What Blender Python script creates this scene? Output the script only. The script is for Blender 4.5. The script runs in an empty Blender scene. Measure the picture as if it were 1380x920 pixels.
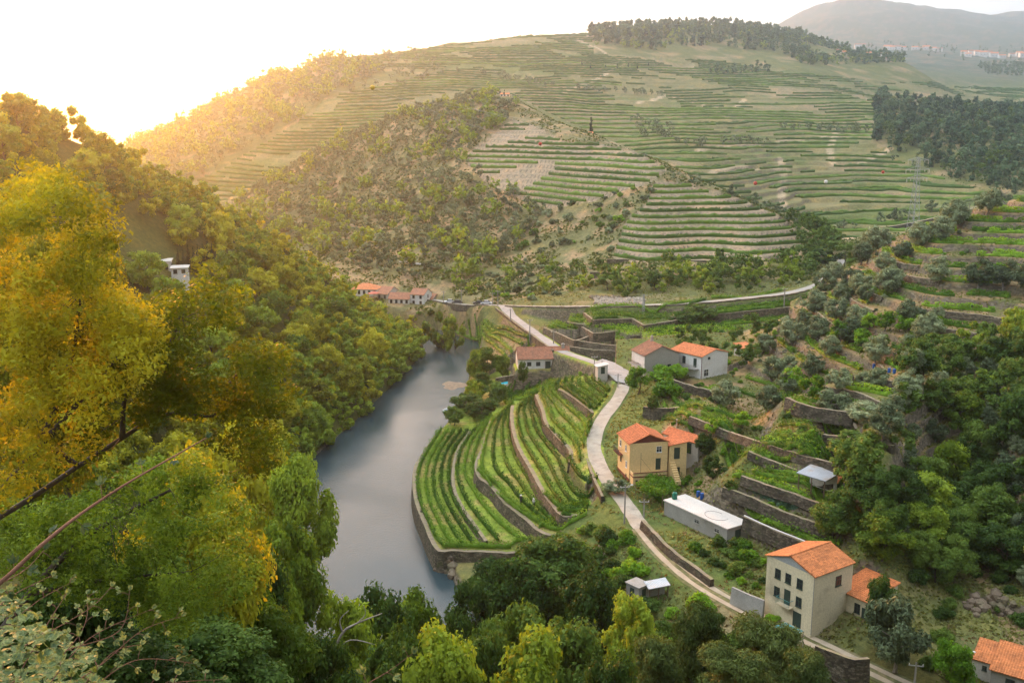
import bpy, math, random
import numpy as np
from mathutils import Vector, Matrix
R = math.radians
random.seed(7); rng = np.random.default_rng(7)
scene = bpy.context.scene
COL = scene.collection

# ------------------------------------------------------------------ camera model
CAMZ = 72.0; PITCH = 12.0; F = 1342.0
CPI, SPI = math.cos(R(PITCH)), math.sin(R(PITCH))
def ray(u, v):
    a = (u-690.0)/F; b = (460.0-v)/F
    return np.array([a, CPI + b*SPI, -SPI + b*CPI])
def PY(u, v, Y):
    d = ray(u, v); t = Y/d[1]
    return (d[0]*t, Y, CAMZ + d[2]*t)
def PZ(u, v, z):
    d = ray(u, v); t = (z-CAMZ)/d[2]
    return (d[0]*t, d[1]*t, z)
def proj(x, y, z):
    zz = z-CAMZ
    dep = y*CPI - zz*SPI
    up = y*SPI + zz*CPI
    return 690 + F*x/dep, 460 - F*up/dep

# ------------------------------------------------------------------ layers
class RBF:
    def __init__(self, pts, lam=1e-4):
        p = np.array(pts, float)
        self.c = np.stack([np.arctan2(p[:,0], p[:,1])*2.2, np.log(np.hypot(p[:,0], p[:,1]))], 1)
        s = (p[:,2]-CAMZ)/np.hypot(p[:,0], p[:,1])
        n = len(p)
        K = self.k(self.c[:,None,:]-self.c[None]) + lam*np.eye(n)
        Q = np.concatenate([np.ones((n,1)), self.c], 1)
        A = np.block([[K, Q],[Q.T, np.zeros((3,3))]])
        self.w = np.linalg.solve(A, np.concatenate([s, np.zeros(3)]))
    @staticmethod
    def k(d):
        r2 = (d**2).sum(-1)
        return 0.5*r2*np.log(r2+1e-12)
    def __call__(self, x, y):
        r = np.hypot(x, y)
        q = np.stack([np.arctan2(x, y)*2.2, np.log(np.maximum(r, 1))], -1)
        out = np.empty(x.shape); qf = q.reshape(-1,2); of = out.reshape(-1)
        n = len(self.c)
        for i in range(0, len(qf), 60000):
            b = qf[i:i+60000]
            r2 = (b[:,0:1]-self.c[None,:,0])**2 + (b[:,1:2]-self.c[None,:,1])**2
            of[i:i+60000] = (0.5*r2*np.log(r2+1e-12)) @ self.w[:n] + self.w[n] + b@self.w[n+1:]
        return CAMZ + out*r

def smax(a, b, k):
    h = np.clip(0.5+0.5*(a-b)/k, 0, 1)
    return b*(1-h)+a*h + k*h*(1-h)

# --- floor and right hill
ROAD = [(1300,960,10.6),(1200,915,11),(1100,867,11.3),(1010,825,11.5),(940,785,11.8),(895,747,12),(865,712,12.1),(845,682,12.3),(818,645,12.6),(803,615,13.0),(801,592,13.4),(812,565,13.9),(832,538,14.5),(840,520,15.2),(836,503,15.6)]
ROAD_W = [PZ(*p) for p in ROAD]
LOWROAD = [(836,503,15.6),(812,492,15.3),(782,482,14.6),(757,473,14.0),(735,458,13.7),(715,444,13.4),(697,431,13.1),(683,420,12.8),(672,414,12.3),(655,411,11.9),(635,411.5,11.0),(612,409,9.8),(590,405,8.8),(565,403,8.2)]
LOWROAD_Y = [None]*4
LOWROAD_W = [PZ(u,v,z) for u,v,z in LOWROAD]
UPROAD = [(655,411,11.9),(690,412,14.0),(730,413,16.5),(780,413,18.6),(840,412,20.0),(900,410,20.8),(960,406,21.8),(1010,401,22.8),(1060,395,23.6),(1100,384,24.0),(1122,367,24.4),(1135,350,25.0)]
UPROAD_W = [PZ(u,v,z) for u,v,z in UPROAD]
L1p = list(ROAD_W) + [LOWROAD_W[i] for i in (2,4,6,8,10,12)] + [UPROAD_W[i] for i in (2,4,6,8,10,11)]
L1p += [PY(1380,900,106),PY(1380,800,118),PY(1380,700,131),PY(1380,600,150),PY(1380,500,180),PY(1380,400,215),PY(1380,350,235),PY(1380,300,257),PY(1380,268,273),
        PY(1250,850,112),PY(1250,700,137),PY(1250,600,159),PY(1250,500,188),PY(1250,420,216),PY(1250,350,244),PY(1250,305,268),
        PY(1120,720,138),PY(1120,640,158),PY(1120,560,182),PY(1120,480,216),PY(1120,420,244),PY(1130,372,280),
        PY(1000,640,162),PY(1000,570,188),PY(1000,500,225),PY(1000,450,262),
        PY(930,700,147),PY(930,620,170),PY(900,560,196),PY(950,505,224),
        PY(1320,286,269),PY(1200,325,282),
        PY(1160,352,300)]
# terrace walls of the farm plots: pixel line with top height, wall height, half width of the step
STEPS = [
    ([(1003,695,16.2),(1040,712,16.0),(1085,730,15.9),(1110,746,15.9)], 1.9, 3.4, 'dark stone wall with white pipe along its top behind the long shed'),
    ([(975,655,18.3),(1010,668,18.0),(1060,690,17.8),(1125,712,17.8)], 1.4, 3.2, 'stone wall with pale earth edge under the cabbage bed'),
    ([(1000,640,20.2),(1040,655,20.0),(1080,668,20.0),(1130,688,20.0)], 1.2, 3.4, 'brown stone wall above the cabbage bed'),
    ([(1010,608,22.4),(1050,624,22.2),(1125,650,22.2)], 0.9, 3.6, 'stone wall above the metal roofed shelter'),
    ([(930,560,20.6),(980,580,21.0),(1040,600,23.5),(1100,618,24.6),(1150,628,25.6)], 1.1, 4.0, 'long low earth and stone wall under the middle vine pergola'),
    ([(1060,535,26.6),(1085,545,26.6),(1120,552,26.8),(1150,556,27.0)], 2.0, 4.5, 'broken drystone wall with steps above the lower olive trees'),
    ([(905,510,18.6),(940,522,18.4),(975,527,18.6)], 2.0, 3.5, 'grey stone wall below the hedge of the white house'),
    ([(868,547,16.6),(890,550,17.0),(915,548,17.6)], 2.4, 3.0, 'mossy wall below the round bush in the garden by the lane'),
    ([(1150,505,30.4),(1190,512,30.4),(1235,515,31.2)], 1.8, 4.0, 'short drystone wall above the blue barrels'),
    ([(1110,585,25.4),(1160,590,27.0),(1205,600,27.6)], 1.6, 4.0, 'stone wall half hidden between round olive trees'),
]
for _l, _h, _w, _t in STEPS: L1p += [PZ(u, v, z-_h/2) for u, v, z in _l]
# behind the right hill and outside the frame on the right
L1p += [(150,300,48),(165,360,32),(140,380,24),(125,400,21),(220,420,38),(260,330,55),(190,250,72),(150,180,58),(130,120,40),(110,80,30),(300,250,100),(200,120,62),(400,420,70)]
L1p += [(0,60,-10),(60,60,-8),(-30,60,-10),(20,100,3),(-5,125,2),(5,142,5)]
L1p += [PZ(690,735,3),PZ(640,735,2),PZ(575,650,1.5),PZ(640,600,3),PZ(690,540,6),PZ(720,510,7.5),PZ(600,560,2),PZ(640,480,1.2),PZ(650,520,3.5),PZ(660,470,6),PZ(690,470,9),PZ(620,430,7),PZ(640,445,6)]
L1p += [(-45,150,-6),(-50,200,-6),(-50,280,-6),(-60,340,-6),(-40,110,-4),(-120,200,-30),(-160,300,-30),(-100,100,-30),(-60,400,0),(0,400,10),(60,420,14),(-150,420,0)]
L1 = RBF(L1p)
# --- middle spur
L2p = [PY(560,404,374),PY(480,404,376),PY(620,400,372),PY(700,400,352),PY(780,405,330),PY(880,400,318),PY(980,392,318),PY(1060,385,322),PY(1110,352,365),
       PY(560,360,400),PY(640,365,395),PY(720,360,385),PY(800,365,360),PY(830,350,368),PY(950,350,366),PY(1070,347,366),
       PY(500,330,445),PY(600,310,450),PY(700,300,440),PY(800,300,412),PY(860,300,392),PY(960,300,394),PY(1050,318,385),
       PY(880,262,415),PY(950,265,417),PY(880,240,428),PY(960,254,424),PY(1050,287,408),PY(1110,322,395),
       PY(400,330,480),PY(380,300,520),PY(300,288,570),PY(340,262,600),PY(380,238,620),PY(430,208,640),PY(480,182,650),PY(560,152,650),PY(640,133,640),PY(685,131,630),
       PY(720,148,600),PY(760,165,560),PY(800,181,525),PY(850,204,478),
       PY(450,260,570),PY(520,220,570),PY(600,180,570),PY(560,260,510),PY(640,230,500),PY(700,190,530),PY(700,250,475),PY(780,240,450),PY(800,210,490),PY(450,300,510),PY(680,155,585),
       PY(300,330,500),PY(430,380,400),PY(350,350,460),PY(200,320,520)]
L2p += [(-290,640,5),(-340,570,0),(-200,720,15),(-120,740,30),(-60,720,45),(0,700,55),(40,660,50),(60,600,42),(80,550,36),(100,500,30),(130,450,22),(160,400,14),(160,340,5),(120,300,5),(60,280,0),(-60,330,-4),(-40,340,0),(0,320,5),(-150,370,-4),(-250,400,-6),(-260,480,0),(-400,600,-20),(0,900,-40),(200,600,-10),(300,450,-20),(-200,900,-50),(200,300,-20),(-100,200,-40),(100,180,-40),(-20,250,-30)]
L2 = RBF(L2p)
# --- back hills
L3p = [PY(120,215,900),PY(170,207,930),PY(240,172,970),PY(300,143,1000),PY(370,108,1040),PY(440,86,1080),PY(520,72,1130),PY(600,63,1180),PY(680,53,1230),PY(740,47,1270),PY(800,45,1320),PY(870,42,1400),PY(940,38,1500),PY(1000,42,1550),PY(1060,50,1560),PY(1120,66,1520),PY(1180,78,1470),PY(1225,86,1420),
       PY(230,258,720),PY(300,278,690),PY(350,230,760),PY(450,170,830),PY(420,130,930),PY(560,110,960),PY(560,150,850),PY(680,100,1000),PY(700,135,840),PY(800,100,1020),PY(800,150,850),
       PY(850,180,740),PY(930,200,660),PY(900,150,850),PY(900,100,1080),PY(980,110,1080),PY(930,235,590),PY(990,270,540),PY(1060,250,600),PY(1060,310,500),PY(1140,316,500),PY(1200,300,515),PY(1290,288,520),PY(1330,272,545),PY(1380,262,560),
       PY(1060,200,720),PY(1060,150,880),PY(1050,110,1080),PY(1150,100,1250),PY(1180,130,1000),PY(1160,170,830),PY(1200,220,690),PY(1250,180,760),PY(1180,190,740),PY(1290,220,660),PY(1380,200,720),PY(1310,160,830),PY(1380,160,900),
       PY(1230,140,1100),PY(1300,130,1300),PY(1380,135,1300),PY(1250,115,1500),PY(1300,105,1750),PY(1380,112,1750),PY(1330,90,2200),PY(1200,80,2300),PY(1380,80,2400),PY(1150,66,2600),PY(1260,68,2700),PY(1380,72,2700),
       PY(1150,58,3200),PY(1300,55,3300),PY(1040,36,4600),PY(1080,22,4900),PY(1130,15,5000),PY(1200,17,5000),PY(1290,25,5000),PY(1340,24,5000),PY(1400,15,4900),PY(1500,5,4800)]
L3p += [PY(60,270,700),PY(60,255,1000),PY(0,250,1500),PY(-200,250,1000),PY(-400,250,1000),PY(-200,245,2500),PY(-600,240,2500),PY(100,240,1300),PY(300,180,1500),PY(500,120,1700),PY(0,240,4500),PY(400,200,4000)]
L3p += [(-4000,8000,-500),(-1500,8500,-500),(1000,8500,-400),(3500,8000,-400),(-6000,6000,-500)]
L3p += [(160,430,22),(130,420,21),(230,440,30),(60,470,8),(0,500,0),(-150,560,0),(-300,600,0),(-260,420,-5),(-100,420,-5),(-450,700,20),(-700,1000,10),(-600,1500,30),(-200,1700,60),(300,2200,170),(500,2600,200),(0,2600,60),(800,3000,280),(-500,3000,-50),(1500,6500,100),(0,7000,-100),(3000,7000,100),(-3000,7000,-200),(2500,4500,500),(900,1300,150),(700,800,90),(500,600,60),(1500,2500,280),(400,450,50)]
L3 = RBF(L3p)

_Yr = np.array([60,100,146,163,197,222,237,277,305,340,352,362,372,385,420.])
_xl = np.array([-24,-28,-34,-38,-45,-43,-38.6,-32,-28,-28,-34,-60,-100,-200,-300.])
def left_layer(x, y):
    xr = np.interp(y, _Yr, _xl)
    d = xr - x
    d = np.where(d > 0, d, d*1.2)
    z = 0.78*d
    z = np.where(z > 74, 74+(z-74)*0.35, z)
    yr = np.interp(-x, [35,62,95,120,130,200,400],[344,345,327,282,262,250,240])
    z = z - 0.62*np.maximum(0, y-yr)
    z = z - smooth01((y-265)/60)*np.clip(z,0,8)*0.75
    return z
def near_layer(x, y):
    rr = y - 0.10*np.abs(x)
    z = 70.2 - 0.67*rr
    z = np.where(y > 92, z-(y-92)*0.5, z)
    return z
def vnoise(x, y, seed=0):
    """smooth value noise on numpy arrays"""
    xi = np.floor(x).astype(np.int64); yi = np.floor(y).astype(np.int64)
    xf = x-xi; yf = y-yi
    xf = xf*xf*(3-2*xf); yf = yf*yf*(3-2*yf)
    def h(a, b):
        n = (a*374761393 + b*668265263 + seed*974634777) & 0xffffffff
        n = ((n ^ (n >> 13))*1274126177) & 0xffffffff
        return ((n ^ (n >> 16)) & 0xffff)/65535.0
    return (h(xi,yi)*(1-xf)+h(xi+1,yi)*xf)*(1-yf) + (h(xi,yi+1)*(1-xf)+h(xi+1,yi+1)*xf)*yf
def fbm(x, y, seed=0, o=3):
    s = 0; a = 1; t = 0
    for i in range(o):
        s = s + a*vnoise(x*2**i, y*2**i, seed+i*11); t += a; a *= 0.5
    return s/t*2-1

RIVER_C = [(-2,60,10),(-8,100,11),(-16,130,11.5),(-21.7,143,12.5),(-26.5,163,11.7),(-29.5,180,12),(-33,202,11.8),(-28,237,11),(-24,277,9.5),(-21,305,8.5),(-20,333,8.5),(-32,352,8),(-60,363,8),(-100,373,8),(-200,388,8),(-320,405,8)]
def seg_dist(x, y, pts, extra=None):
    """distance to polyline, plus interpolated extra value"""
    best = np.full(x.shape, 1e9); val = np.zeros(x.shape)
    for i in range(len(pts)-1):
        ax, ay = pts[i][0], pts[i][1]; bx, by = pts[i+1][0], pts[i+1][1]
        dx, dy = bx-ax, by-ay; L = dx*dx+dy*dy
        t = np.clip(((x-ax)*dx+(y-ay)*dy)/L, 0, 1)
        d = np.hypot(x-ax-t*dx, y-ay-t*dy)
        m = d < best
        best = np.where(m, d, best)
        val = np.where(m, pts[i][2]*(1-t)+pts[i+1][2]*t, val)
    return best, val
def in_poly(x, y, poly):
    inside = np.zeros(x.shape, bool)
    n = len(poly); j = n-1
    for i in range(n):
        xi, yi = poly[i][0], poly[i][1]; xj, yj = poly[j][0], poly[j][1]
        if yi != yj:
            c = ((yi > y) != (yj > y)) & (x < (xj-xi)*(y-yi)/(yj-yi)+xi)
            inside ^= c
        j = i
    return inside
def smooth01(t): t = np.clip(t, 0, 1); return t*t*(3-2*t)
def smooth_line(pts, n=4):
    """Catmull-Rom through points (any dimension)"""
    P = [np.array(p, float) for p in pts]; out = []
    for i in range(len(P)-1):
        p0 = P[max(i-1,0)]; p1 = P[i]; p2 = P[i+1]; p3 = P[min(i+2,len(P)-1)]
        for k in range(n):
            t = k/n
            out.append(0.5*((2*p1)+(-p0+p2)*t+(2*p0-5*p1+4*p2-p3)*t*t+(-p0+3*p1-3*p2+p3)*t**3))
    out.append(P[-1]); return out

# ------------------------------------------------------------------ stepped vineyard on the promontory (heights in m, outlines seen in the photo)
ROADEDGE = [(812,668),(797,635),(791,612),(790,592),(800,566),(818,542),(829,525)]
def shelf(uv, z): return [PZ(u, v, z)[:2] for u, v in uv]
W0 = [(668,500),(640,515),(625,545),(597,575),(587,586),(568,614),(559,630),(557.5,656),(562,680),(572.6,706),(581,726),(592,742),(612,741),(649,743),(688,744.5),(712,743),(735,741)]
W1 = [(676,556),(650,566),(633,581),(616,608),(610,640),(614,665),(627,689),(644,713),(655,729),(700,731),(748,728)]
W2 = [(690,541),(672,552),(661,566),(655,583),(650,603),(642,622),(644,640),(664,657),(679,676),(707,698),(735.6,719.6),(770,716)]
W3 = [(715,536),(690,546),(689,560),(692,583),(700,606),(714,630),(731,661),(746.5,682.6),(758.5,694.6),(776,694),(790,691)]
W4 = [(735,520),(722,531),(731,553),(735.6,570),(755,592),(768,606),(768,622),(775,640)]
W5 = [(758,512),(753,523.7),(770,533.5),(788,546.5),(800,556)]
SHELVES = [  # wall top line, closing points, height
    (W0, [(790,725),(815,700)]+ROADEDGE+[(826,505),(790,498),(740,496)], 3.6),
    (W1, [(790,715),(812,690)]+ROADEDGE+[(826,505),(790,500),(735,512),(700,535)], 4.7),
    (W2, [(800,705),(812,685)]+ROADEDGE+[(826,507),(790,502),(745,512)], 7.0),
    (W3, [(806,685)]+ROADEDGE+[(826,507),(790,503),(750,513)], 9.4),
    (W4, [(790,655)]+ROADEDGE[1:]+[(826,508),(790,504),(755,511)], 11.6),
    (W5, [(796,590)]+ROADEDGE[3:]+[(826,509),(790,505)], 13.4),
]
FIELD = ([(566,505),(668,508),(690,541),(715,538),(735,520),(760,510),(800,503),(812,495),(762,492),(690,499),(620,503)], 6.6)
FIELD = ([(668,512),(676,530),(692,543),(716,533),(736,518),(760,510),(800,503),(824,500),(812,494),(762,494),(690,503)], 6.8)
# middle terraces below the upper road
MID = [  # closed outline, height
    ([(690,414),(780,416),(900,412),(1060,398),(1062,470),(960,470),(870,478),(845,478),(800,476),(752,456),(715,434)], 13.6),
    ([(762,466),(838,473),(839,460),(790,452),(772,454)], 13.9),
    ([(776,458),(833,466),(846,458),(838,451),(800,447),(784,452)], 15.2),
    ([(733,441),(775,459),(793,453),(786,446),(750,434)], 15.3),
    ([(784,440),(800,448),(830,446),(845,452),(864,449),(866,460),(1060,440),(1062,428),(1000,420),(800,425)], 16.6),
    ([(764,434),(785,437),(797,431),(790,424),(768,426)], 16.6),
    ([(786,444),(800,449),(832,446),(846,453),(862,451),(864,440),(850,430),(800,430)], 16.2),
    ([(787,421),(800,431),(852,429),(868,438),(930,428),(952,421),(1000,419),(1062,414),(1062,400),(900,414),(800,416)], 18.4),
]
def road_flatten(x, y, z, pts, hw, blend):
    d, zr = seg_dist(x, y, pts)
    w = 1 - smooth01((d-hw)/blend)
    return z*(1-w) + zr*w, d
ROADS = [(smooth_line(ROAD_W,3), 1.7, 2.2), (smooth_line(LOWROAD_W,3), 2.2, 1.6), (smooth_line(UPROAD_W,3), 2.6, 2.2)]

_up = np.array(smooth_line(UPROAD_W,4)); _o = np.argsort(_up[:,0]); _ux = _up[_o,0]; _uy = _up[_o,1]
# zones in the photo: polygon (pixels), nearest and farthest distance
def zone(u, v, Y, poly, y0, y1): return in_poly(u, v, poly) & (Y >= y0) & (Y < y1)
Z_SPUR_LOW = [(824,352),(842,300),(872,272),(882,243),(920,246),(1000,268),(1060,296),(1082,320),(1078,350)]
Z_SPUR_TOP = [(622,212),(690,160),(730,172),(760,190),(800,192),(860,205),(900,228),(876,246),(800,270),(740,280),(690,262),(655,245)]
Z_BACK_VINE = [(225,262),(300,225),(400,165),(440,130),(600,95),(430,86),(600,61),(740,44),(800,44),(800,72),(960,80),(1050,92),(1180,110),(1400,110),(1400,142),(1240,132),(1190,135),(1175,190),(1210,215),(1260,235),(1345,262),(1400,255),(1400,300),(1290,300),(1180,318),(1100,322),(1060,300),(900,230),(850,200),(800,180),(690,128),(560,150),(480,180),(380,236),(300,284)]
def base_terrain(x, y):
    r = np.hypot(x, y)
    a = smax(L1(x, y), left_layer(x, y), 3.0)
    b = near_layer(x, y)
    a = smax(a, b, 3.0)
    l2 = L2(x, y); l3 = L3(x, y)
    a = np.where(y < 430, a, a-(y-430)*0.5) if False else a
    fade = smooth01((r-430)/80)
    a = a*(1-fade) + np.minimum(a, l3-5)*fade
    l2 = np.where(r > 250, l2, -50)
    l3 = np.where(r > 380, l3, -50)
    z = smax(a, l2, 2.5); z = smax(z, l3, 4.0)
    amp = np.clip((r-90)/400, 0, 1)*np.clip(r/900,0.25,1.6)
    z = z + fbm(x/70, y/70, 3)*3.2*amp + fbm(x/14, y/14, 9)*0.6*np.clip(r/400,0.3,1.5)
    far = np.clip((r-2200)/1500, 0, 1)
    z = z + fbm(x/500, y/500, 5, 4)*45*far
    return z

PADS = [(36.4,111.3,34,7.3,7.4,12.0),(43.6,112.3,34,5.6,4.8,13.1),(31.6,137.2,33,4.4,13.8,12.3),(20.2,163.2,12,10.2,6.4,12.4),(29.9,219.9,18,8.6,6.8,15.7),(42.8,219.1,37,8.8,9.6,16.7),(1.6,257.7,5,16.5,6.6,9.7),(16.9,122.6,40,4.5,2.5,10.1),(51.7,100.6,-37,10,7,11.0)]
def warp(x, y): return fbm(x/75, y/75, 91, 2)*3.0 + fbm(x/28, y/40, 92, 2)*0.8
def terrace(z, dz, frac=0.22, keep=0.12):
    q = z/dz; i = np.floor(q); f = q-i
    # flat tread then riser
    s = smooth01((f-(1-frac))/frac)
    return dz*(i + keep*f + (1-keep)*s)

def height(x, y, masks=False):
    z = base_terrain(x, y)
    u, v = proj(x, y, z)
    zb = z.copy()
    r = np.hypot(x, y)
    # terraces on the hills
    m_low = zone(u, v, y, Z_SPUR_LOW, 350, 450)
    m_top = zone(u, v, y, Z_SPUR_TOP, 420, 620)
    m_back = (in_poly(u, v, Z_BACK_VINE)) & (y > 470) & (y < 1650)
    zr = L1(x, y)
    m_right = (y > 105) & (y < 330) & (x > np.interp(y,[105,140,170,216,240,300,340],[60,62,50,34,62,92,112])) & (v > 250)
    z = np.where(m_low, terrace(z+warp(x,y)*0.25, 2.1)-warp(x,y)*0.25, z)
    z = np.where(m_top, terrace(z+warp(x,y)*0.5, 2.3)-warp(x,y)*0.5, z)
    wq = warp(x, y); z = np.where(m_back, terrace(z+wq, 2.8)-wq, z)
    wob = fbm(x/25, y/25, 21)*0.9
    z = np.where(m_right, terrace(z+wob, 2.2, 0.11, 0.12)-wob*0.6, z)
    # farm plots behind the houses: lower, straighter terraces
    m_farm = (~m_right) & (y > 124) & (y < 235) & (x > np.interp(y,[128,140,170,216,235],[36,28,27,33,50]))
    for line, h, w, _t in STEPS:
        P = smooth_line([PZ(*p) for p in line], 2)
        d = np.full(x.shape, 1e9); sg = np.zeros(x.shape); en = np.zeros(x.shape)
        L = sum(math.hypot(P[i+1][0]-P[i][0], P[i+1][1]-P[i][1]) for i in range(len(P)-1)); acc = 0
        for i in range(len(P)-1):
            ax, ay = P[i][0], P[i][1]; dx, dy = P[i+1][0]-ax, P[i+1][1]-ay; q = math.hypot(dx, dy)
            traw = ((x-ax)*dx+(y-ay)*dy)/(q*q); t = np.clip(traw, 0, 1)
            dd = np.hypot(x-ax-t*dx, y-ay-t*dy); s_ = ((x-ax)*(-dy)+(y-ay)*dx)/q
            if (-dy*ax+dx*ay) < 0: s_ = -s_
            m = dd < d; d = np.where(m, dd, d); sg = np.where(m, s_, sg)
            en = np.where(m, np.minimum(acc+t*q, L-acc-t*q)+ (traw>=0)*(traw<=1)*0.5, en); acc += q
        win = smooth01(1-np.maximum(0, np.abs(sg)-w*0.0)/w*0)*(np.abs(sg) < w)*(d < w)*np.where(d > np.abs(sg)+0.05, 0, 1)
        saw = np.where(sg > 0, 0.5, -0.5) - np.clip(sg/(2*w), -0.5, 0.5)
        saw = np.where(np.abs(sg) < 0.12, sg/0.24, saw)
        edge = smooth01(en/1.5)
        z = z + win*edge*saw*h
    # middle terraces
    mm = np.zeros(x.shape, bool)
    for poly, h in MID:
        w = in_poly(x, y, shelf(poly, h)) & (y < np.interp(x, _ux, _uy)-2.6); z = np.where(w, h, z); mm |= w
    # vine strips that follow the upper road further right
    d_, zr_ = seg_dist(x, y, UPROAD_W)
    near_ = (y < np.interp(x, _ux, _uy)) & (x > 44) & (x < 96) & (y > 230)
    e_ = smooth01((x-44)/6)*smooth01((96-x)/8)
    for a_, b_, dr in ((2.6, 8.2, 2.3), (8.2, 15.0, 4.9)):
        w = near_ & (d_ >= a_) & (d_ < b_); z = np.where(w, z*(1-e_)+(zr_-dr)*e_, z); mm |= w & (e_ > 0.5)
    # promontory
    pm = np.zeros(x.shape, bool)
    w = in_poly(x, y, shelf(FIELD[0], FIELD[1])); z = np.where(w, FIELD[1], z); pm |= w
    for top, close, h in SHELVES:
        w = in_poly(x, y, shelf(list(top)+close, h)); z = np.where(w, h, z); pm |= w
    # level ground under the houses
    for cx, cy, rot, w_, d_, zp in PADS:
        a = R(rot); lx = (x-cx)*math.cos(a)+(y-cy)*math.sin(a); ly = -(x-cx)*math.sin(a)+(y-cy)*math.cos(a)
        dd = np.hypot(np.maximum(np.maximum(-lx, lx-w_), 0), np.maximum(np.maximum(-ly, ly-d_), 0))
        k = 1-smooth01((dd-0.5)/2.2); z = z*(1-k)+zp*k
    # roads
    rd = np.full(x.shape, 1e9)
    for pts, hw, bl in ROADS:
        z, d = road_flatten(x, y, z, pts, hw, bl); rd = np.minimum(rd, d-hw)
    # river
    d, hw = seg_dist(x, y, RIVER_C)
    t = smooth01((d-hw)/2.5)
    ok = ~pm
    z = np.where(ok & (y < 420), np.minimum(z, -2.0*(1-t) + t*np.maximum(z, 0.6)) , z)
    z = np.where((d > hw+1.5) & (y < 430), np.maximum(z, 0.5), z)
    if masks:
        return z, zb, dict(low=m_low, top=m_top, back=m_back, right=m_right, farm=m_farm, mid=mm, prom=pm, road=rd, riv=d-hw)
    return z

# ------------------------------------------------------------------ the polar ground sheet
TH = np.concatenate([np.arange(-50,-31,0.5), np.arange(-31,31.001,0.07), np.arange(31.5,50.5,0.5)])
TH = np.radians(TH)
rr = [0.6]
while rr[-1] < 9000:
    q = rr[-1]
    rr.append(q + (0.25 if q < 8 else q*0.013 if q < 100 else 0.5 if q < 350 else q*0.0036 if q < 1700 else q*0.012))
RR = np.array(rr)
GT, GR = np.meshgrid(TH, RR, indexing='ij')
GX = np.sin(GT)*GR; GY = np.cos(GT)*GR
GZ, GZB, GM = height(GX, GY, True)
GS = (GZ-CAMZ)/GR
GVIS = np.maximum.accumulate(GS, axis=1)           # highest line of sight so far along each bearing
def gidx(x, y):
    th = math.atan2(x, y); r = math.hypot(x, y)
    return min(max(int(np.searchsorted(TH, th)),1),len(TH)-1), min(max(int(np.searchsorted(RR, r)),1),len(RR)-1)
def ground(x, y):
    i, j = gidx(x, y); th = math.atan2(x, y); r = math.hypot(x, y)
    a = (th-TH[i-1])/(TH[i]-TH[i-1]); b = (r-RR[j-1])/(RR[j]-RR[j-1])
    a = min(max(a,0),1); b = min(max(b,0),1)
    return float((GZ[i-1,j-1]*(1-b)+GZ[i-1,j]*b)*(1-a)+(GZ[i,j-1]*(1-b)+GZ[i,j]*b)*a)
def visible(x, y, z, margin=0.0):
    """is the point (at height z) above every nearer line of sight"""
    i, j = gidx(x, y); r = math.hypot(x, y)
    return (z-CAMZ)/r >= GVIS[i, max(j-3,0)] - margin
def hit(u, v, ymin=0, lift=0.0):
    """first ground point seen through pixel (u, v) beyond ymin"""
    d = ray(u, v); s = d[2]/math.hypot(d[0], d[1]); th = math.atan2(d[0], d[1])
    i = min(max(int(np.searchsorted(TH, th)),1),len(TH)-1)
    S = (GZ[i]+lift-CAMZ)/RR
    ok = np.nonzero((S >= s) & (RR*math.cos(th) >= ymin))[0]
    j = ok[0] if len(ok) else len(RR)-1
    if j > 0 and S[j-1] < s and S[j] > S[j-1]:
        t = (s-S[j-1])/(S[j]-S[j-1]); r = RR[j-1]+(RR[j]-RR[j-1])*t
    else: r = RR[j]
    return np.array([math.sin(th)*r, math.cos(th)*r, ground(math.sin(th)*r, math.cos(th)*r)])

def mesh_np(name, verts, faces_flat, loop_starts, mat=None, smooth=False):
    me = bpy.data.meshes.new(name)
    nv = len(verts); me.vertices.add(nv); me.vertices.foreach_set('co', np.asarray(verts, np.float32).ravel())
    me.loops.add(len(faces_flat)); me.loops.foreach_set('vertex_index', np.asarray(faces_flat, np.int32).ravel())
    me.polygons.add(len(loop_starts)); me.polygons.foreach_set('loop_start', np.asarray(loop_starts, np.int32))
    me.update(calc_edges=True)
    if smooth: me.polygons.foreach_set('use_smooth', np.ones(len(loop_starts), bool))
    if mat: me.materials.append(mat)
    return me
def quads_mesh(name, V, Q, mat=None, smooth=False):
    Q = np.asarray(Q, np.int32).reshape(-1,4)
    return mesh_np(name, V, Q.ravel(), np.arange(len(Q))*4, mat, smooth)
def link(name, me, parent=None, loc=None, **props):
    o = bpy.data.objects.new(name, me); COL.objects.link(o)
    if parent is not None: o.parent = parent
    if loc is not None: o.location = loc
    for k, v in props.items(): o[k] = v
    return o

# ------------------------------------------------------------------ materials
def newmat(name):
    m = bpy.data.materials.new(name); m.use_nodes = True
    nt = m.node_tree; nt.nodes.clear()
    out = nt.nodes.new('ShaderNodeOutputMaterial')
    return m, nt, out
def N(nt, typ, **kw):
    n = nt.nodes.new(typ)
    for k, v in kw.items():
        if k.startswith('i_'): n.inputs[int(k[2:])].default_value = v
        else: setattr(n, k, v)
    return n
def ramp(nt, stops, interp='LINEAR'):
    n = nt.nodes.new('ShaderNodeValToRGB'); cr = n.color_ramp; cr.interpolation = interp
    while len(cr.elements) > 1: cr.elements.remove(cr.elements[-1])
    cr.elements[0].position = stops[0][0]; cr.elements[0].color = (*stops[0][1], 1)
    for p, c in stops[1:]:
        e = cr.elements.new(p); e.color = (*c, 1)
    return n
def sc3(c, f): return tuple(min(1, x*f) for x in c)
def noise(nt, coord, scale, detail=4, rough=0.55):
    n = N(nt, 'ShaderNodeTexNoise'); n.inputs['Scale'].default_value = scale; n.inputs['Detail'].default_value = detail
    n.inputs['Roughness'].default_value = rough
    nt.links.new(coord, n.inputs['Vector']); return n
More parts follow.
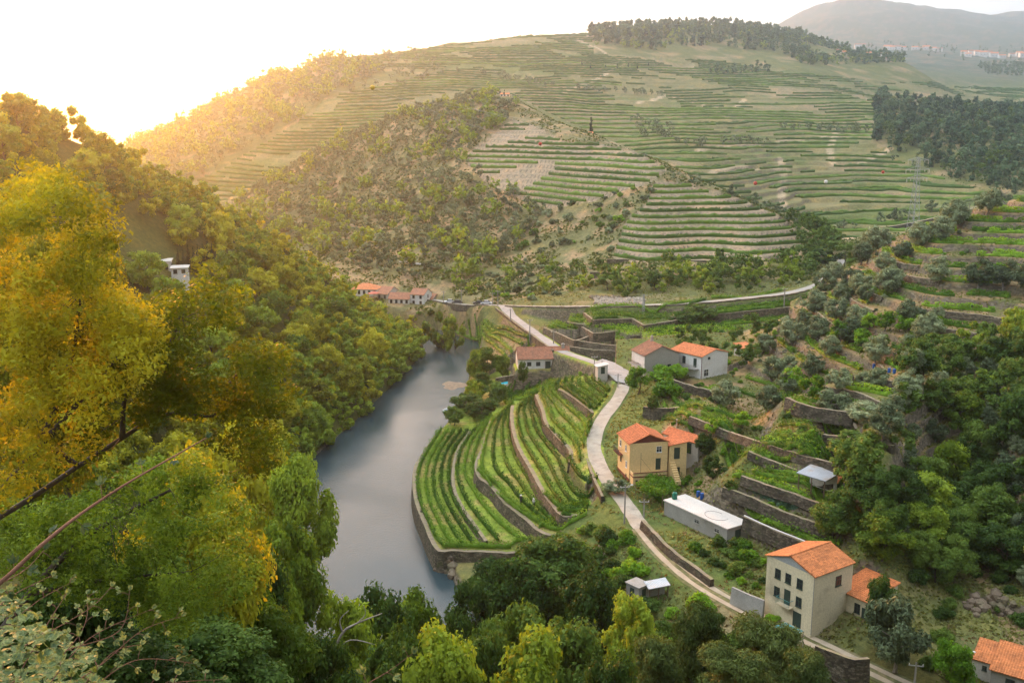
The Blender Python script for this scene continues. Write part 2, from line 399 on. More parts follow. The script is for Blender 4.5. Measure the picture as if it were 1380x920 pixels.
def mixc(nt, fac, a, b, typ='MIX'):
    n = nt.nodes.new('ShaderNodeMix'); n.data_type = 'RGBA'; n.blend_type = typ
    for s, v in ((n.inputs[0], fac), (n.inputs[6], a), (n.inputs[7], b)):
        if isinstance(v, bpy.types.NodeSocket): nt.links.new(v, s)
        elif isinstance(v, (int, float)): s.default_value = v
        else: s.default_value = (*v, 1)
    return n.outputs[2]
def surf(name, col, rough=0.85, scale=2.0, var=0.25, dirt=None, bump=0.2, bscale=None, spec=0.3, coord='Object', metal=0.0):
    """plain weathered surface: base colour with blotches, fine grain and a little bump"""
    m, nt, out = newmat(name)
    tc = N(nt, 'ShaderNodeTexCoord').outputs[coord]
    n1 = noise(nt, tc, scale, 5); n2 = noise(nt, tc, scale*9, 3)
    r = ramp(nt, [(0.3, sc3(col, 1-var)), (0.55, col), (0.75, sc3(col, 1+var*0.6))])
    nt.links.new(n1.outputs[0], r.inputs[0])
    c = r.outputs[0]
    r2 = ramp(nt, [(0.35, (0.8,0.8,0.8)), (0.65, (1.0,1.0,1.0))]); nt.links.new(n2.outputs[0], r2.inputs[0])
    c = mixc(nt, 1.0, c, r2.outputs[0], 'MULTIPLY')
    if dirt:
        n3 = noise(nt, tc, scale*0.5, 6, 0.7); r3 = ramp(nt, [(0.5, (0,0,0)), (0.68, (1,1,1))]); nt.links.new(n3.outputs[0], r3.inputs[0])
        c = mixc(nt, r3.outputs[0], c, dirt)
    b = N(nt, 'ShaderNodeBsdfPrincipled'); nt.links.new(c, b.inputs['Base Color'])
    b.inputs['Roughness'].default_value = rough; b.inputs['Specular IOR Level'].default_value = spec; b.inputs['Metallic'].default_value = metal
    if bump:
        bp = N(nt, 'ShaderNodeBump'); bp.inputs['Strength'].default_value = bump; bp.inputs['Distance'].default_value = 0.05
        nb = noise(nt, tc, bscale or scale*6, 4); nt.links.new(nb.outputs[0], bp.inputs['Height']); nt.links.new(bp.outputs[0], b.inputs['Normal'])
    nt.links.new(b.outputs[0], out.inputs[0])
    return m
def stone_mat(name, cols, scale=2.2, mortar=(0.07,0.06,0.05)):
    m, nt, out = newmat(name)
    tc = N(nt, 'ShaderNodeTexCoord').outputs['Object']
    mp = N(nt, 'ShaderNodeMapping'); mp.inputs['Scale'].default_value = (1,1,1.9); nt.links.new(tc, mp.inputs[0])
    wn = noise(nt, mp.outputs[0], 1.5, 3)
    add = mixc(nt, 0.25, mp.outputs[0], wn.outputs[1], 'ADD')
    v = N(nt, 'ShaderNodeTexVoronoi'); v.inputs['Scale'].default_value = scale; nt.links.new(add, v.inputs['Vector'])
    v2 = N(nt, 'ShaderNodeTexVoronoi'); v2.feature = 'DISTANCE_TO_EDGE'; v2.inputs['Scale'].default_value = scale; nt.links.new(add, v2.inputs['Vector'])
    sep = N(nt, 'ShaderNodeSeparateColor'); nt.links.new(v.outputs['Color'], sep.inputs[0])
    r = ramp(nt, [(0.0, cols[0]), (0.5, cols[1]), (1.0, cols[2])]); nt.links.new(sep.outputs[0], r.inputs[0])
    e = ramp(nt, [(0.0, (0,0,0)), (0.09, (1,1,1))]); nt.links.new(v2.outputs[0], e.inputs[0])
    c = mixc(nt, e.outputs[0], mortar, r.outputs[0])
    n1 = noise(nt, tc, 0.35, 5, 0.6); r1 = ramp(nt, [(0.3, (0.55,0.55,0.5)), (0.7, (1.15,1.1,1.0))]); nt.links.new(n1.outputs[0], r1.inputs[0])
    c = mixc(nt, 1.0, c, r1.outputs[0], 'MULTIPLY')
    n2 = noise(nt, tc, 0.8, 5, 0.7); r2 = ramp(nt, [(0.56, (0,0,0)), (0.7, (0.8,0.8,0.8))]); nt.links.new(n2.outputs[0], r2.inputs[0])
    c = mixc(nt, r2.outputs[0], c, (0.06,0.085,0.02))
    b = N(nt, 'ShaderNodeBsdfPrincipled'); nt.links.new(c, b.inputs['Base Color']); b.inputs['Roughness'].default_value = 0.95
    b.inputs['Specular IOR Level'].default_value = 0.15
    bp = N(nt, 'ShaderNodeBump'); bp.inputs['Strength'].default_value = 0.9; bp.inputs['Distance'].default_value = 0.12
    nt.links.new(e.outputs[0], bp.inputs['Height']); nt.links.new(bp.outputs[0], b.inputs['Normal'])
    nt.links.new(b.outputs[0], out.inputs[0])
    return m
def leaf_mat(name, cols, trans=0.35, tcol=None, scale=0.35, gloss=0.0):
    """foliage: colour varies by object and by clump; light passes through"""
    m, nt, out = newmat(name)
    tc = N(nt, 'ShaderNodeTexCoord').outputs['Object']
    geo = N(nt, 'ShaderNodeNewGeometry')
    oi = N(nt, 'ShaderNodeObjectInfo')
    n1 = noise(nt, geo.outputs['Position'], scale, 3)
    n2 = noise(nt, geo.outputs['Position'], scale*8, 2)
    ad = N(nt, 'ShaderNodeMath', operation='MULTIPLY_ADD'); nt.links.new(oi.outputs['Random'], ad.inputs[0]); ad.inputs[1].default_value = 0.5
    nt.links.new(n1.outputs[0], ad.inputs[2])
    ad2 = N(nt, 'ShaderNodeMath', operation='MULTIPLY_ADD'); nt.links.new(n2.outputs[0], ad2.inputs[0]); ad2.inputs[1].default_value = 0.5; nt.links.new(ad.outputs[0], ad2.inputs[2])
    r = ramp(nt, [(0.62, cols[0]), (0.95, cols[1]), (1.3 if False else 1.0, cols[1])])
    r = ramp(nt, [(0.55, cols[0]), (0.78, cols[1]), (1.0, cols[2])])
    md = N(nt, 'ShaderNodeMath', operation='SUBTRACT'); nt.links.new(ad2.outputs[0], md.inputs[0]); md.inputs[1].default_value = 0.22
    nt.links.new(md.outputs[0], r.inputs[0])
    d = N(nt, 'ShaderNodeBsdfPrincipled'); d.inputs['Roughness'].default_value = 0.55; d.inputs['Specular IOR Level'].default_value = 0.08 + gloss
    nt.links.new(r.outputs[0], d.inputs['Base Color'])
    t = N(nt, 'ShaderNodeBsdfTranslucent')
    tcv = mixc(nt, 1.0, r.outputs[0], tcol or (1.5,1.35,0.5), 'MULTIPLY'); nt.links.new(tcv, t.inputs[0])
    mx = N(nt, 'ShaderNodeMixShader'); mx.inputs[0].default_value = trans
    nt.links.new(d.outputs[0], mx.inputs[1]); nt.links.new(t.outputs[0], mx.inputs[2]); nt.links.new(mx.outputs[0], out.inputs[0])
    return m
def tile_mat(name, col, dark):
    m, nt, out = newmat(name)
    tc = N(nt, 'ShaderNodeTexCoord').outputs['Object']
    n1 = noise(nt, tc, 0.9, 5, 0.65); n2 = noise(nt, tc, 7, 3, 0.7)
    v = N(nt, 'ShaderNodeTexVoronoi'); v.inputs['Scale'].default_value = 3.2; nt.links.new(tc, v.inputs['Vector'])
    sep = N(nt, 'ShaderNodeSeparateColor'); nt.links.new(v.outputs['Color'], sep.inputs[0])
    r = ramp(nt, [(0.0, sc3(col,0.72)), (0.5, col), (1.0, sc3(col,1.18))]); nt.links.new(sep.outputs[0], r.inputs[0])
    r1 = ramp(nt, [(0.45, (0,0,0)), (0.72, (0.75,0.75,0.75))]); nt.links.new(n1.outputs[0], r1.inputs[0])
    c = mixc(nt, r1.outputs[0], r.outputs[0], dark)
    r2 = ramp(nt, [(0.35, (0.75,0.75,0.75)), (0.6, (1.05,1.05,1.05))]); nt.links.new(n2.outputs[0], r2.inputs[0])
    c = mixc(nt, 1.0, c, r2.outputs[0], 'MULTIPLY')
    b = N(nt, 'ShaderNodeBsdfPrincipled'); nt.links.new(c, b.inputs['Base Color']); b.inputs['Roughness'].default_value = 0.85; b.inputs['Specular IOR Level'].default_value = 0.2
    nt.links.new(b.outputs[0], out.inputs[0]); return m

M = {}
M['stone'] = stone_mat('drystone', [(0.10,0.085,0.065),(0.17,0.145,0.11),(0.26,0.225,0.175)])
M['stone_dark'] = stone_mat('mossy_stone', [(0.06,0.052,0.042),(0.10,0.088,0.07),(0.17,0.15,0.12)])
M['cap'] = surf('trodden_earth', (0.27,0.215,0.145), scale=1.5, var=0.35, dirt=(0.16,0.17,0.06), bump=0.4)
M['bark'] = surf('bark', (0.085,0.065,0.048), scale=3, var=0.4, bump=0.6)
M['bark_grey'] = surf('grey_bark', (0.24,0.21,0.18), scale=4, var=0.4, bump=0.6)
M['soil'] = surf('bare_soil', (0.28,0.20,0.13), scale=1.2, var=0.35, bump=0.5)
M['road'] = surf('pale_cobbles', (0.43,0.365,0.29), scale=0.7, var=0.34, dirt=(0.30,0.25,0.18), bump=0.5, bscale=6, coord='Object')
M['asphalt'] = surf('worn_concrete_road', (0.36,0.33,0.30), scale=0.5, var=0.25, dirt=(0.26,0.235,0.20), bump=0.2)
M['track'] = surf('wheel_track', (0.44,0.36,0.26), scale=0.8, var=0.25, dirt=(0.30,0.23,0.14), bump=0.4)
M['verge'] = surf('grassy_verge', (0.13,0.13,0.045), scale=1.0, var=0.4, dirt=(0.25,0.20,0.11), bump=0.6)
M['cream'] = surf('cream_plaster', (0.68,0.60,0.41), scale=0.5, var=0.10, dirt=(0.36,0.31,0.21), bump=0.1)
M['ochre'] = surf('ochre_plaster', (0.74,0.54,0.26), scale=0.4, var=0.08, dirt=(0.58,0.42,0.21), bump=0.05)
M['white'] = surf('white_plaster', (0.74,0.73,0.70), scale=0.4, var=0.06, dirt=(0.50,0.47,0.42), bump=0.05)
M['offwhite'] = surf('aged_white_plaster', (0.58,0.55,0.49), scale=0.5, var=0.12, dirt=(0.40,0.37,0.31), bump=0.1)
M['greyplaster'] = surf('grey_render', (0.36,0.34,0.30), scale=0.5, var=0.12, dirt=(0.28,0.26,0.22), bump=0.1)
M['concrete'] = surf('raw_concrete', (0.33,0.32,0.29), scale=0.7, var=0.2, dirt=(0.20,0.19,0.16), bump=0.2)
M['slab'] = surf('pale_concrete_slab', (0.60,0.56,0.51), scale=0.5, var=0.15, dirt=(0.47,0.43,0.38), bump=0.15)
M['redbase'] = surf('oxblood_paint', (0.15,0.045,0.03), scale=0.6, var=0.15, bump=0.05)
M['greypaint'] = surf('blue_grey_gable_paint', (0.34,0.36,0.36), scale=0.6, var=0.08, bump=0.05)
M['yellowhouse'] = surf('orange_yellow_plaster', (0.62,0.38,0.10), scale=0.3, var=0.1, bump=0.05)
M['tile'] = tile_mat('orange_tiles', (0.52,0.19,0.07), (0.26,0.10,0.045))
M['tile_new'] = tile_mat('bright_orange_tiles', (0.62,0.22,0.095), (0.58,0.22,0.09))
M['tile_red'] = tile_mat('red_orange_tiles', (0.60,0.19,0.08), (0.48,0.16,0.07))
M['tile_old'] = tile_mat('weathered_tiles', (0.38,0.17,0.10), (0.20,0.12,0.08))
M['metal'] = surf('zinc_sheet', (0.42,0.46,0.50), rough=0.45, scale=0.8, var=0.15, dirt=(0.30,0.24,0.18), bump=0.05, spec=0.5, metal=0.3)
M['galv'] = surf('galvanised_steel', (0.42,0.43,0.44), rough=0.5, scale=1, var=0.1, bump=0, metal=0.5)
M['iron'] = surf('dark_iron', (0.05,0.05,0.05), rough=0.6, scale=2, var=0.2, bump=0)
M['glass'] = surf('dark_window_glass', (0.03,0.035,0.04), rough=0.12, scale=2, var=0.3, bump=0, spec=0.6)
M['frame_white'] = surf('white_window_paint', (0.72,0.71,0.68), scale=3, var=0.05, bump=0)
M['frame_dark'] = surf('dark_green_paint', (0.035,0.06,0.045), scale=3, var=0.2, bump=0)
M['wood'] = surf('weathered_wood', (0.16,0.11,0.075), scale=3, var=0.35, bump=0.3)
M['pole'] = surf('concrete_pole', (0.30,0.28,0.25), scale=2, var=0.15, bump=0.05)
M['teal'] = surf('teal_netting', (0.07,0.24,0.24), scale=1.2, var=0.25, bump=0.2, rough=0.7)
M['blue'] = surf('blue_plastic', (0.02,0.10,0.36), rough=0.4, scale=3, var=0.15, bump=0)
M['greenplastic'] = surf('green_plastic', (0.01,0.16,0.10), rough=0.4, scale=3, var=0.15, bump=0)
M['red'] = surf('red_paint', (0.50,0.05,0.03), rough=0.5, scale=3, var=0.15, bump=0)
M['yellow'] = surf('yellow_paint', (0.70,0.45,0.05), rough=0.5, scale=3, var=0.12, bump=0)
M['ballwhite'] = surf('white_ball_paint', (0.75,0.75,0.75), rough=0.5, scale=3, var=0.08, bump=0)
M['carwhite'] = surf('white_car_paint', (0.70,0.70,0.70), rough=0.3, scale=2, var=0.03, bump=0, spec=0.5)
M['carblack'] = surf('dark_car_paint', (0.03,0.035,0.04), rough=0.3, scale=2, var=0.1, bump=0, spec=0.5)
M['rubber'] = surf('rubber', (0.02,0.02,0.02), scale=3, var=0.2, bump=0)
M['rubble'] = surf('pale_rubble', (0.36,0.31,0.24), scale=1.5, var=0.35, dirt=(0.28,0.23,0.17), bump=0.4)
M['rock'] = surf('brown_rock', (0.19,0.145,0.10), scale=0.8, var=0.4, dirt=(0.10,0.10,0.05), bump=0.8)
M['poolwater'] = surf('pool_water', (0.05,0.50,0.62), rough=0.1, scale=1, var=0.1, bump=0.02, spec=0.5)
M['skin'] = surf('skin', (0.42,0.24,0.16), rough=0.6, scale=5, var=0.05, bump=0)
M['shirt'] = surf('pale_shirt', (0.62,0.60,0.56), scale=6, var=0.1, bump=0.1)
M['trousers'] = surf('dark_trousers', (0.03,0.032,0.04), scale=6, var=0.2, bump=0.1)
M['cloth_red'] = surf('red_cloth', (0.55,0.16,0.10), scale=2, var=0.1, bump=0.05)

M['L_oak'] = leaf_mat('riverside_leaves', [(0.065,0.115,0.012),(0.15,0.225,0.022),(0.28,0.37,0.04)])
M['L_gold'] = leaf_mat('golden_leaves', [(0.080,0.100,0.010),(0.20,0.225,0.016),(0.42,0.42,0.03)], trans=0.45, tcol=(1.5,1.15,0.4))
M['L_gold2'] = leaf_mat('yellow_green_leaves', [(0.125,0.150,0.010),(0.27,0.29,0.018),(0.46,0.46,0.035)], trans=0.4, tcol=(1.5,1.25,0.4))
M['L_gold3'] = leaf_mat('sunny_yellow_green_leaves', [(0.10,0.13,0.012),(0.24,0.28,0.02),(0.46,0.50,0.04)], trans=0.5, tcol=(1.6,1.35,0.4))
M['L_dark'] = leaf_mat('dark_leaves', [(0.028,0.060,0.012),(0.062,0.115,0.020),(0.12,0.19,0.032)], trans=0.3)
M['L_fresh'] = leaf_mat('fresh_leaves', [(0.060,0.14,0.010),(0.12,0.25,0.018),(0.20,0.36,0.03)], trans=0.4)
M['L_olive'] = leaf_mat('olive_leaves', [(0.075,0.105,0.052),(0.15,0.19,0.095),(0.26,0.31,0.165)], trans=0.15, tcol=(1.2,1.2,0.7))
M['L_pine'] = leaf_mat('pine_needles', [(0.030,0.056,0.014),(0.062,0.100,0.026),(0.11,0.15,0.04)], trans=0.2)
M['L_wood'] = leaf_mat('distant_wood_leaves', [(0.030,0.068,0.032),(0.060,0.118,0.055),(0.105,0.175,0.08)], trans=0.15, scale=0.06)
M['L_cypress'] = leaf_mat('cypress_leaves', [(0.010,0.022,0.010),(0.018,0.034,0.014),(0.03,0.05,0.02)], trans=0.1)
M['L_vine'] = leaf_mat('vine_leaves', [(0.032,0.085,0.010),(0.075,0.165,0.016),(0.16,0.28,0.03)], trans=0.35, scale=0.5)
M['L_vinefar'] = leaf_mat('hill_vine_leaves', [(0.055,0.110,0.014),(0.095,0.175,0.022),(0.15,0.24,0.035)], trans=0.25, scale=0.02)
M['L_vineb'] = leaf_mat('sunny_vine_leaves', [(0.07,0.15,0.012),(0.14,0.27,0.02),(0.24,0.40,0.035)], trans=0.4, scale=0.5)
M['L_bramble'] = leaf_mat('bramble_leaves', [(0.035,0.065,0.025),(0.09,0.135,0.05),(0.22,0.27,0.10)], trans=0.35, scale=22, gloss=0.12)
M['stem'] = surf('bramble_stem', (0.19,0.09,0.055), scale=20, var=0.3, bump=0.2)
M['deadwood'] = surf('bleached_wood', (0.38,0.33,0.28), scale=6, var=0.3, bump=0.4)
M['cabbage'] = leaf_mat('cabbage_leaves', [(0.06,0.12,0.07),(0.10,0.19,0.12),(0.16,0.26,0.18)], trans=0.2)
M['reed'] = leaf_mat('reed_leaves', [(0.05,0.09,0.015),(0.09,0.14,0.025),(0.15,0.2,0.04)], trans=0.3)

def ground_material():
    m, nt, out = newmat('hillside_ground')
    geo = N(nt, 'ShaderNodeNewGeometry'); pos = geo.outputs['Position']
    at = N(nt, 'ShaderNodeAttribute'); at.attribute_name = 'tint'
    ri = N(nt, 'ShaderNodeAttribute'); ri.attribute_name = 'riser'
    n1 = noise(nt, pos, 0.09, 6, 0.62); n2 = noise(nt, pos, 0.9, 5, 0.65); n3 = noise(nt, pos, 5.0, 3, 0.6)
    c = at.outputs['Color']
    r1 = ramp(nt, [(0.3, (0.72,0.78,0.62)), (0.5, (1,1,1)), (0.7, (1.35,1.15,0.95))]); nt.links.new(n1.outputs[0], r1.inputs[0])
    c = mixc(nt, 1.0, c, r1.outputs[0], 'MULTIPLY')
    r2 = ramp(nt, [(0.32, (0.55,0.6,0.5)), (0.5, (1,1,1)), (0.68, (1.5,1.4,1.25))]); nt.links.new(n2.outputs[0], r2.inputs[0])
    c = mixc(nt, 0.8, c, r2.outputs[0], 'MULTIPLY')
    r3 = ramp(nt, [(0.35, (0.6,0.6,0.6)), (0.65, (1.3,1.3,1.3))]); nt.links.new(n3.outputs[0], r3.inputs[0])
    c = mixc(nt, 0.6, c, r3.outputs[0], 'MULTIPLY')
    # stone faces of the terrace risers, found by the attribute set where the ground steps up
    mp = N(nt, 'ShaderNodeMapping'); mp.inputs['Scale'].default_value = (1,1,2); nt.links.new(pos, mp.inputs[0])
    v = N(nt, 'ShaderNodeTexVoronoi'); v.inputs['Scale'].default_value = 1.6; nt.links.new(mp.outputs[0], v.inputs['Vector'])
    sep = N(nt, 'ShaderNodeSeparateColor'); nt.links.new(v.outputs['Color'], sep.inputs[0])
    rs = ramp(nt, [(0.0, (0.07,0.058,0.04)), (0.6, (0.13,0.108,0.078)), (1.0, (0.21,0.175,0.125))]); nt.links.new(sep.outputs[0], rs.inputs[0])
    mm = N(nt, 'ShaderNodeMath', operation='MULTIPLY_ADD'); nt.links.new(n2.outputs[0], mm.inputs[0]); mm.inputs[1].default_value = 1.4; mm.inputs[2].default_value = -0.7
    ma = N(nt, 'ShaderNodeMath', operation='ADD'); ma.use_clamp = True; nt.links.new(mm.outputs[0], ma.inputs[0]); nt.links.new(ri.outputs['Fac'], ma.inputs[1])
    cond = N(nt, 'ShaderNodeMath', operation='MULTIPLY'); nt.links.new(ma.outputs[0], cond.inputs[0]); nt.links.new(ri.outputs['Fac'], cond.inputs[1])
    c = mixc(nt, cond.outputs[0], c, rs.outputs[0])
    b = N(nt, 'ShaderNodeBsdfPrincipled'); nt.links.new(c, b.inputs['Base Color']); b.inputs['Roughness'].default_value = 0.95; b.inputs['Specular IOR Level'].default_value = 0.1
    bp = N(nt, 'ShaderNodeBump'); bp.inputs['Strength'].default_value = 0.7; bp.inputs['Distance'].default_value = 0.3
    nt.links.new(n2.outputs[0], bp.inputs['Height']); nt.links.new(bp.outputs[0], b.inputs['Normal'])
    nt.links.new(b.outputs[0], out.inputs[0]); return m
def water_material():
    m, nt, out = newmat('river_water')
    geo = N(nt, 'ShaderNodeNewGeometry'); pos = geo.outputs['Position']
    mp = N(nt, 'ShaderNodeMapping'); mp.inputs['Scale'].default_value = (1,0.6,1); nt.links.new(pos, mp.inputs[0])
    n1 = noise(nt, mp.outputs[0], 2.2, 5, 0.7); n2 = noise(nt, mp.outputs[0], 0.05, 4, 0.5)
    b = N(nt, 'ShaderNodeBsdfPrincipled'); b.inputs['Base Color'].default_value = (0.030,0.050,0.058,1)
    b.inputs['IOR'].default_value = 1.33; b.inputs['Specular IOR Level'].default_value = 0.42
    b.inputs['Roughness'].default_value = 0.07
    rb = ramp(nt, [(0.40, (0.16,)*3), (0.62, (0.40,)*3)]); nt.links.new(n2.outputs[0], rb.inputs[0])
    bp = N(nt, 'ShaderNodeBump'); bp.inputs['Distance'].default_value = 0.25; nt.links.new(rb.outputs[0], bp.inputs['Strength'])
    nt.links.new(n1.outputs[0], bp.inputs['Height']); nt.links.new(bp.outputs[0], b.inputs['Normal'])
    nt.links.new(b.outputs[0], out.inputs[0]); return m

# ------------------------------------------------------------------ ground sheet
BACKPATHS = [[hit(*q, 480) for q in L] for L in ([(1052,215),(1056,240),(1053,265),(1058,285)],[(1160,222),(1185,210),(1200,200)],[(1130,175),(1118,200),(1122,220)],[(1170,135),(1190,140),(1205,152)],[(990,145),(1003,135)],[(845,85),(800,108),(760,125)],[(960,235),(1010,228),(1060,230)],[(940,205),(1000,195),(1060,190),(1110,185)],[(860,140),(900,130),(980,150)],[(640,160),(700,158),(730,178)],[(1230,300),(1180,316),(1140,322)],[(780,55),(830,80),(860,95)])]
def build_ground():
    nt, nr = GX.shape
    V = np.stack([GX, GY, GZ], -1).reshape(-1,3)
    ii, jj = np.meshgrid(np.arange(nt-1), np.arange(nr-1), indexing='ij')
    a = (ii*nr+jj).ravel(); Q = np.stack([a, a+1, a+nr+1, a+nr], 1)
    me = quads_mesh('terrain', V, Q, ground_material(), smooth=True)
    U, Vv = proj(GX, GY, GZB)
    n = fbm(GX/22, GY/22, 31, 4); n2 = fbm(GX/6, GY/6, 32, 3)
    def mixa(base, col, w):
        w = w[...,None]; return base*(1-w)+np.array(col)*w
    C = np.empty(GX.shape+(3,)); C[:] = (0.115,0.125,0.045)
    C = mixa(C, (0.24,0.185,0.10), smooth01((n+0.0)*2.2))
    far = smooth01((GR-1500)/900); C = mixa(C, (0.06,0.085,0.06), far); C = mixa(C, (0.13,0.11,0.08), far*smooth01(n*3))
    b = GM['back']; C[b] = mixa(C, (0.185,0.17,0.08), np.full(GX.shape,0.8))[b]
    # bare plots and paths on the back vineyards
    n5 = fbm(GX/90, GY/40, 77, 3); C = mixa(C, (0.26,0.20,0.125), b*smooth01((n5-0.12)*4)*0.75)
    # irregular plots: some bare, some grassy, and earth tracks running up the slopes
    n6 = fbm(GX/45, GY/18, 78, 3); C = mixa(C, (0.10,0.135,0.04), b*smooth01((n6-0.2)*5)*0.8)
    for pts in BACKPATHS:
        d_, _ = seg_dist(GX, GY, pts); C = mixa(C, (0.40,0.31,0.21), (GR>420)*(GY<1500)*(1-smooth01((d_-1.6)/1.6))*0.95)
    spur = (GR > 340) & (GY < 660) & ~b & (GX < 90)
    C = mixa(C, (0.16,0.15,0.07), spur*0.8); C = mixa(C, (0.30,0.21,0.12), spur*smooth01((n2+0.05)*2.6)*0.9)
    C[GM['low'] | GM['top']] = (0.30,0.235,0.165)
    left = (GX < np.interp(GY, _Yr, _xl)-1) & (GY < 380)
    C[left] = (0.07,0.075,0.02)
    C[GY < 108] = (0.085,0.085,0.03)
    rt = GM['right'] | GM['farm']
    C = mixa(C, (0.215,0.155,0.085), rt*smooth01((n2+0.35)*2.2))
    gard = (~rt) & (~GM['mid']) & (GX > 8) & (GX < 60) & (GY > 120) & (GY < 300)
    C = mixa(C, (0.085,0.12,0.03), gard*0.75)
    C = mixa(C, (0.085,0.115,0.03), rt*(GX<62)*(GY<215)*smooth01((n+0.25)*3)*0.8)
    C[GM['prom']] = (0.19,0.26,0.04)
    C = mixa(C, (0.30,0.25,0.09), GM['prom']*smooth01((n2-0.05)*4)*0.8)
    C[GM['mid']] = (0.12,0.14,0.045)
    C[GM['riv'] < 0] = (0.05,0.05,0.035)
    # steep steps -> stone
    dz = np.abs(np.gradient(GZ, axis=1))/np.maximum(np.gradient(GR, axis=1), 1e-3)
    dx = np.abs(np.gradient(GZ, axis=0))/np.maximum(np.abs(np.gradient(GT, axis=0))*GR, 1e-3)
    st = np.hypot(dz, dx)
    ter = GM['back'] | GM['low'] | GM['top'] | rt | GM['mid'] | GM['prom']
    ris = ter*smooth01((st-0.8)/0.7)
    ris = np.maximum(ris, (GR < 420)*smooth01((st-1.1)/0.6)*(~left)*(GY>108))
    ris = ris*(~((GX < 4) & (GY > 318) & (GY < 470)))
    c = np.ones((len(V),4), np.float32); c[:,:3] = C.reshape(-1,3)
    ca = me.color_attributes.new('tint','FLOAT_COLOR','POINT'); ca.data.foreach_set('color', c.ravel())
    ra = me.attributes.new('riser','FLOAT','POINT'); ra.data.foreach_set('value', ris.astype(np.float32).ravel())
    return link('hillside_terrain', me, kind='structure')
build_ground()

def box_verts(x0,x1,y0,y1,z0,z1):
    return [(x0,y0,z0),(x1,y0,z0),(x1,y1,z0),(x0,y1,z0),(x0,y0,z1),(x1,y0,z1),(x1,y1,z1),(x0,y1,z1)]
BOXF = [(0,3,2,1),(4,5,6,7),(0,1,5,4),(1,2,6,5),(2,3,7,6),(3,0,4,7)]
class MB:
    """collects pieces of one mesh"""
    def __init__(s): s.v = []; s.f = []; s.m = []
    def add(s, v, f, mi=0):
        o = len(s.v); s.v += [tuple(float(c) for c in p) for p in v]; s.f += [tuple(i+o for i in q) for q in f]; s.m += [mi]*len(f); return s
    def box(s, x0,x1,y0,y1,z0,z1, mi=0): return s.add(box_verts(x0,x1,y0,y1,z0,z1), BOXF, mi)
    def tube(s, path, rad, n=6, mi=0, cap=True):
        P = [np.array(p, float) for p in path]; rad = rad if hasattr(rad,'__len__') else [rad]*len(P)
        V = []; prev = None
        for i, p in enumerate(P):
            d = P[min(i+1,len(P)-1)]-P[max(i-1,0)]; d = d/(np.linalg.norm(d)+1e-9)
            if prev is None:
                up = np.array([0,0,1.0]) if abs(d[2]) < 0.9 else np.array([1.0,0,0])
                a = np.cross(d, up); a /= np.linalg.norm(a)
            else:
                a = prev - d*np.dot(prev, d); a /= (np.linalg.norm(a)+1e-9)
            prev = a; b = np.cross(d, a)
            for k in range(n):
                t = 2*math.pi*k/n; V.append(p + rad[i]*(a*math.cos(t)+b*math.sin(t)))
        Fs = [(i*n+k, i*n+(k+1)%n, (i+1)*n+(k+1)%n, (i+1)*n+k) for i in range(len(P)-1) for k in range(n)]
        if cap: Fs += [tuple(range(n))[::-1], tuple((len(P)-1)*n+k for k in range(n))]
        return s.add(V, Fs, mi)
    def ball(s, c, r, nu=8, nv=6, mi=0, sq=(1,1,1)):
        V = [(c[0],c[1],c[2]-r*sq[2])]
        for j in range(1,nv):
            ph = -math.pi/2+math.pi*j/nv
            for i in range(nu):
                t = 2*math.pi*i/nu; V.append((c[0]+r*sq[0]*math.cos(ph)*math.cos(t), c[1]+r*sq[1]*math.cos(ph)*math.sin(t), c[2]+r*sq[2]*math.sin(ph)))
        V.append((c[0],c[1],c[2]+r*sq[2]))
        Fs = [(0,1+(i+1)%nu,1+i) for i in range(nu)]
        for j in range(nv-2):
            for i in range(nu):
                a=1+j*nu+i; b=1+j*nu+(i+1)%nu; Fs.append((a,b,b+nu,a+nu))
        L=len(V)-1; Fs += [(L,L-nu+i,L-nu+(i+1)%nu) for i in range(nu)]
        return s.add(V, Fs, mi)
    def mesh(s, name, mats, smooth=False):
        me = bpy.data.meshes.new(name); me.from_pydata(s.v, [], s.f)
        for m in (mats if isinstance(mats, (list,tuple)) else [mats]): me.materials.append(m)
        if len(set(s.m)) > 1: me.polygons.foreach_set('material_index', s.m)
        if smooth: me.polygons.foreach_set('use_smooth', [True]*len(s.f))
        me.update(); return me
    def obj(s, name, mats, parent=None, loc=None, smooth=False, **props):
        return link(name, s.mesh(name, mats, smooth), parent, loc, **props)
def root(name, loc, rz=0, **props):
    o = bpy.data.objects.new(name, None); COL.objects.link(o); o.location = loc; o.rotation_euler = (0,0,rz); o.empty_display_size = 0.5
    for k, v in props.items(): o[k] = v
    return o
def groundv(x, y):
    th = np.arctan2(x, y); r = np.hypot(x, y)
    i = np.clip(np.searchsorted(TH, th), 1, len(TH)-1); j = np.clip(np.searchsorted(RR, r), 1, len(RR)-1)
    a = np.clip((th-TH[i-1])/(TH[i]-TH[i-1]),0,1); b = np.clip((r-RR[j-1])/(RR[j]-RR[j-1]),0,1)
    return (GZ[i-1,j-1]*(1-b)+GZ[i-1,j]*b)*(1-a)+(GZ[i,j-1]*(1-b)+GZ[i,j]*b)*a, i, j, r

# ------------------------------------------------------------------ water
MBw = MB(); MBw.add([(-600,30,0),(120,30,0),(120,470,0),(-600,470,0)], [(0,1,2,3)])
MBw.obj('river', water_material(), kind='structure')

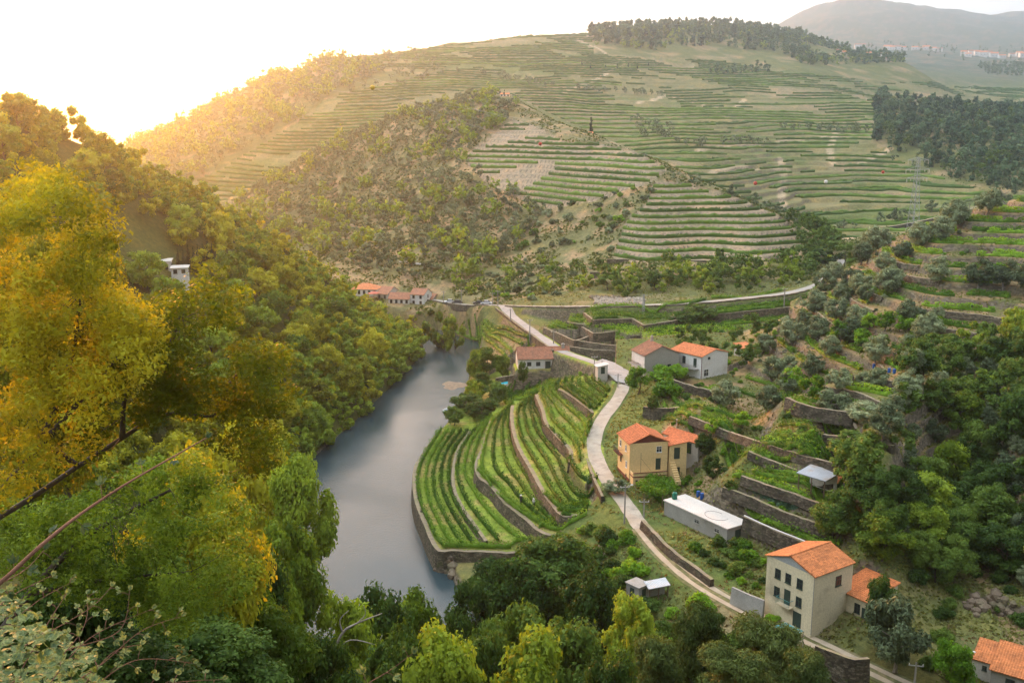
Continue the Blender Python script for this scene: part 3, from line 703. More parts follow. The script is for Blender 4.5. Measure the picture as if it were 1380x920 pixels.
# ------------------------------------------------------------------ roads as strips laid on the ground
def ribbon(name, pts, hw, mat, lift=0.07, off=0.0, jit=0.12, drape=True):
    P = np.array(smooth_line([p[:3] for p in pts], 10)); V = []; Fs = []
    d = np.gradient(P[:,:2], axis=0); d /= np.linalg.norm(d, axis=1)[:,None]; nrm = np.stack([-d[:,1], d[:,0]], 1)
    K = 5
    for i in range(len(P)):
        w = hw + jit*(vnoise(np.array(i*0.37), np.array(off*3+1.3), 5)-0.5)*2
        for k in range(K):
            o = off + w*(2*k/(K-1)-1)
            x, y = P[i,:2] + nrm[i]*o
            z = max(P[i,2], ground(x, y)) if drape else P[i,2]
            V.append((x, y, z+lift))
    for i in range(len(P)-1):
        for k in range(K-1): Fs.append((i*K+k, i*K+k+1, (i+1)*K+k+1, (i+1)*K+k))
    mb = MB(); mb.add(V, Fs); return mb.obj(name, mat, kind='structure', smooth=True)
i_fork = 6
ribbon('village_road', ROAD_W[i_fork:], 1.38, M['road'], 0.08)
ribbon('dirt_track', ROAD_W[:i_fork+1], 1.75, M['verge'], 0.05)
ribbon('wheel_rut_path', ROAD_W[:i_fork+1], 0.40, M['track'], 0.085, off=-0.78)
ribbon('wheel_rut_path', ROAD_W[:i_fork+1], 0.42, M['track'], 0.085, off=0.78)
ribbon('river_road', LOWROAD_W[1:], 1.35, M['asphalt'], 0.08)
ribbon('upper_road', UPROAD_W, 1.3, M['asphalt'], 0.08)
# paved square between the houses
pl = [PZ(u,v,15.6) for u,v in [(800,489),(812,484),(828,489),(846,492),(848,505),(842,517),(830,514),(822,506),(806,500)]]
mb = MB(); mb.add([(x,y,15.74) for x,y,z in pl], [tuple(range(len(pl)))]); mb.obj('paved_square', M['asphalt'], kind='structure')
# sand bar in the river
mb = MB(); c = PZ(612,519,0.0); V=[(c[0],c[1],0.55)]; n=22
for k in range(n):
    t=2*math.pi*k/n; rr_=1+0.18*math.sin(3*t+1)+0.1*math.sin(7*t); V.append((c[0]+5.2*rr_*math.cos(t), c[1]+6.5*rr_*math.sin(t), -0.25))
mb.add(V, [(0,1+k,1+(k+1)%n) for k in range(n)]); mb.obj('sand_bar', M['soil'], kind='structure', smooth=True)

# ------------------------------------------------------------------ retaining walls (each wall a thing)
def wall(pts, h, label, group=None, thick=0.55, mat='stone', cap='cap', name='retaining_wall', rough=0.10, capw=None, smooth=4, category='wall'):
    P = np.array(smooth_line(pts, smooth)) if smooth > 1 else np.array(pts, float)
    # resample about every 0.8 m
    L = np.concatenate([[0], np.cumsum(np.hypot(*np.diff(P[:,:2], axis=0).T))]); n = max(2, int(L[-1]/0.8))
    s = np.linspace(0, L[-1], n); P = np.stack([np.interp(s, L, P[:,k]) for k in range(3)], 1)
    d = np.gradient(P[:,:2], axis=0); d /= (np.linalg.norm(d, axis=1)[:,None]+1e-9); nr_ = np.stack([-d[:,1], d[:,0]], 1)
    # front side faces the camera
    if (nr_*P[:,:2]).sum() > 0: nr_ = -nr_
    hh = h if hasattr(h,'__len__') else [h]*n
    hh = np.interp(np.linspace(0,1,n), np.linspace(0,1,len(hh)), hh)
    V=[]; Fs=[]; ms=[]
    rows = 5
    for i in range(n):
        zt = P[i,2] + (vnoise(np.array(s[i]*0.9), np.array(P[0,0]), 3)-0.5)*rough*2
        for k in range(rows):          # front face, slight batter and lumps
            f = k/(rows-1); lump = (vnoise(np.array(s[i]*1.1), np.array(k*1.7+P[0,0]), 8)-0.5)*rough*1.2
            o = 0.30*(1-f) + lump
            V.append((P[i,0]+nr_[i,0]*(0.25+o), P[i,1]+nr_[i,1]*(0.25+o), zt-hh[i]*(1-f)))
        V.append((P[i,0]-nr_[i,0]*(thick-0.25), P[i,1]-nr_[i,1]*(thick-0.25), zt+0.02))
        V.append((P[i,0]-nr_[i,0]*(thick-0.25), P[i,1]-nr_[i,1]*(thick-0.25), zt-hh[i]))
    K = rows+2
    for i in range(n-1):
        for k in range(K-1): Fs.append((i*K+k, (i+1)*K+k, (i+1)*K+k+1, i*K+k+1)); ms.append(1 if k == rows-1 else 0)
    Fs.append(tuple(range(K))); ms.append(0); Fs.append(tuple((n-1)*K+k for k in range(K))[::-1]); ms.append(0)
    mb = MB(); mb.v=V; mb.f=Fs; mb.m=ms
    pr = dict(label=label, category=category, kind='thing')
    if group: pr['group'] = group
    return mb.obj(name, [M[mat], M[cap] if cap else M[mat]], **pr)
def WZ(uv, z): return [PZ(u, v, z) for u, v in uv]
g = 'dry stone walls of the stepped vineyard'
wall(WZ(W0[4:], 3.65), 3.9, 'long curved stone wall along the river edge of the stepped vineyard', g, thick=0.75)
wall(WZ(W1[2:9], 4.75), 1.2, 'lowest step wall, thin brown line between the outer vine rows', g, thick=0.6)
wall(WZ(W2[2:], 7.05), 2.5, 'curved stone wall with pale earth top beside the short outer vine rows', g, thick=0.75)
wall(WZ(W3[1:], 9.45), 2.5, 'tall stone wall curving through the middle of the stepped vineyard', g, thick=0.75)
wall(WZ(W4[1:7], 11.65), 2.3, 'short curved stone wall below the upper vine rows', g, thick=0.75)
wall(WZ(W5[1:], 13.45), 1.9, 'topmost stone wall of the stepped vineyard near the square', g, thick=0.8)
wall(WZ([(812,668),(797,635),(791,612),(790,592),(799,566),(817,542),(829,526)], 12.9), 1.6, 'low stone wall holding the cobbled lane above the vineyard', thick=0.5, mat='stone_dark')
wall([PZ(u,v,z) for u,v,z in [(822,505,15.7),(831,513,15.6),(838,521,15.2),(839,530,14.7)]], 3.0, 'grey curved retaining wall under the paved square')
wall([PZ(u,v,z) for u,v,z in [(866,700,13.6),(880,715,13.4),(905,740,13.2),(935,762,13.0),(960,780,12.9)]], 1.6, 'mossy stone bank wall uphill of the dirt track', mat='stone_dark')
wall([PZ(u,v,z) for u,v,z in [(668,509,8.0),(700,504,8.3),(740,499,8.7),(765,495,9.0),(800,493,10.5)]], 1.4, 'thin stone wall between the flat vine field and the long white house', thick=0.4)
# river road wall and the stepped walls under the upper road
def offs(pts, o, dz=0):
    P = np.array([p[:3] for p in pts], float); d = np.gradient(P[:,:2], axis=0); d /= np.linalg.norm(d, axis=1)[:,None]
    P[:,0] += -d[:,1]*o; P[:,1] += d[:,0]*o; P[:,2] += dz; return [tuple(p) for p in P]
wall(offs(LOWROAD_W[3:10], -2.3 if False else 2.3, 0.5), 3.2, 'dark stone wall carrying the concrete road above the river vines', mat='stone_dark', thick=0.4)
wall(offs(LOWROAD_W[9:], 2.2, 0.4), [2.2,2.6,2.2], 'stone embankment wall below the road to the village', mat='stone_dark', thick=0.4)
g = 'stepped stone walls under the upper road'
wall(offs(UPROAD_W[1:10], -2.6, 0.35), [1.0,4.0,4.4,3.0,2.6,2.8,2.8,2.8], 'longest stone retaining wall, carrying the upper road', g, thick=0.45)
wall(offs(UPROAD_W[5:10], -8.2, -2.25), 2.9, 'second long stone wall following the upper road below its vine strip', g, thick=0.45)
for (poly, z, h, lab) in [
    ([(787,421),(800,431),(826,430),(852,429),(868,438),(900,433),(930,428),(952,421),(1000,419),(1062,414)], 18.45, 4.5, 'zigzag stone wall under the highest vine strip by the road'),
    ([(764,434),(785,437),(797,431)], 16.65, 2.2, 'small stone wall under a tiny vine plot below the junction'),
    ([(784,440),(800,449),(832,446),(846,453),(862,451)], 16.25, 2.6, 'stone wall with one bend under the second vine strip'),
    ([(733,441),(755,450),(775,459),(793,453)], 15.35, 2.4, 'stone wall under the sloping vine plot beside the concrete road'),
    ([(776,458),(800,462),(833,466),(846,458)], 15.25, 1.8, 'stone wall under the third vine strip'),
    ([(762,466),(800,471),(838,473)], 13.95, 1.6, 'lowest stone wall of the stepped plots behind the long white house'),
    ([(866,460),(900,452),(960,447),(1060,440)], 15.6, 2.0, 'faint long stone wall between grassy strips below the zigzag wall')]:
    wall(WZ(poly, z), h, lab, g, smooth=1)
# walls of the farm plots on the right
g = 'farm terrace walls'
for pts, h, w_, lab in STEPS: wall([PZ(*p) for p in pts], h+0.3, lab, g, mat='stone_dark', thick=0.5, smooth=2)
wall([PZ(u,v,z) for u,v,z in [(1100,868,14.6),(1120,876,14.6),(1150,887,14.6),(1170,886,14.4)]], 3.2, 'tall mossy stone wall beside the big cream house at the track', mat='stone_dark', thick=0.4)
wall([PZ(u,v,z) for u,v,z in [(988,790,13.9),(1010,800,13.9),(1031,808,13.9)]], 2.2, 'grey block wall left of the big cream house', mat='concrete', cap='concrete', rough=0.01, thick=0.25)
# long walls at the foot of the hill vineyards
wall([PY(u,v,y) for u,v,y in [(818,349,366),(880,350,363.5),(960,351,363.5),(1075,346,364)]], 4.2, 'long dark stone wall at the foot of the lower spur vineyard', smooth=2)
wall([PY(u,v,y) for u,v,y in [(795,366,352),(850,368,350),(880,362,352),(915,354,358)]], 2.6, 'lower stone wall below a two row vine plot on the spur', smooth=2)
wall([PY(u,v,y) for u,v,y in [(1135,311,512),(1180,308,508),(1230,300,505),(1290,287,508),(1330,276,530)]], 5.5, 'dark wall with a pale path on top below the far terraces', smooth=2, mat='stone_dark', thick=2.5)

# ------------------------------------------------------------------ trees and shrubs: a few meshes per kind, then one object per tree
def quads_from(cent, nrm, leaf, rng, aspect=0.55):
    n = len(cent); t = rng.normal(size=(n,3)); t -= nrm*(t*nrm).sum(1)[:,None]; t /= (np.linalg.norm(t,axis=1)[:,None]+1e-9)
    b = np.cross(nrm, t); L = leaf*(0.5+1.1*rng.uniform(0,1,(n,1))**1.6); t = t*L; b = b*L*aspect
    bend = nrm*L*0.18
    V = np.stack([cent-t, cent-b+bend, cent+t, cent+b+bend], 1).reshape(-1,3)
    return V
ICO = None
def ico():
    global ICO
    if ICO is None:
        import bmesh
        bm = bmesh.new(); bmesh.ops.create_icosphere(bm, subdivisions=1, radius=1); bm.verts.ensure_lookup_table()
        ICO = (np.array([v.co[:] for v in bm.verts]), [tuple(v.index for v in f.verts) for f in bm.faces]); bm.free()
    return ICO
def crown_arrays(spec, lod, seed):
    g = np.random.default_rng(seed)
    sh = spec['shape']; H = spec['h']; r = spec['r']; z0 = spec['z0']
    n_leaf, leaf, nb = spec['lod'][lod]
    nc = spec['nc'] if lod in ('vhi','hi','mid') else max(5, spec['nc']//4)
    C = []; RC = []
    for k in range(nc):
        if sh == 'round':
            d = g.normal(size=3); d /= np.linalg.norm(d); d[2] = d[2]*0.95+0.05
            q = g.uniform(0.35,0.86)**0.6
            c = np.array([d[0]*r*q, d[1]*r*q, z0+(H-z0)*0.50+d[2]*(H-z0)*0.50*q]); rc = r*g.uniform(0.20,0.38)
        elif sh == 'column':
            t = g.uniform(0,1); w = math.sin(math.pi*min(1,0.12+0.88*t)**0.6)
            c = np.array([g.normal()*r*0.25*w, g.normal()*r*0.25*w, z0+(H-z0)*t*0.94]); rc = r*0.75*max(w,0.18)
        elif sh == 'pine':
            t = g.uniform(0,1)**0.8; a = g.uniform(0,2*math.pi); q = r*(1-0.55*t)*g.uniform(0.3,1)
            c = np.array([q*math.cos(a), q*math.sin(a), z0+(H-z0)*t*0.9]); rc = r*g.uniform(0.18,0.30)
        elif sh == 'tall':
            t = g.uniform(0,1); a = g.uniform(0,2*math.pi); q = r*g.uniform(0.1,0.75)*math.sin(math.pi*(0.15+0.8*t))
            c = np.array([q*math.cos(a), q*math.sin(a), z0+(H-z0)*t*0.93]); rc = r*g.uniform(0.3,0.5)
        elif sh == 'shrub':
            a = g.uniform(0,2*math.pi); q = r*g.uniform(0,0.8)
            c = np.array([q*math.cos(a), q*math.sin(a), H*g.uniform(0.2,0.75)*(1-0.5*(q/r)**2)]); rc = r*g.uniform(0.28,0.45)
        C.append(c); RC.append(rc)
    C = np.array(C); RC = np.array(RC)
    w = RC**2; w /= w.sum(); idx = g.choice(nc, n_leaf, p=w)
    d = g.normal(size=(n_leaf,3)); d /= np.linalg.norm(d,axis=1)[:,None]
    q = g.uniform(0.35,1,(n_leaf,1))**0.45
    fl = spec.get('flat',0.8)
    dirs = d*np.array([1,1,fl])
    P = C[idx]+dirs*RC[idx][:,None]*q*g.uniform(0.85,1.2,(n_leaf,1))
    P[:,2] = np.maximum(P[:,2], 0.05)
    nr_ = d*0.8+g.normal(size=(n_leaf,3))*0.55+np.array([0,0,0.45]); nr_ /= np.linalg.norm(nr_,axis=1)[:,None]
    V = quads_from(P, nr_, leaf, g, spec.get('aspect',0.55)); Q = np.arange(len(V)).reshape(-1,4)
    # leafy masses inside, so that the crown is not see-through
    iv, ifc = ico(); TV=[]; TF=[]; o = len(V)
    for k in range(min(nb, nc)):
        j = int(g.integers(nc)) if nb < nc else k
        sc = RC[j]*spec.get('core',0.62)*(1.2 if lod in ('lo','xs') else 1); vv = iv*sc*(1+0.25*g.normal(size=(len(iv),1)).clip(-1,1))*np.array([1,1,fl])+C[j]
        TV.append(vv); TF += [(a+o,b+o,c_+o) for a,b,c_ in ifc]; o += len(iv)
    return V, Q, (np.concatenate(TV) if TV else np.zeros((0,3))), TF
def trunk_mb(spec, seed, n=6):
    g = np.random.default_rng(seed+500); mb = MB(); H = spec['h']; z0 = spec['z0']; r = spec['r']; tr = spec['tr']
    top = z0+(H-z0)*0.6
    bx, by = g.normal()*r*0.12, g.normal()*r*0.12
    path = [(0,0,-0.5),(0,0,0.1),(bx*0.3,by*0.3,z0*0.6),(bx,by,z0+(top-z0)*0.3),(bx*1.3,by*1.1,top)]
    mb.tube(path, [tr*1.35,tr*1.1,tr*0.9,tr*0.65,tr*0.25], n)
    if spec['shape'] in ('round','pine','tall'):
        for k in range(6):
            a = 2*math.pi*k/6+g.uniform(-.4,.4); t = g.uniform(0.15,0.8); zz = z0*0.7+(top-z0*0.7)*t; L = r*g.uniform(0.45,0.8)
            mb.tube([(bx*t,by*t,zz),(bx*t+math.cos(a)*L*0.5,by*t+math.sin(a)*L*0.5,zz+L*0.28),(bx+math.cos(a)*L,by+math.sin(a)*L,zz+L*0.62)], [tr*0.42,tr*0.3,tr*0.1], 5)
    return mb
# lod: leaves, leaf half-length, inner masses
SPEC = {
 'broad': dict(shape='round', h=7.5, r=3.6, z0=0.6, tr=0.20, nc=46, mat='L_oak', lod={'vhi':(26000,0.125,46),'hi':(11000,0.18,46),'mid':(4600,0.25,46),'lo':(700,0.45,14),'xs':(110,0.8,5)}),
 'dark': dict(shape='round', h=8.5, r=3.6, z0=0.5, tr=0.22, nc=46, mat='L_dark', lod={'vhi':(26000,0.125,46),'hi':(11000,0.18,46),'mid':(4600,0.25,46),'lo':(700,0.45,14),'xs':(110,0.8,5)}),
 'gold': dict(shape='round', h=7.5, r=3.6, z0=0.6, tr=0.20, nc=46, mat='L_gold2', lod={'vhi':(26000,0.125,46),'hi':(11000,0.18,46),'mid':(4600,0.25,46),'lo':(700,0.45,14),'xs':(110,0.8,5)}),
 'amber': dict(shape='round', h=7.5, r=3.6, z0=0.6, tr=0.20, nc=46, mat='L_gold', lod={'vhi':(60000,0.085,46),'hi':(20000,0.13,46),'mid':(3600,0.20,46),'lo':(620,0.42,12),'xs':(90,0.75,4)}),
 'olive': dict(shape='round', h=4.2, r=2.1, z0=0.45, tr=0.16, nc=34, mat='L_olive', aspect=0.35, core=0.55, lod={'hi':(9000,0.14,34),'mid':(3600,0.19,34),'lo':(460,0.32,12),'xs':(80,0.55,6)}),
 'citrus': dict(shape='round', h=3.3, r=1.6, z0=0.35, tr=0.10, nc=26, mat='L_fresh', lod={'hi':(4000,0.10,26),'mid':(2000,0.14,26),'lo':(350,0.28,8),'xs':(60,0.5,4)}),
 'pine': dict(shape='pine', h=10, r=4.6, z0=2.2, tr=0.24, nc=80, mat='L_pine', aspect=0.22, flat=0.55, core=0.45, lod={'vhi':(30000,0.21,60),'hi':(20000,0.22,70),'mid':(6000,0.26,60),'lo':(700,0.5,12),'xs':(90,0.9,4)}),
 'gum': dict(shape='tall', h=10.5, r=4.0, z0=1.0, tr=0.22, nc=40, mat='L_wood', lod={'mid':(2600,0.3,40),'lo':(420,0.75,16),'xs':(90,1.3,8)}),
 'cypress': dict(shape='column', h=8, r=0.85, z0=0.3, tr=0.12, nc=34, mat='L_cypress', flat=1.3, lod={'hi':(3000,0.12,30),'mid':(1600,0.2,30),'lo':(420,0.3,18),'xs':(90,0.45,6)}),
 'shrub': dict(shape='shrub', h=2.2, r=1.6, z0=0.1, tr=0.06, nc=22, mat='L_dark', lod={'vhi':(5000,0.10,22),'hi':(3000,0.13,22),'mid':(1500,0.16,22),'lo':(260,0.32,7),'xs':(50,0.5,3)}),
 'bush': dict(shape='shrub', h=2.0, r=1.5, z0=0.1, tr=0.06, nc=22, mat='L_fresh', lod={'vhi':(5000,0.10,22),'hi':(3000,0.13,22),'mid':(1500,0.16,22),'lo':(260,0.32,7),'xs':(50,0.5,3)}),
 'scrub': dict(shape='shrub', h=1.8, r=1.5, z0=0.1, tr=0.06, nc=18, mat='L_olive', lod={'hi':(3000,0.10,22),'mid':(1300,0.16,18),'lo':(240,0.32,7),'xs':(50,0.5,3)}),
}
NVAR = {'vhi':2,'hi':3,'mid':4,'lo':4,'xs':3}
_cm = {}; _tm = {}; _wm = {}
def mixed_mesh(name, V, Q, TV, TF, mats, midx=None):
    flat = np.concatenate([np.asarray(Q,np.int32).ravel(), np.asarray(TF,np.int32).ravel()]) if len(TF) else np.asarray(Q,np.int32).ravel()
    st = np.concatenate([np.arange(len(Q))*4, len(Q)*4+np.arange(len(TF))*3])
    me = mesh_np(name, np.concatenate([V, TV]) if len(TV) else V, flat, st)
    for m in mats: me.materials.append(m)
    return me
def crown_mesh(sp, lod, var):
    k = (sp, lod, var)
    if k not in _cm:
        V,Q,TV,TF = crown_arrays(SPEC[sp], lod, hash((sp,var)) % 1000 if False else (sum(map(ord,sp))*7+var*13))
        _cm[k] = mixed_mesh('crown_'+sp, V,Q,TV,TF,[M[SPEC[sp]['mat']]])
    return _cm[k]
def trunk_mesh(sp, var):
    k = (sp, var)
    if k not in _tm: _tm[k] = trunk_mb(SPEC[sp], sum(map(ord,sp))*7+var*13).mesh('trunk_'+sp, M['bark_grey'] if sp == 'olive' else M['bark'])
    return _tm[k]
def whole_mesh(sp, lod, var):
    """crown and trunk in one mesh for trees too small to show parts"""
    k = (sp, lod, var)
    if k not in _wm:
        V,Q,TV,TF = crown_arrays(SPEC[sp], lod, sum(map(ord,sp))*7+var*13)
        mb = trunk_mb(SPEC[sp], sum(map(ord,sp))*7+var*13, 4); n = len(V)+len(TV)
        me = mixed_mesh('tree_'+sp, V,Q, np.concatenate([TV.reshape(-1,3), np.array(mb.v)]), list(TF), [M[SPEC[sp]['mat']], M['bark']])
        _wm[k] = me
    return _wm[k]
TREES = []      # every plant of the scene, built at the end
NAMES = dict(broad='broadleaf_tree', dark='broadleaf_tree', gold='broadleaf_tree', amber='broadleaf_tree', olive='olive_tree', citrus='citrus_tree', pine='pine_tree', gum='forest_tree', cypress='cypress_tree', shrub='shrub', bush='bush', scrub='hill_shrub')
CATS = dict(broad='tree', dark='tree', gold='tree', amber='tree', olive='olive tree', citrus='citrus tree', pine='pine tree', gum='forest tree', cypress='cypress', shrub='shrub', bush='bush', scrub='hill shrub')
def plant(sp, x, y, s=1.0, sz=None, label='', group=None, z=None, rot=None, keep=False):
    if z is None: z = ground(x, y)
    TREES.append(dict(sp=sp, x=float(x), y=float(y), z=float(z), s=float(s), sz=float(sz or s), rot=random.uniform(0,6.28) if rot is None else rot, label=label, group=group, keep=keep))
def top(sp, u, v, Y, wpx, label, group=None, keep=True, zmin=0.6):
    """a tree whose crown top shows at pixel (u, v), standing at distance Y, crown wpx pixels wide"""
    x, _, zt = PY(u, v, Y); zg = ground(x, Y); S = SPEC[sp]
    s = wpx/F*Y/(2.1*S['r']); h = max(zt-zg, S['h']*s*zmin)
    if h > S['h']*s*2.0: h = S['h']*s*2.0; zg = zt-h
    plant(sp, x, Y, s, h/S['h'], label, group, z=zg, keep=keep)
def at_ground(sp, u, v, s, label, group=None, ymin=0, keep=True, sz=None):
    p = hit(u, v, ymin); plant(sp, p[0], p[1], s, sz, label, group, z=p[2], keep=keep)
KEEP_CLEAR = []      # (x, y, r) round houses, filled in by the buildings
def scatter(poly, y0, y1, cell, choices, label, group, smin=0.75, smax=1.25, dens=1.0, clump=None, seed=1, road=2.5, allow_prom=False, hide=0.0, labels=None, expand=0):
    g = np.random.default_rng(seed)
    w = [PY(u, v, y) for (u, v) in poly for y in (y0, y1)]
    x0, x1 = min(p[0] for p in w), max(p[0] for p in w)
    nx, ny = int((x1-x0)/cell)+1, int((y1-y0)/cell)+1
    X = x0+(np.arange(nx)[:,None]+g.uniform(0,1,(nx,ny)))*cell; Y = y0+(np.arange(ny)[None]+g.uniform(0,1,(nx,ny)))*cell
    X = X.ravel(); Y = Y.ravel()
    z, i, j, r = groundv(X, Y); u, v = proj(X, Y, z)
    ok = in_poly(u, v, poly) & (Y >= y0) & (Y <= y1)
    hh = 5.0
    ok &= ((z+hh-CAMZ)/r >= GVIS[i, np.maximum(j-3,0)]-hide)
    ok &= (GM['road'][i,j] > road) & (GM['riv'][i,j] > 0.8)
    if not allow_prom: ok &= ~(GM['prom'][i,j]) & ~(GM['mid'][i,j])
    ok &= g.uniform(0,1,len(X)) < dens
    if clump: ok &= fbm(X/clump[0], Y/clump[0], seed+5, 2) > clump[1]
    for cx, cy, cr in KEEP_CLEAR: ok &= np.hypot(X-cx, Y-cy) > cr
    sp_, pw = zip(*choices)
    n = 0
    for q in np.nonzero(ok)[0]:
        sp = sp_[g.choice(len(sp_), p=np.array(pw)/sum(pw))]; s = g.uniform(smin, smax)
        lb = labels[sp] if labels and sp in labels else label
        plant(sp, X[q], Y[q], s, s*g.uniform(0.85,1.2), lb[0] if isinstance(lb, tuple) else lb, (lb[1] if isinstance(lb, tuple) else group), z=z[q], rot=g.uniform(0,6.28)); n += 1
    print('scatter', seed, n, choices[0][0])
    return n
def lod_for(sp, Y, s):
    L = SPEC[sp]['lod']; want = 'vhi' if Y < 75 else 'hi' if Y < 130 else 'mid' if Y < 300 else 'lo'
    for k in [want] + ['vhi','hi','mid','lo']:
        if k in L and ['vhi','hi','mid','lo'].index(k) >= ['vhi','hi','mid','lo'].index(want): return k
    return 'lo'
def build_plants():
    bycat = {}
    for t in TREES:
        t['px'] = SPEC[t['sp']]['r']*2*t['s']/math.hypot(t['x'],t['y'])*F; bycat.setdefault(NAMES[t['sp']], []).append(t)
    stats = {}
    for nm, L in bycat.items():
        L.sort(key=lambda t: (not t['keep'], -t['px']))
        keep, rest = L[:292], L[292:]
        stats[nm] = (len(keep), len(rest))
        for t in keep:
            sp = t['sp']; lod = lod_for(sp, t['y'], t['s']); var = int(abs(t['x']*7.3+t['y']*3.1)) % NVAR[lod]
            pr = dict(label=t['label'], category=CATS[sp])
            if t['group']: pr['group'] = t['group']
            sc = (t['s'], t['s'], t['sz'])
            if t['px'] > 12 or sp == 'cypress' or (sp == 'gum' and t['px'] > 9):
                rt = root(nm, (t['x'],t['y'],t['z']-0.1), t['rot'], **pr); rt.scale = sc
                if sp not in ('shrub','bush','scrub'): link('trunk', trunk_mesh(sp, var), rt)
                link('crown' if sp not in ('shrub','bush','scrub') else 'foliage', crown_mesh(sp, lod, var), rt)
            else:
                o = link(nm, crown_mesh(sp, lod, var) if sp in ('shrub','bush','scrub') else whole_mesh(sp, lod, var), None, (t['x'],t['y'],t['z']-0.1), **pr)
                o.rotation_euler[2] = t['rot']; o.scale = sc
        if rest:
            # the rest of the kind: one merged object
            groups = {}
            for t in rest: groups.setdefault(t['sp'], []).append(t)
            AV=[];AQ=[];AT=[];MI=[];off=0; mats=[]
            arr = {}
            Vs=[]; Qs=[]; Ts=[]; Mq=[]; Mt=[]
            for gi, (sp, ts) in enumerate(groups.items()):
                mats.append(M[SPEC[sp]['mat']])
                for t in ts:
                    lod = 'lo' if t['y'] < 330 else 'xs'; var = int(abs(t['x']*7.3+t['y']*3.1)) % 3
                    k = (sp, lod, var)
                    if k not in arr:
                        V,Q,TV,TF = crown_arrays(SPEC[sp], lod, sum(map(ord,sp))*7+var*13); arr[k] = (np.concatenate([V,TV]), Q, np.array(TF,np.int32).reshape(-1,3))
                    V,Q,TF = arr[k]; c, s_ = math.cos(t['rot']), math.sin(t['rot'])
                    W_ = np.stack([(V[:,0]*c-V[:,1]*s_)*t['s']+t['x'], (V[:,0]*s_+V[:,1]*c)*t['s']+t['y'], V[:,2]*t['sz']+t['z']], 1)
                    Vs.append(W_.astype(np.float32)); Qs.append(Q+off); Ts.append(TF+off); Mq.append(np.full(len(Q),gi)); Mt.append(np.full(len(TF),gi)); off += len(V)
            V = np.concatenate(Vs); Q = np.concatenate(Qs); T = np.concatenate(Ts)
            me = mixed_mesh('far_'+nm, V, Q, np.zeros((0,3)), T, mats)
            me.polygons.foreach_set('material_index', np.concatenate(Mq+Mt).astype(np.int32))
            link({'broadleaf_tree':'far_woodland','olive_tree':'far_olive_grove','forest_tree':'far_forest','shrub':'undergrowth','bush':'green_undergrowth','hill_shrub':'hill_scrub'}.get(nm,'far_'+nm+'_wood'), me, kind='stuff')
    print('PLANTS', stats)

# ------------------------------------------------------------------ vine rows
def hedge_arrays(P, h=1.5, w=0.7, per_m=26, leaf=0.15, seed=0, gap=0.06, z0=0.25):
    """leafy row along a polyline on the ground"""
    g = np.random.default_rng(seed); P = np.array(P, float)
    L = np.concatenate([[0], np.cumsum(np.hypot(*np.diff(P[:,:2],axis=0).T))]); n = max(10, int(L[-1]*per_m))
    s = g.uniform(0, L[-1], n)
    # plants about every 1.3 m, slightly uneven in height
    ph = vnoise(s*0.75, np.full(n, seed*1.7), 4); keep = ph > gap; s = s[keep]; ph = ph[keep]; n = len(s)
    C = np.stack([np.interp(s, L, P[:,k]) for k in range(3)], 1)
    d = np.stack([np.interp(s+0.3, L, P[:,k])-np.interp(s-0.3, L, P[:,k]) for k in range(2)], 1); d /= (np.linalg.norm(d,axis=1)[:,None]+1e-9)
    side = g.normal(size=n).clip(-1.7,1.7)*w*0.42
    hh = z0+(h*(0.72+0.5*ph)-z0)*g.uniform(0,1,n)**0.75
    C[:,0] += -d[:,1]*side; C[:,1] += d[:,0]*side; C[:,2] += hh
    nr_ = np.stack([-d[:,1]*np.sign(side)*0.9, d[:,0]*np.sign(side)*0.9, (hh/h)*0.9], 1)+g.normal(size=(n,3))*0.5; nr_ /= np.linalg.norm(nr_,axis=1)[:,None]
    return quads_from(C, nr_, leaf, g, 0.8)
def hedge_core(P, h, w, mb=None):
    mb = mb or MB(); P = np.array(P, float); d = np.gradient(P[:,:2],axis=0); d /= (np.linalg.norm(d,axis=1)[:,None]+1e-9)
    V=[]; K=5
    for i,p in enumerate(P):
        nx, ny = -d[i,1], d[i,0]; j = 0.75+0.5*vnoise(np.array(i*0.83), np.array(p[0]), 2)
        for a,b in ((-0.42,0.15),(-0.5,0.55),(0,1),(0.5,0.55),(0.42,0.15)):
            V.append((p[0]+nx*a*w*j*0.8, p[1]+ny*a*w*j*0.8, p[2]+b*h*0.62*j))
    Fs=[(i*K+k,i*K+k+1,(i+1)*K+k+1,(i+1)*K+k) for i in range(len(P)-1) for k in range(K-1)]
    mb.add(V,Fs); return mb
def resample(P, step):
    P = np.array(P, float); L = np.concatenate([[0], np.cumsum(np.hypot(*np.diff(P[:,:2],axis=0).T))]); n = max(2, int(L[-1]/step)+1)
    s = np.linspace(0, L[-1], n); return np.stack([np.interp(s, L, P[:,k]) for k in range(P.shape[1])], 1)
def vine_row(P, label, group, h=1.5, w=0.7, per_m=26, leaf=0.15, mat='L_vine', seed=None, core=True, gap=0.06, zmax=None):
    seed = seed if seed is not None else int(abs(P[0][0]*13+P[0][1]*7))
    P = resample([(p[0],p[1],ground(p[0],p[1])) for p in P], 1.0)
    P = np.array([(p[0],p[1],ground(p[0],p[1])) for p in P])
    if zmax is not None: P = P[P[:,2] < zmax]
    if len(P) < 3: return None
    V = hedge_arrays(P, h, w, per_m, leaf, seed, gap); Q = np.arange(len(V)).reshape(-1,4)
    TV = np.zeros((0,3)); TF = []
    if core:
        mb = hedge_core(P, h, w*0.8); q2 = np.array(mb.f)+len(V); V = np.concatenate([V, np.array(mb.v)]); Q = np.concatenate([Q, q2])
    me = mixed_mesh('vine_row', V, Q, TV, TF, [M[mat]])
    return link('vine_row', me, None, None, label=label, category='vine row', group=group)
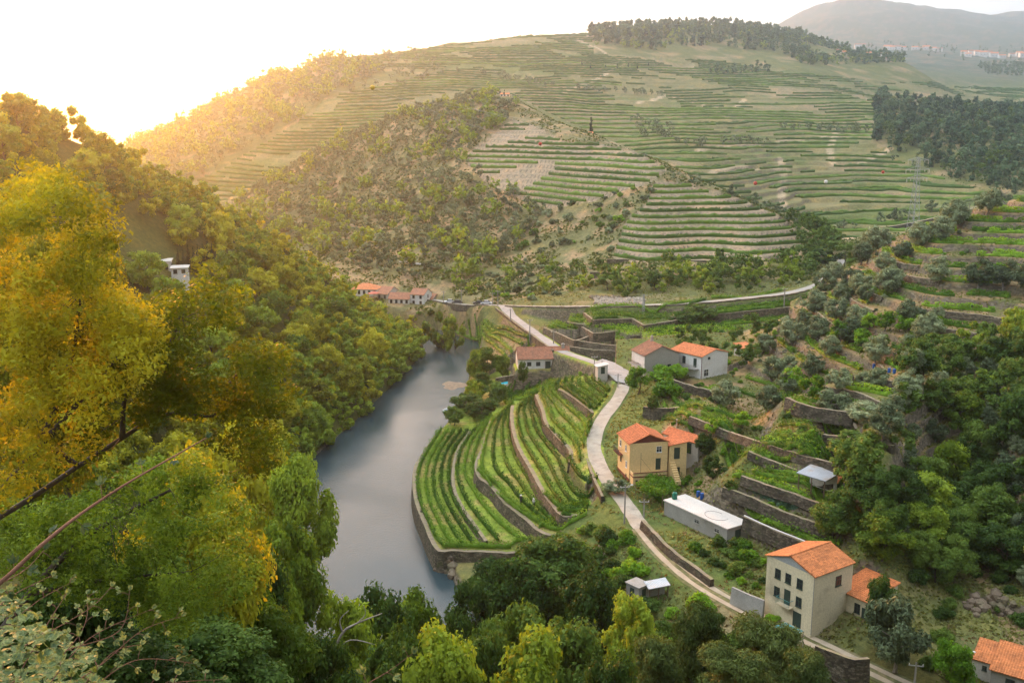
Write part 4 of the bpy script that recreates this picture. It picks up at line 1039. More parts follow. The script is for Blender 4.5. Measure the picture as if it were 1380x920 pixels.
def line_between(A, B, t, n=40):
    A = resample(A, 0.5); B = resample(B, 0.5)
    s = np.linspace(0,1,n)
    f = lambda P: np.stack([np.interp(s, np.linspace(0,1,len(P)), P[:,k]) for k in range(2)], 1)
    return f(A)*(1-t)+f(B)*t
def SM(uv, z, n=4): return np.array(smooth_line([PZ(u,v,z)[:2] for u,v in uv], n))
g = 'vine rows of the stepped vineyard by the river'
# shelf 0, five rows fanning from the river wall to the first step
A = SM(W0[5:13]+[(668,743.5)], 3.6); B = SM([(636,582),(616,608),(610,640),(614,665),(627,689),(644,713),(655,729)], 3.6)
A2 = SM([(592,580),(568,618),(560,650),(564,680),(575,706),(584,726),(597,740)], 3.6)
for k, t in enumerate([0.06,0.27,0.47,0.68,0.88]):
    vine_row(line_between(A2, B, t), ['outermost','second outermost','third outermost','fourth outermost','fifth outermost'][k]+' long vine row beside the river wall', g, h=1.4, w=0.62, per_m=42, leaf=0.13)
vine_row(SM([(598,737.5),(640,738.5),(690,739),(740,735),(780,728)], 3.6), 'straight vine row along the bottom wall of the stepped vineyard', g, per_m=40, leaf=0.13, h=1.4, w=0.62)
A = SM([(655,568),(636,583),(618,608),(613,640),(617,664),(631,689),(648,712),(662,730)], 4.7); B = SM([(664,562),(652,583),(645,604),(640,622),(641,640),(660,659),(675,678),(703,702),(740,724)], 4.7)
for k, t in enumerate([0.12,0.48,0.86]):
    vine_row(line_between(A, B, t), ['outer','middle','inner'][k]+' vine row between the low step and the first high wall', g, per_m=40, leaf=0.13, h=1.4, w=0.62)
A = SM([(688,547),(664,567),(655,584),(650,603),(645,622),(647,640),(667,656),(682,674),(710,697),(742,716),(790,720)], 7.0); B = SM([(692,549),(687,562),(689,586),(697,612),(711,636),(728,667),(743,689),(756,701),(795,702)], 7.0)
for k, t in enumerate([0.08,0.36,0.64,0.9]):
    vine_row(line_between(A, B, t), ['outer','second','third','inner'][k]+' curved vine row on the second high terrace of the promontory', g, per_m=40, leaf=0.13, h=1.45, w=0.62)
A = SM([(714,540),(700,548),(695,562),(697,584),(706,605),(720,629),(737,658),(752,679),(765,690),(786,689)], 9.4); B = SM([(722,536),(720,548),(728,562),(733,577),(753,600),(766,616),(772,640),(785,660),(806,668)], 9.4)
for k, t in enumerate([0.08,0.38,0.68,0.94]):
    vine_row(line_between(A, B, t), ['outer','second','third','inner'][k]+' vine row on the wide middle terrace of the promontory', g, per_m=40, leaf=0.13, h=1.45, w=0.62)
A = SM([(736,521),(727,531),(736,552),(741,568),(760,588),(773,602),(780,630)], 11.6); B = SM([(756,514),(751,525),(768,538),(786,551),(797,562),(795,590)], 11.6)
for k, t in enumerate([0.08,0.38,0.68,0.94]):
    vine_row(line_between(A, B, t), ['outer','second','third','inner'][k]+' leafy vine row on the terrace below the topmost wall', g, per_m=46, leaf=0.13, h=1.7, w=0.9)
A = SM([(762,513),(757,523),(774,533),(792,546),(803,555)], 13.4); B = SM([(800,508),(806,514),(816,522),(822,530)], 13.4)
for k, t in enumerate([0.04,0.24,0.46,0.70,0.94]):
    vine_row(line_between(A, B, t), ['outermost','second','middle','fourth','innermost'][k]+' short vine row on the top terrace beside the lane', g, per_m=46, leaf=0.14, h=1.6, w=0.9)
g = 'vine rows of the flat field below the long white house'
for k in range(11):
    t = k/10; v0 = 513+t*27; u0 = 668+t*22 ; v1 = 503+t*9 if t < .5 else 507.5+(t-.5)*60; u1 = 772-t*14 if t<.5 else 765-(t-.5)*98
    vine_row([PZ(u0,v0,6.8)[:2], PZ((u0+u1)/2,(v0+v1)/2+1,6.8)[:2], PZ(u1,v1,6.8)[:2]], ['farthest','second farthest','third farthest','fourth','fifth','central','seventh','eighth','third nearest','second nearest','nearest'][k]+' row in the flat dark green vine field', g, per_m=26, leaf=0.16, h=1.3, w=1.1, zmax=7.6)
g = 'vine strips on the stepped plots under the upper road'
n_ = 0
for lab, z, rows in [('highest strip right below the upper road', 18.4, [[(795,419),(840,420),(880,424),(930,420)],[(800,424),(840,425),(868,431),(905,428),(950,419)],[(958,416.5),(1010,415),(1056,411)]]),
    ('strip in the second plot', 16.2, [[(790,441),(830,439),(856,443)],[(795,445),(830,443),(860,447)]]),
    ('tiny plot below the junction', 16.6, [[(770,430),(792,428)],[(768,433),(786,434)]]),
    ('sloping plot beside the concrete road', 15.3, [[(744,438),(784,449)],[(742,441),(780,455)],[(752,437),(788,447)]]),
    ('third plot behind the grey gabled house', 15.2, [[(785,455),(835,454)],[(782,459),(834,460)]]),
    ('lowest plot behind the long white house', 13.9, [[(772,463),(836,469)]]),
    ]:
    for q, r_ in enumerate(rows):
        vine_row([PZ(u,v,z)[:2] for u,v in r_], '%s vine row in the %s' % (['far','near','short extra'][q], lab), g, per_m=22, leaf=0.18, h=1.3, w=1.0)
for k, r_ in enumerate([[(868,445),(960,438),(1050,430)],[(875,452),(960,446),(1045,440)],[(880,438),(960,431),(1050,424)]]):
    vine_row([hit(u,v,240)[:2] for u,v in r_], ['middle','nearest','farthest'][k]+' long vine row on the meadow behind the bright roofed house', g, per_m=24, leaf=0.18, h=1.3, w=1.0)
# leafy vines filling the small stepped plots
for k_, (poly, z_) in enumerate(MID[1:]):
    P_ = shelf(poly, z_); xs_=[p[0] for p in P_]; ys_=[p[1] for p in P_]; g_ = np.random.default_rng(60+k_); n_ = int((max(xs_)-min(xs_))*(max(ys_)-min(ys_))*14)
    X_ = g_.uniform(min(xs_),max(xs_),n_); Y_ = g_.uniform(min(ys_),max(ys_),n_); Zg,_i,_j,_r = groundv(X_,Y_)
    ok_ = in_poly(X_,Y_,P_) & (np.abs(Zg-z_) < 0.25) & (np.sin((Y_+0.2*X_)*2*math.pi/1.9) > -0.45) & (Y_ < np.interp(X_,_ux,_uy)-4)
    C_ = np.stack([X_,Y_,Zg+g_.uniform(0.25,1.25,n_)],1)[ok_]; nr_ = g_.normal(size=C_.shape)*0.6; nr_[:,2]+=0.6; nr_ /= np.linalg.norm(nr_,axis=1)[:,None]
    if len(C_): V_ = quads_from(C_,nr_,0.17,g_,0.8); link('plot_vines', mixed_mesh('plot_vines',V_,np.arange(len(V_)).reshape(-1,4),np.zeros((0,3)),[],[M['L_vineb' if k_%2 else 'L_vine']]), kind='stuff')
g = 'vine rows on the river slope left of the concrete road'
for k, r_ in enumerate([[(640,424),(690,447),(722,466)],[(632,432),(680,452),(705,470)],[(645,441),(668,456),(690,478)],[(650,452),(668,468),(682,486)],[(610,441),(650,443),(668,447)]]):
    P = [hit(u,v)[:2] for u,v in r_]
    vine_row(P, ['upper','second','third','lowest','short left'][k]+' vine row on the grassy slope between river and concrete road', g, per_m=22, leaf=0.18, h=1.4, w=1.3)

for k, (o_, a_, b_) in enumerate([(-4.2,6,10),(-6.3,6,10),(-10.5,6,10),(-13,6,9)]):
    vine_row([p[:2] for p in smooth_line(offs(UPROAD_W[a_:b_], o_), 4)], ['first','second','third','lowest'][k]+' long vine row following the curve of the upper road', g, per_m=24, leaf=0.18, h=1.3, w=0.9)
# rows of the farm plots and pergolas on the right
g = 'vine rows of the farm plots behind the houses'
FARM = [([(935,565),(980,583),(1035,603),(1100,622),(1165,634)],'long vine pergola running downhill right of the orange annex roof',1.9,1.2),
 ([(985,612),(1030,628),(1080,646),(1125,663)],'dense vine row above the cabbage bed',1.6,0.9),
 ([(1010,600),(1060,612),(1110,628)],'vine row behind the metal roofed shelter',1.4,0.8),
 ([(905,536),(950,552),(1000,572)],'vine row crossing below the white house with grey base',1.5,0.9),
 ([(895,546),(925,560),(955,575)],'short vine row left of the long pergola',1.5,0.9),
 ([(890,556),(915,570),(935,585)],'lowest short vine row behind the yellow house',1.5,0.9),
 ([(985,525),(1030,540),(1060,548)],'vine row below the olive trees left of the stone steps',1.4,0.9),
 ([(1005,510),(1045,522),(1080,530)],'upper vine row beside the white house gable',1.3,0.8),
 ([(1050,575),(1100,590),(1150,600)],'sparse vine row between middle olive trees',1.3,0.8),
 ([(1060,560),(1110,570),(1140,578)],'vine row under the broken stone wall',1.3,0.8),
 ([(1115,512),(1150,520),(1190,528)],'short vine row above the broken stone wall',1.2,0.8),
 ([(1005,686),(1050,705),(1095,722)],'green bean row above the white pipe',1.0,0.7),
 ([(1012,655),(1060,672),(1110,690)],'thin row at the back of the cabbage bed',0.9,0.6),
 ([(1030,595),(1080,610),(1130,622)],'bright row on the ledge under the sparse olives',1.3,0.9),
 ([(975,600),(1010,612),(1040,622)],'leafy row left of the metal roofed shelter',1.4,0.9),
 ([(885,628),(905,640),(925,655)],'leafy row on the bank beside the yellow house',1.6,1.2),
 ([(880,668),(920,690),(958,712)],'low vine hedge along the grey shed wall',1.5,1.1)]
for P, lab, h, w in FARM: vine_row([hit(u,v,100)[:2] for u,v in P], lab, g, h=h, w=w, per_m=40, leaf=0.13, gap=0.15)

for k, st_ in enumerate(STEPS[:8]):
    P = np.array(smooth_line([PZ(*p) for p in st_[0]], 3)); d = np.gradient(P[:,:2],axis=0); d /= np.linalg.norm(d,axis=1)[:,None]; nn = np.stack([-d[:,1],d[:,0]],1)
    if (nn*P[:,:2]).sum() < 0: nn = -nn
    nm_ = ['white pipe wall','cabbage bed wall','brown farm wall','shelter wall','long low wall','broken drystone wall','hedge wall of the white house','garden wall by the lane'][k]
    for j_, o_ in enumerate((1.1,2.6)):
        if k in (0,1) and j_ == 0: continue
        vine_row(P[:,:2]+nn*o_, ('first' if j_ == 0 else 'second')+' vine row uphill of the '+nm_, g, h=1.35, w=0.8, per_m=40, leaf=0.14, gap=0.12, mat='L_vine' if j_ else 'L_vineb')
# ------------------------------------------------------------------ rows along the hill terraces: traced where the ground keeps one height
def trace(mask, level, f=0.45):
    tracks = []; open_ = {}
    nt = len(TH)
    for i in range(nt):
        m = mask[i]
        if not m.any(): open_ = {}; continue
        q = level[i]-f; fl = np.floor(q)
        c = np.nonzero((fl[1:] > fl[:-1]) & m[1:] & m[:-1])[0]
        new = {}
        for j in c:
            lv = int(fl[j+1]); t = (lv-q[j])/(q[j+1]-q[j]); r = RR[j]+(RR[j+1]-RR[j])*t
            z = GZ[i,j]
            if (z+1.2-CAMZ)/r < GVIS[i,max(j-2,0)]: continue
            best = None
            for tr in open_.get(lv, []):
                if abs(tr[-1][1]-r) < max(2.0, r*0.008) and (best is None or abs(tr[-1][1]-r) < abs(best[-1][1]-r)): best = tr
            if best is None: best = []; tracks.append(best)
            else: open_[lv].remove(best)
            best.append((TH[i], r, lv)); new.setdefault(lv, []).append(best)
        open_ = new
    return tracks
def hill_row_arrays(P, h, w, seed):
    """lumpy leafy ridge for rows seen from far away"""
    g = np.random.default_rng(seed); n = len(P); d = np.gradient(P[:,:2],axis=0); d /= (np.linalg.norm(d,axis=1)[:,None]+1e-9)
    prof = np.array([(-0.5,0.0),(-0.55,0.55),(-0.1,1.0),(0.45,0.75),(0.5,0.0)])
    K = len(prof); j = g.uniform(0.7,1.3,(n,K,1)); hh = (0.75+0.5*vnoise(np.arange(n)*0.6, np.full(n,seed*0.37), 6))[:,None]
    a = prof[None,:,0]*w*j[:,:,0]; b = prof[None,:,1]*h*hh*j[:,:,0]
    V = np.stack([P[:,0:1]-d[:,1:2]*a, P[:,1:2]+d[:,0:1]*a, P[:,2:3]+b], -1).reshape(-1,3)
    i = np.arange(n-1)[:,None]*K+np.arange(K-1)[None]; Q = np.stack([i,i+1,i+K+1,i+K],-1).reshape(-1,4)
    return V, Q
HILLROWS = []
def hill_rows(mask, dz, label_fn, group, f=0.45, h=1.4, w=0.9, minlen=12, cut=None, step=1.2, q=None, seg=140, brk=0.0):
    lev = (GZB if q is None else q)/dz
    for tr in trace(mask, lev, f):
        if len(tr) < 6: continue
        P = np.array([(math.sin(t)*r, math.cos(t)*r, 0) for t, r, _ in tr])
        P = resample(P, step)
        if len(P)*step < minlen: continue
        z,_,_,_ = groundv(P[:,0], P[:,1]); P[:,2] = z
        nz = fbm(P[:,0]/60, P[:,1]/30, 55, 3)
        keep = np.ones(len(P), bool)
        if cut: keep &= ~cut(P, nz)
        ns = max(1, int(round(len(P)*step/seg)))
        brks = set(int(len(P)*k/ns) for k in range(1,ns))
        cur = []
        for k in range(len(P)+1):
            if k < len(P) and keep[k] and k not in brks: cur.append(k)
            else:
                if len(cur)*step >= minlen: HILLROWS.append((P[cur], h, w, group, label_fn))
                cur = []
def sil(p): return p
hill_rows(GM['low'], 2.1, 'long level vine row across the lower block of the spur', 'vine rows on the lower block of the spur', f=0.35, h=1.3, w=0.9, q=GZB+warp(GX,GY)*0.25)
QT = GZB + warp(GX, GY)*0.5
hill_rows(GM['top'], 2.3, 'vine row across the upper block of the spur below the red ball', 'vine rows on the upper block of the spur', f=0.35, h=1.4, w=1.1, cut=lambda P,nz: nz > 0.28, q=QT)
QB = GZB + warp(GX, GY)
hill_rows(GM['back'], 2.8, 'thin vine row on the far terraced hillside', 'vine rows on the far terraced hillside', f=0.25, h=1.5, w=1.2, cut=lambda P,nz: nz > 0.22, step=2.2, seg=260, q=QB)
hill_rows(GM['back'] & (GR < 900), 2.8, 'thin vine row on the far terraced hillside', 'vine rows on the far terraced hillside', f=0.45, h=1.3, w=1.0, cut=lambda P,nz: nz > 0.16, step=2.2, seg=260, q=QB)
hill_rows(GM['back'] & (GR > 450), 2.8, 'thin vine row on the far terraced hillside', 'vine rows on the far terraced hillside', f=0.65, h=1.4, w=1.1, cut=lambda P,nz: nz > 0.10, step=2.2, seg=260, q=QB)
QR = GZB + fbm(GX/25, GY/25, 21)*0.9
UU, VV = proj(GX, GY, GZ)
m_rv = GM['right'] & (VV < 560) & (UU > 1030) & (UU < 1450)
hill_rows(m_rv & (VV < 400), 2.2, 'bright vine row on the dry terraces of the near hill', 'vine rows on the terraces of the near hill', f=0.2, h=1.4, w=0.85, q=QR, step=0.9, minlen=4, cut=lambda P,nz: (fbm(P[:,0]/9, P[:,1]/9, 62, 2) > 0.2))
hill_rows(m_rv, 2.2, 'bright vine row on the dry terraces of the near hill', 'vine rows on the terraces of the near hill', f=0.5, h=1.4, w=0.85, q=QR, step=0.9, minlen=4, cut=lambda P,nz: (fbm(P[:,0]/9, P[:,1]/9, 61, 2) > 0.12))
def build_hill_rows():
    L = []
    for P,h,w,gp,lb in HILLROWS:
        d = np.hypot(P[:,0],P[:,1]).mean(); L.append((len(P)*F/d*h/d, P,h,w,gp,lb))
    L.sort(key=lambda t: -t[0]); print('HILLROWS', len(L))
    NEAR = 292-sum(1 for o in bpy.data.objects if o.name.startswith('vine_row'))
    Vs=[]; Qs=[]; off=0
    for k, (_,P,h,w,gp,lb) in enumerate(L):
        d = np.hypot(P[:,0],P[:,1]).mean()
        V,Q = hill_row_arrays(P,h,w,k)
        if d < 330: V[:,2] = P[np.arange(len(V))//5,2]+(V[:,2]-P[np.arange(len(V))//5,2])*0.5
        if d < 470:
            V2 = hedge_arrays(P, h, w, 9 if d > 330 else 55, 0.26 if d > 330 else 0.17, k, 0.30); Q = np.concatenate([Q, np.arange(len(V2)).reshape(-1,4)+len(V)]); V = np.concatenate([V,V2])
        if k < NEAR:
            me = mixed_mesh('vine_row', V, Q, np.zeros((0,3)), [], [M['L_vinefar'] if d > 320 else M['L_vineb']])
            link('vine_row', me, None, None, label=lb, category='vine row', group=gp)
        else: Vs.append(V); Qs.append(Q+off); off += len(V)
    if Vs:
        me = mixed_mesh('far_vine_rows', np.concatenate(Vs), np.concatenate(Qs), np.zeros((0,3)), [], [M['L_vinefar']])
        link('far_vineyard', me, kind='stuff')
build_hill_rows()

# drystone walls along the terraces of the near hill, traced the same way
_n = 0
for tr in trace(GM['right'] & (UU > 1040) & (UU < 1440) & (VV < 640) & (VV > 255), QR/2.2, 0.985):
    if len(tr) < 8: continue
    P = np.array([(math.sin(t)*r, math.cos(t)*r, 0) for t, r, _ in tr]); P = resample(P, 1.5)
    if len(P)*1.5 < 7 or _n > 16: continue
    nz = fbm(P[:,0]/16, P[:,1]/16, 71, 2); cur = []
    for k in range(len(P)+1):
        if k < len(P) and nz[k] > -0.1: cur.append(k)
        else:
            if len(cur) > 4:
                Q_ = P[cur]; P3 = [(x, y, ground(x*1.004, y*1.004)+0.12) for x, y, _z in Q_]
                wall(P3, 1.25, 'low drystone wall along a dry terrace of the near hill', 'drystone walls along the terraces of the near hill', thick=0.5, smooth=1, name='terrace_wall'); _n += 1
            cur = []
print('terrace walls', _n)

# ------------------------------------------------------------------ buildings
def roof_slab(mb, e0, e1, r0, r1, wave=0.28, amp=0.04, step=0.38, thick=0.10, mi=0, fine=True):
    """tiled slope between the eave e0-e1 and the ridge r0-r1, tiles modelled as ridges and steps"""
    e0,e1,r0,r1 = [np.array(p,float) for p in (e0,e1,r0,r1)]
    L = np.linalg.norm(e1-e0); S = np.linalg.norm(r0-e0); n = np.cross(e1-e0, r0-e0); n /= np.linalg.norm(n)
    if n[2] < 0: n = -n
    if fine: nu = max(4, int(L/wave*4)); nv = max(2, int(S/step)*2)
    else: nu, nv = 1, 1
    V=[]
    for j in range(nv+1):
        tj = (j//2*2+ (0.98 if j % 2 else 0))/nv if fine else j/nv
        tj = min(tj, 1); st = 0.035*(1-(j%2)) if fine else 0
        for i in range(nu+1):
            s = i/nu; p = (e0*(1-s)+e1*s)*(1-tj)+(r0*(1-s)+r1*s)*tj
            V.append(p + n*((amp*math.cos(2*math.pi*s*L/wave) if fine else 0)+st+thick*0.5))
    Fs=[(j*(nu+1)+i, j*(nu+1)+i+1, (j+1)*(nu+1)+i+1, (j+1)*(nu+1)+i) for j in range(nv) for i in range(nu)]
    mb.add(V, Fs, mi)
    q=[e0-n*thick*.5,e1-n*thick*.5,r1-n*thick*.5,r0-n*thick*.5]; t=[e0+n*thick*.45,e1+n*thick*.45,r1+n*thick*.45,r0+n*thick*.45]
    mb.add(q+t, [(3,2,1,0),(0,1,5,4),(1,2,6,5),(2,3,7,6),(3,0,4,7)], mi)
def opening(parent, face, w, d, s, z, ow, oh, kind='win', frame='frame_white', bars=True, label=None):
    """window or door set into a face of a house; local frame of the house"""
    mp = {'F':((s,0,z),0), 'L':((0,s,z),-math.pi/2), 'R':((w,s,z),math.pi/2), 'B':((s,d,z),math.pi)}[face]
    t = 0.07; mb = MB()
    mb.box(-ow/2-t, ow/2+t, -0.05, 0.02, -t, 0); mb.box(-ow/2-t, ow/2+t, -0.05, 0.02, oh, oh+t)
    mb.box(-ow/2-t, -ow/2, -0.045, 0.02, 0, oh); mb.box(ow/2, ow/2+t, -0.045, 0.02, 0, oh)
    if kind == 'win':
        mb.box(-0.025, 0.025, -0.04, 0.015, 0, oh)
        if bars: mb.box(-ow/2, ow/2, -0.04, 0.015, oh*0.6, oh*0.6+0.05)
        mb.box(-ow/2-0.12, ow/2+0.12, -0.12, 0.02, -t-0.06, -t)
        o = mb.obj('window', M[frame], parent, mp[0]); o.rotation_euler[2] = mp[1]
        p = MB(); p.box(-ow/2, ow/2, -0.012, 0.03, 0, oh); p.obj('pane', M['glass'], o)
    else:
        mb.box(-ow/2, ow/2, -0.02, 0.02, 0, oh)
        mb.box(-ow/2+0.08, -0.04, -0.035, 0, oh*0.55, oh-0.1); mb.box(0.04, ow/2-0.08, -0.035, 0, oh*0.55, oh-0.1)
        o = mb.obj('door', M[frame], parent, mp[0]); o.rotation_euler[2] = mp[1]
        p = MB(); p.box(ow/2-0.14, ow/2-0.09, -0.08, -0.02, oh*0.45, oh*0.45+0.05); p.obj('handle', M['iron'], o)
    return o
def house(name, label, cat, corner, rot, w, d, z0, ze, ridge='x', rise=1.4, wall='white', roof='tile', openings=(), group=None, over=0.35, rake=0.2, frame='frame_dark', gable=None, fine=True, clear=1.0, base=None, depth_below=3.0):
    rt = root(name, (corner[0], corner[1], z0), R(rot), label=label, category=cat)
    if group: rt['group'] = group
    h = ze-z0; D = depth_below
    mb = MB(); mb.add(box_verts(0,w,0,d,-D,h), BOXF[:1]+BOXF[2:])
    gm = 1 if gable else 0
    if ridge == 'x':
        mb.add([(0,0,h),(0,d,h),(0,d/2,h+rise)], [(0,1,2)], gm); mb.add([(w,0,h),(w,d,h),(w,d/2,h+rise)], [(2,1,0)], gm)
    elif ridge == 'y':
        mb.add([(0,0,h),(w,0,h),(w/2,0,h+rise)], [(0,1,2)], gm); mb.add([(0,d,h),(w,d,h),(w/2,d,h+rise)], [(2,1,0)], gm)
    elif ridge == 'monox':   # rises along x
        mb.add([(0,0,h),(w,0,h),(w,0,h+rise)], [(0,1,2)]); mb.add([(0,d,h),(w,d,h),(w,d,h+rise)], [(2,1,0)]); mb.add([(w,0,h),(w,d,h),(w,d,h+rise),(w,0,h+rise)], [(0,1,2,3)])
    elif ridge == 'monoy':
        mb.add([(0,0,h),(0,d,h),(0,d,h+rise)], [(2,1,0)]); mb.add([(w,0,h),(w,d,h),(w,d,h+rise)], [(0,1,2)]); mb.add([(0,d,h),(w,d,h),(w,d,h+rise),(0,d,h+rise)], [(3,2,1,0)])
    mb.obj('wall', [M[wall], M[gable or wall]], rt)
    if base:
        mb = MB(); mb.box(-0.03,w+0.03,-0.03,d+0.03,-D,base[1]); mb.obj('plinth', M[base[0]], rt)
    o, k = over, rake; mb = MB(); kw = dict(fine=fine)
    if ridge == 'x':
        e = h-rise*o/(d/2); zr = h+rise
        roof_slab(mb, (-k,-o,e),(w+k,-o,e),(-k,d/2,zr),(w+k,d/2,zr),**kw); roof_slab(mb, (w+k,d+o,e),(-k,d+o,e),(w+k,d/2,zr),(-k,d/2,zr),**kw)
        if fine: mb.tube([(-k,d/2,zr+0.06),(w+k,d/2,zr+0.06)],0.11,8)
    elif ridge == 'y':
        e = h-rise*o/(w/2); zr = h+rise
        roof_slab(mb, (-o,d+k,e),(-o,-k,e),(w/2,d+k,zr),(w/2,-k,zr),**kw); roof_slab(mb, (w+o,-k,e),(w+o,d+k,e),(w/2,-k,zr),(w/2,d+k,zr),**kw)
        if fine: mb.tube([(w/2,-k,zr+0.06),(w/2,d+k,zr+0.06)],0.11,8)
    elif ridge == 'monox': roof_slab(mb, (-o,d+k,h-rise*o/w),(-o,-k,h-rise*o/w),(w+o,d+k,h+rise*(1+o/w)),(w+o,-k,h+rise*(1+o/w)),**kw)
    elif ridge == 'monoy': roof_slab(mb, (-k,-o,h-rise*o/d),(w+k,-o,h-rise*o/d),(-k,d+o,h+rise*(1+o/d)),(w+k,d+o,h+rise*(1+o/d)),**kw)
    elif ridge == 'flat': mb.box(-o,w+o,-o,d+o,h+0.002,h+0.18)
    elif ridge == 'hip':
        zr = h+rise; m_ = min(w,d)/2
        if w >= d: a,b = (m_,d/2,zr),(w-m_,d/2,zr)
        else: a,b = (w/2,m_,zr),(w/2,d-m_,zr)
        c = [(-o,-o,h-0.1),(w+o,-o,h-0.1),(w+o,d+o,h-0.1),(-o,d+o,h-0.1)]
        V = c+[a,b]
        Fs = [(0,1,5,4),(1,2,5),(2,3,4,5),(3,0,4)] if w >= d else [(0,1,4),(1,2,5,4),(2,3,5),(3,0,4,5)]
        mb.add(V, Fs+[(3,2,1,0)])
    rf = mb.obj('roof', M[roof], rt)
    for op in openings: opening(rt, op[0], w, d, *op[1:5], kind=op[5] if len(op) > 5 else 'win', frame=op[6] if len(op) > 6 else frame)
    a = R(rot); cx, cy = corner[0]+math.cos(a)*w/2-math.sin(a)*d/2, corner[1]+math.sin(a)*w/2+math.cos(a)*d/2
    KEEP_CLEAR.append((cx, cy, math.hypot(w,d)/2+clear))
    return rt, rf
def balcony(rt, face, s0, s1, z, out=0.9, mat='concrete', rail='iron', name='balcony'):
    mb = MB()
    if face == 'L': mb.box(-out,0.05,s0,s1,z-0.14,z)
    else: mb.box(s0,s1,-out,0.05,z-0.14,z)
    b = mb.obj(name, M[mat], rt); r = MB(); n = max(3,int((s1-s0)/0.16))
    if face == 'L':
        r.box(-out,-out+0.05,s0,s1,z+0.88,z+0.93)
        for k in range(n+1): y = s0+(s1-s0-0.03)*k/n; r.box(-out+0.01,-out+0.035,y,y+0.03,z,z+0.9)
        for y in (s0,s1-0.04): r.box(-out,0,y,y+0.04,z+0.88,z+0.93)
    else:
        r.box(s0,s1,-out,-out+0.05,z+0.88,z+0.93)
        for k in range(n+1): x = s0+(s1-s0-0.03)*k/n; r.box(x,x+0.03,-out+0.01,-out+0.035,z,z+0.9)
        for x in (s0,s1-0.04): r.box(x,x+0.04,-out,0,z+0.88,z+0.93)
    r.obj('railing', M[rail], b)
def chimney(rf, x, y, z0, z1, w=0.5, mat='greyplaster'):
    mb = MB(); mb.box(x-w/2,x+w/2,y-w/2,y+w/2,z0,z1); mb.box(x-w/2-0.08,x+w/2+0.08,y-w/2-0.08,y+w/2+0.08,z1,z1+0.1)
    mb.box(x-w/4,x+w/4,y-w/4,y+w/4,z1+0.1,z1+0.35); mb.obj('chimney', M[mat], rf)

# the cream three storey house by the track
rt, rf = house('country_house', 'cream three storey house with orange tiled roof and small balcony beside the dirt track', 'house', (36.4,111.3), 34, 7.3, 7.4, 11.9, 19.5, 'x', 1.25, 'cream', 'tile',
  [('L',5.55,5.2,0.75,1.15),('L',3.9,5.2,0.75,1.15),('L',2.1,5.2,0.75,1.15),('L',5.55,2.8,0.75,1.15),('L',3.9,2.35,0.8,1.85,'door','frame_dark'),('L',2.1,2.8,0.75,1.15),('L',2.2,0.1,1.1,1.8,'door','frame_dark'),('F',4.6,5.2,0.95,1.2),('B',3,5.0,0.9,1.2)], gable='greypaint', over=0.25)
balcony(rt, 'L', 2.9, 5.0, 2.3, 0.8, 'cream', 'teal')
mb = MB(); mb.tube([(-0.09,-0.09,0),(-0.09,-0.09,7.5)],0.05,6); mb.obj('downpipe', M['concrete'], rt)
rt, rf = house('house_annex', 'low annex with orange tiled roof attached behind the cream three storey house', 'annex', (43.6,112.3), 34, 5.6, 4.8, 13.0, 15.6, 'monox', 1.0, 'cream', 'tile',
  [('L',4.2,0.1,0.8,1.9,'door','frame_dark'),('L',1.6,0.6,0.7,1.1),('L',0.6,0.0,0.5,1.5,'door','frame_dark')], over=0.3)
# lowest right house, two roofs
rt, rf = house('low_house', 'stone walled house with a broad orange tiled roof at the lower right corner', 'house', (PZ(1336,900,13.4)[0],PZ(1336,900,13.4)[1]), -37, 9.0, 4.6, 10.8, 13.4, 'monoy', 1.2, 'concrete', 'tile', [('F',2.0,0.9,0.8,1.0),('F',5.0,0.2,0.9,1.9,'door')], over=0.3)
rt, rf = house('low_outhouse', 'small pale outhouse with its own orange tiled roof at the lower right', 'outhouse', (PZ(1311,886,13.4)[0],PZ(1311,886,13.4)[1]), -37, 2.0, 3.4, 10.8, 13.4, 'monoy', 0.9, 'offwhite', 'tile', [('F',1.3,1.6,0.35,0.4)], over=0.2, rake=0.1)
# ochre house on the lane
rt, rf = house('ochre_house', 'ochre yellow house with red orange roof and dark red base beside the cobbled lane', 'house', (20.2,163.2), 12, 6.9, 6.4, 12.3, 19.4, 'y', 1.45, 'ochre', 'tile_red',
  [('F',5.3,5.3,0.85,0.95,'win','frame_white'),('F',5.2,2.2,0.75,1.9,'door','frame_dark'),('L',5.0,5.2,0.7,1.0,'win','frame_white'),('L',2.0,5.2,0.6,1.0,'win','frame_white'),('L',1.6,2.4,0.6,1.0,'win','frame_white'),('L',4.6,2.6,0.5,0.8),('L',1.6,0.6,0.35,0.5)], gable='redbase', base=('redbase',0.8), over=0.25)
balcony(rt, 'L', 3.6, 6.6, 4.0, 0.8, 'redbase', 'iron')
mb = MB(); mb.box(0.1,6.2,-1.9,-0.04,-1.5,1.75); mb.box(0.1,6.2,-1.9,-1.78,1.75,2.35); mb.box(0.1,0.22,-1.78,-0.04,1.75,2.35); t_ = mb.obj('front_terrace', M['ochre'], rt)
mb = MB(); mb.box(0.05,6.25,-1.97,-1.9,1.65,1.82); mb.box(0.05,6.25,-1.98,-1.76,2.35,2.43); mb.box(0.02,0.10,-1.9,-0.04,1.65,1.82); mb.box(0.07,6.23,-1.95,-1.9,-1.5,0.3); mb.obj('coping', M['redbase'], t_)
mb = MB(); mb.box(0.5,0.95,-1.95,-1.92,0.2,1.2); mb.obj('hatch', M['glass'], t_)
mb = MB(); mb.tube([(1.4,-1.85,2.4),(1.4,-1.85,6.0)],0.03,5); mb.tube([(1.4,-1.85,5.0),(3.6,-1.0,2.4)],0.02,5); mb.obj('mast', M['iron'], rt)
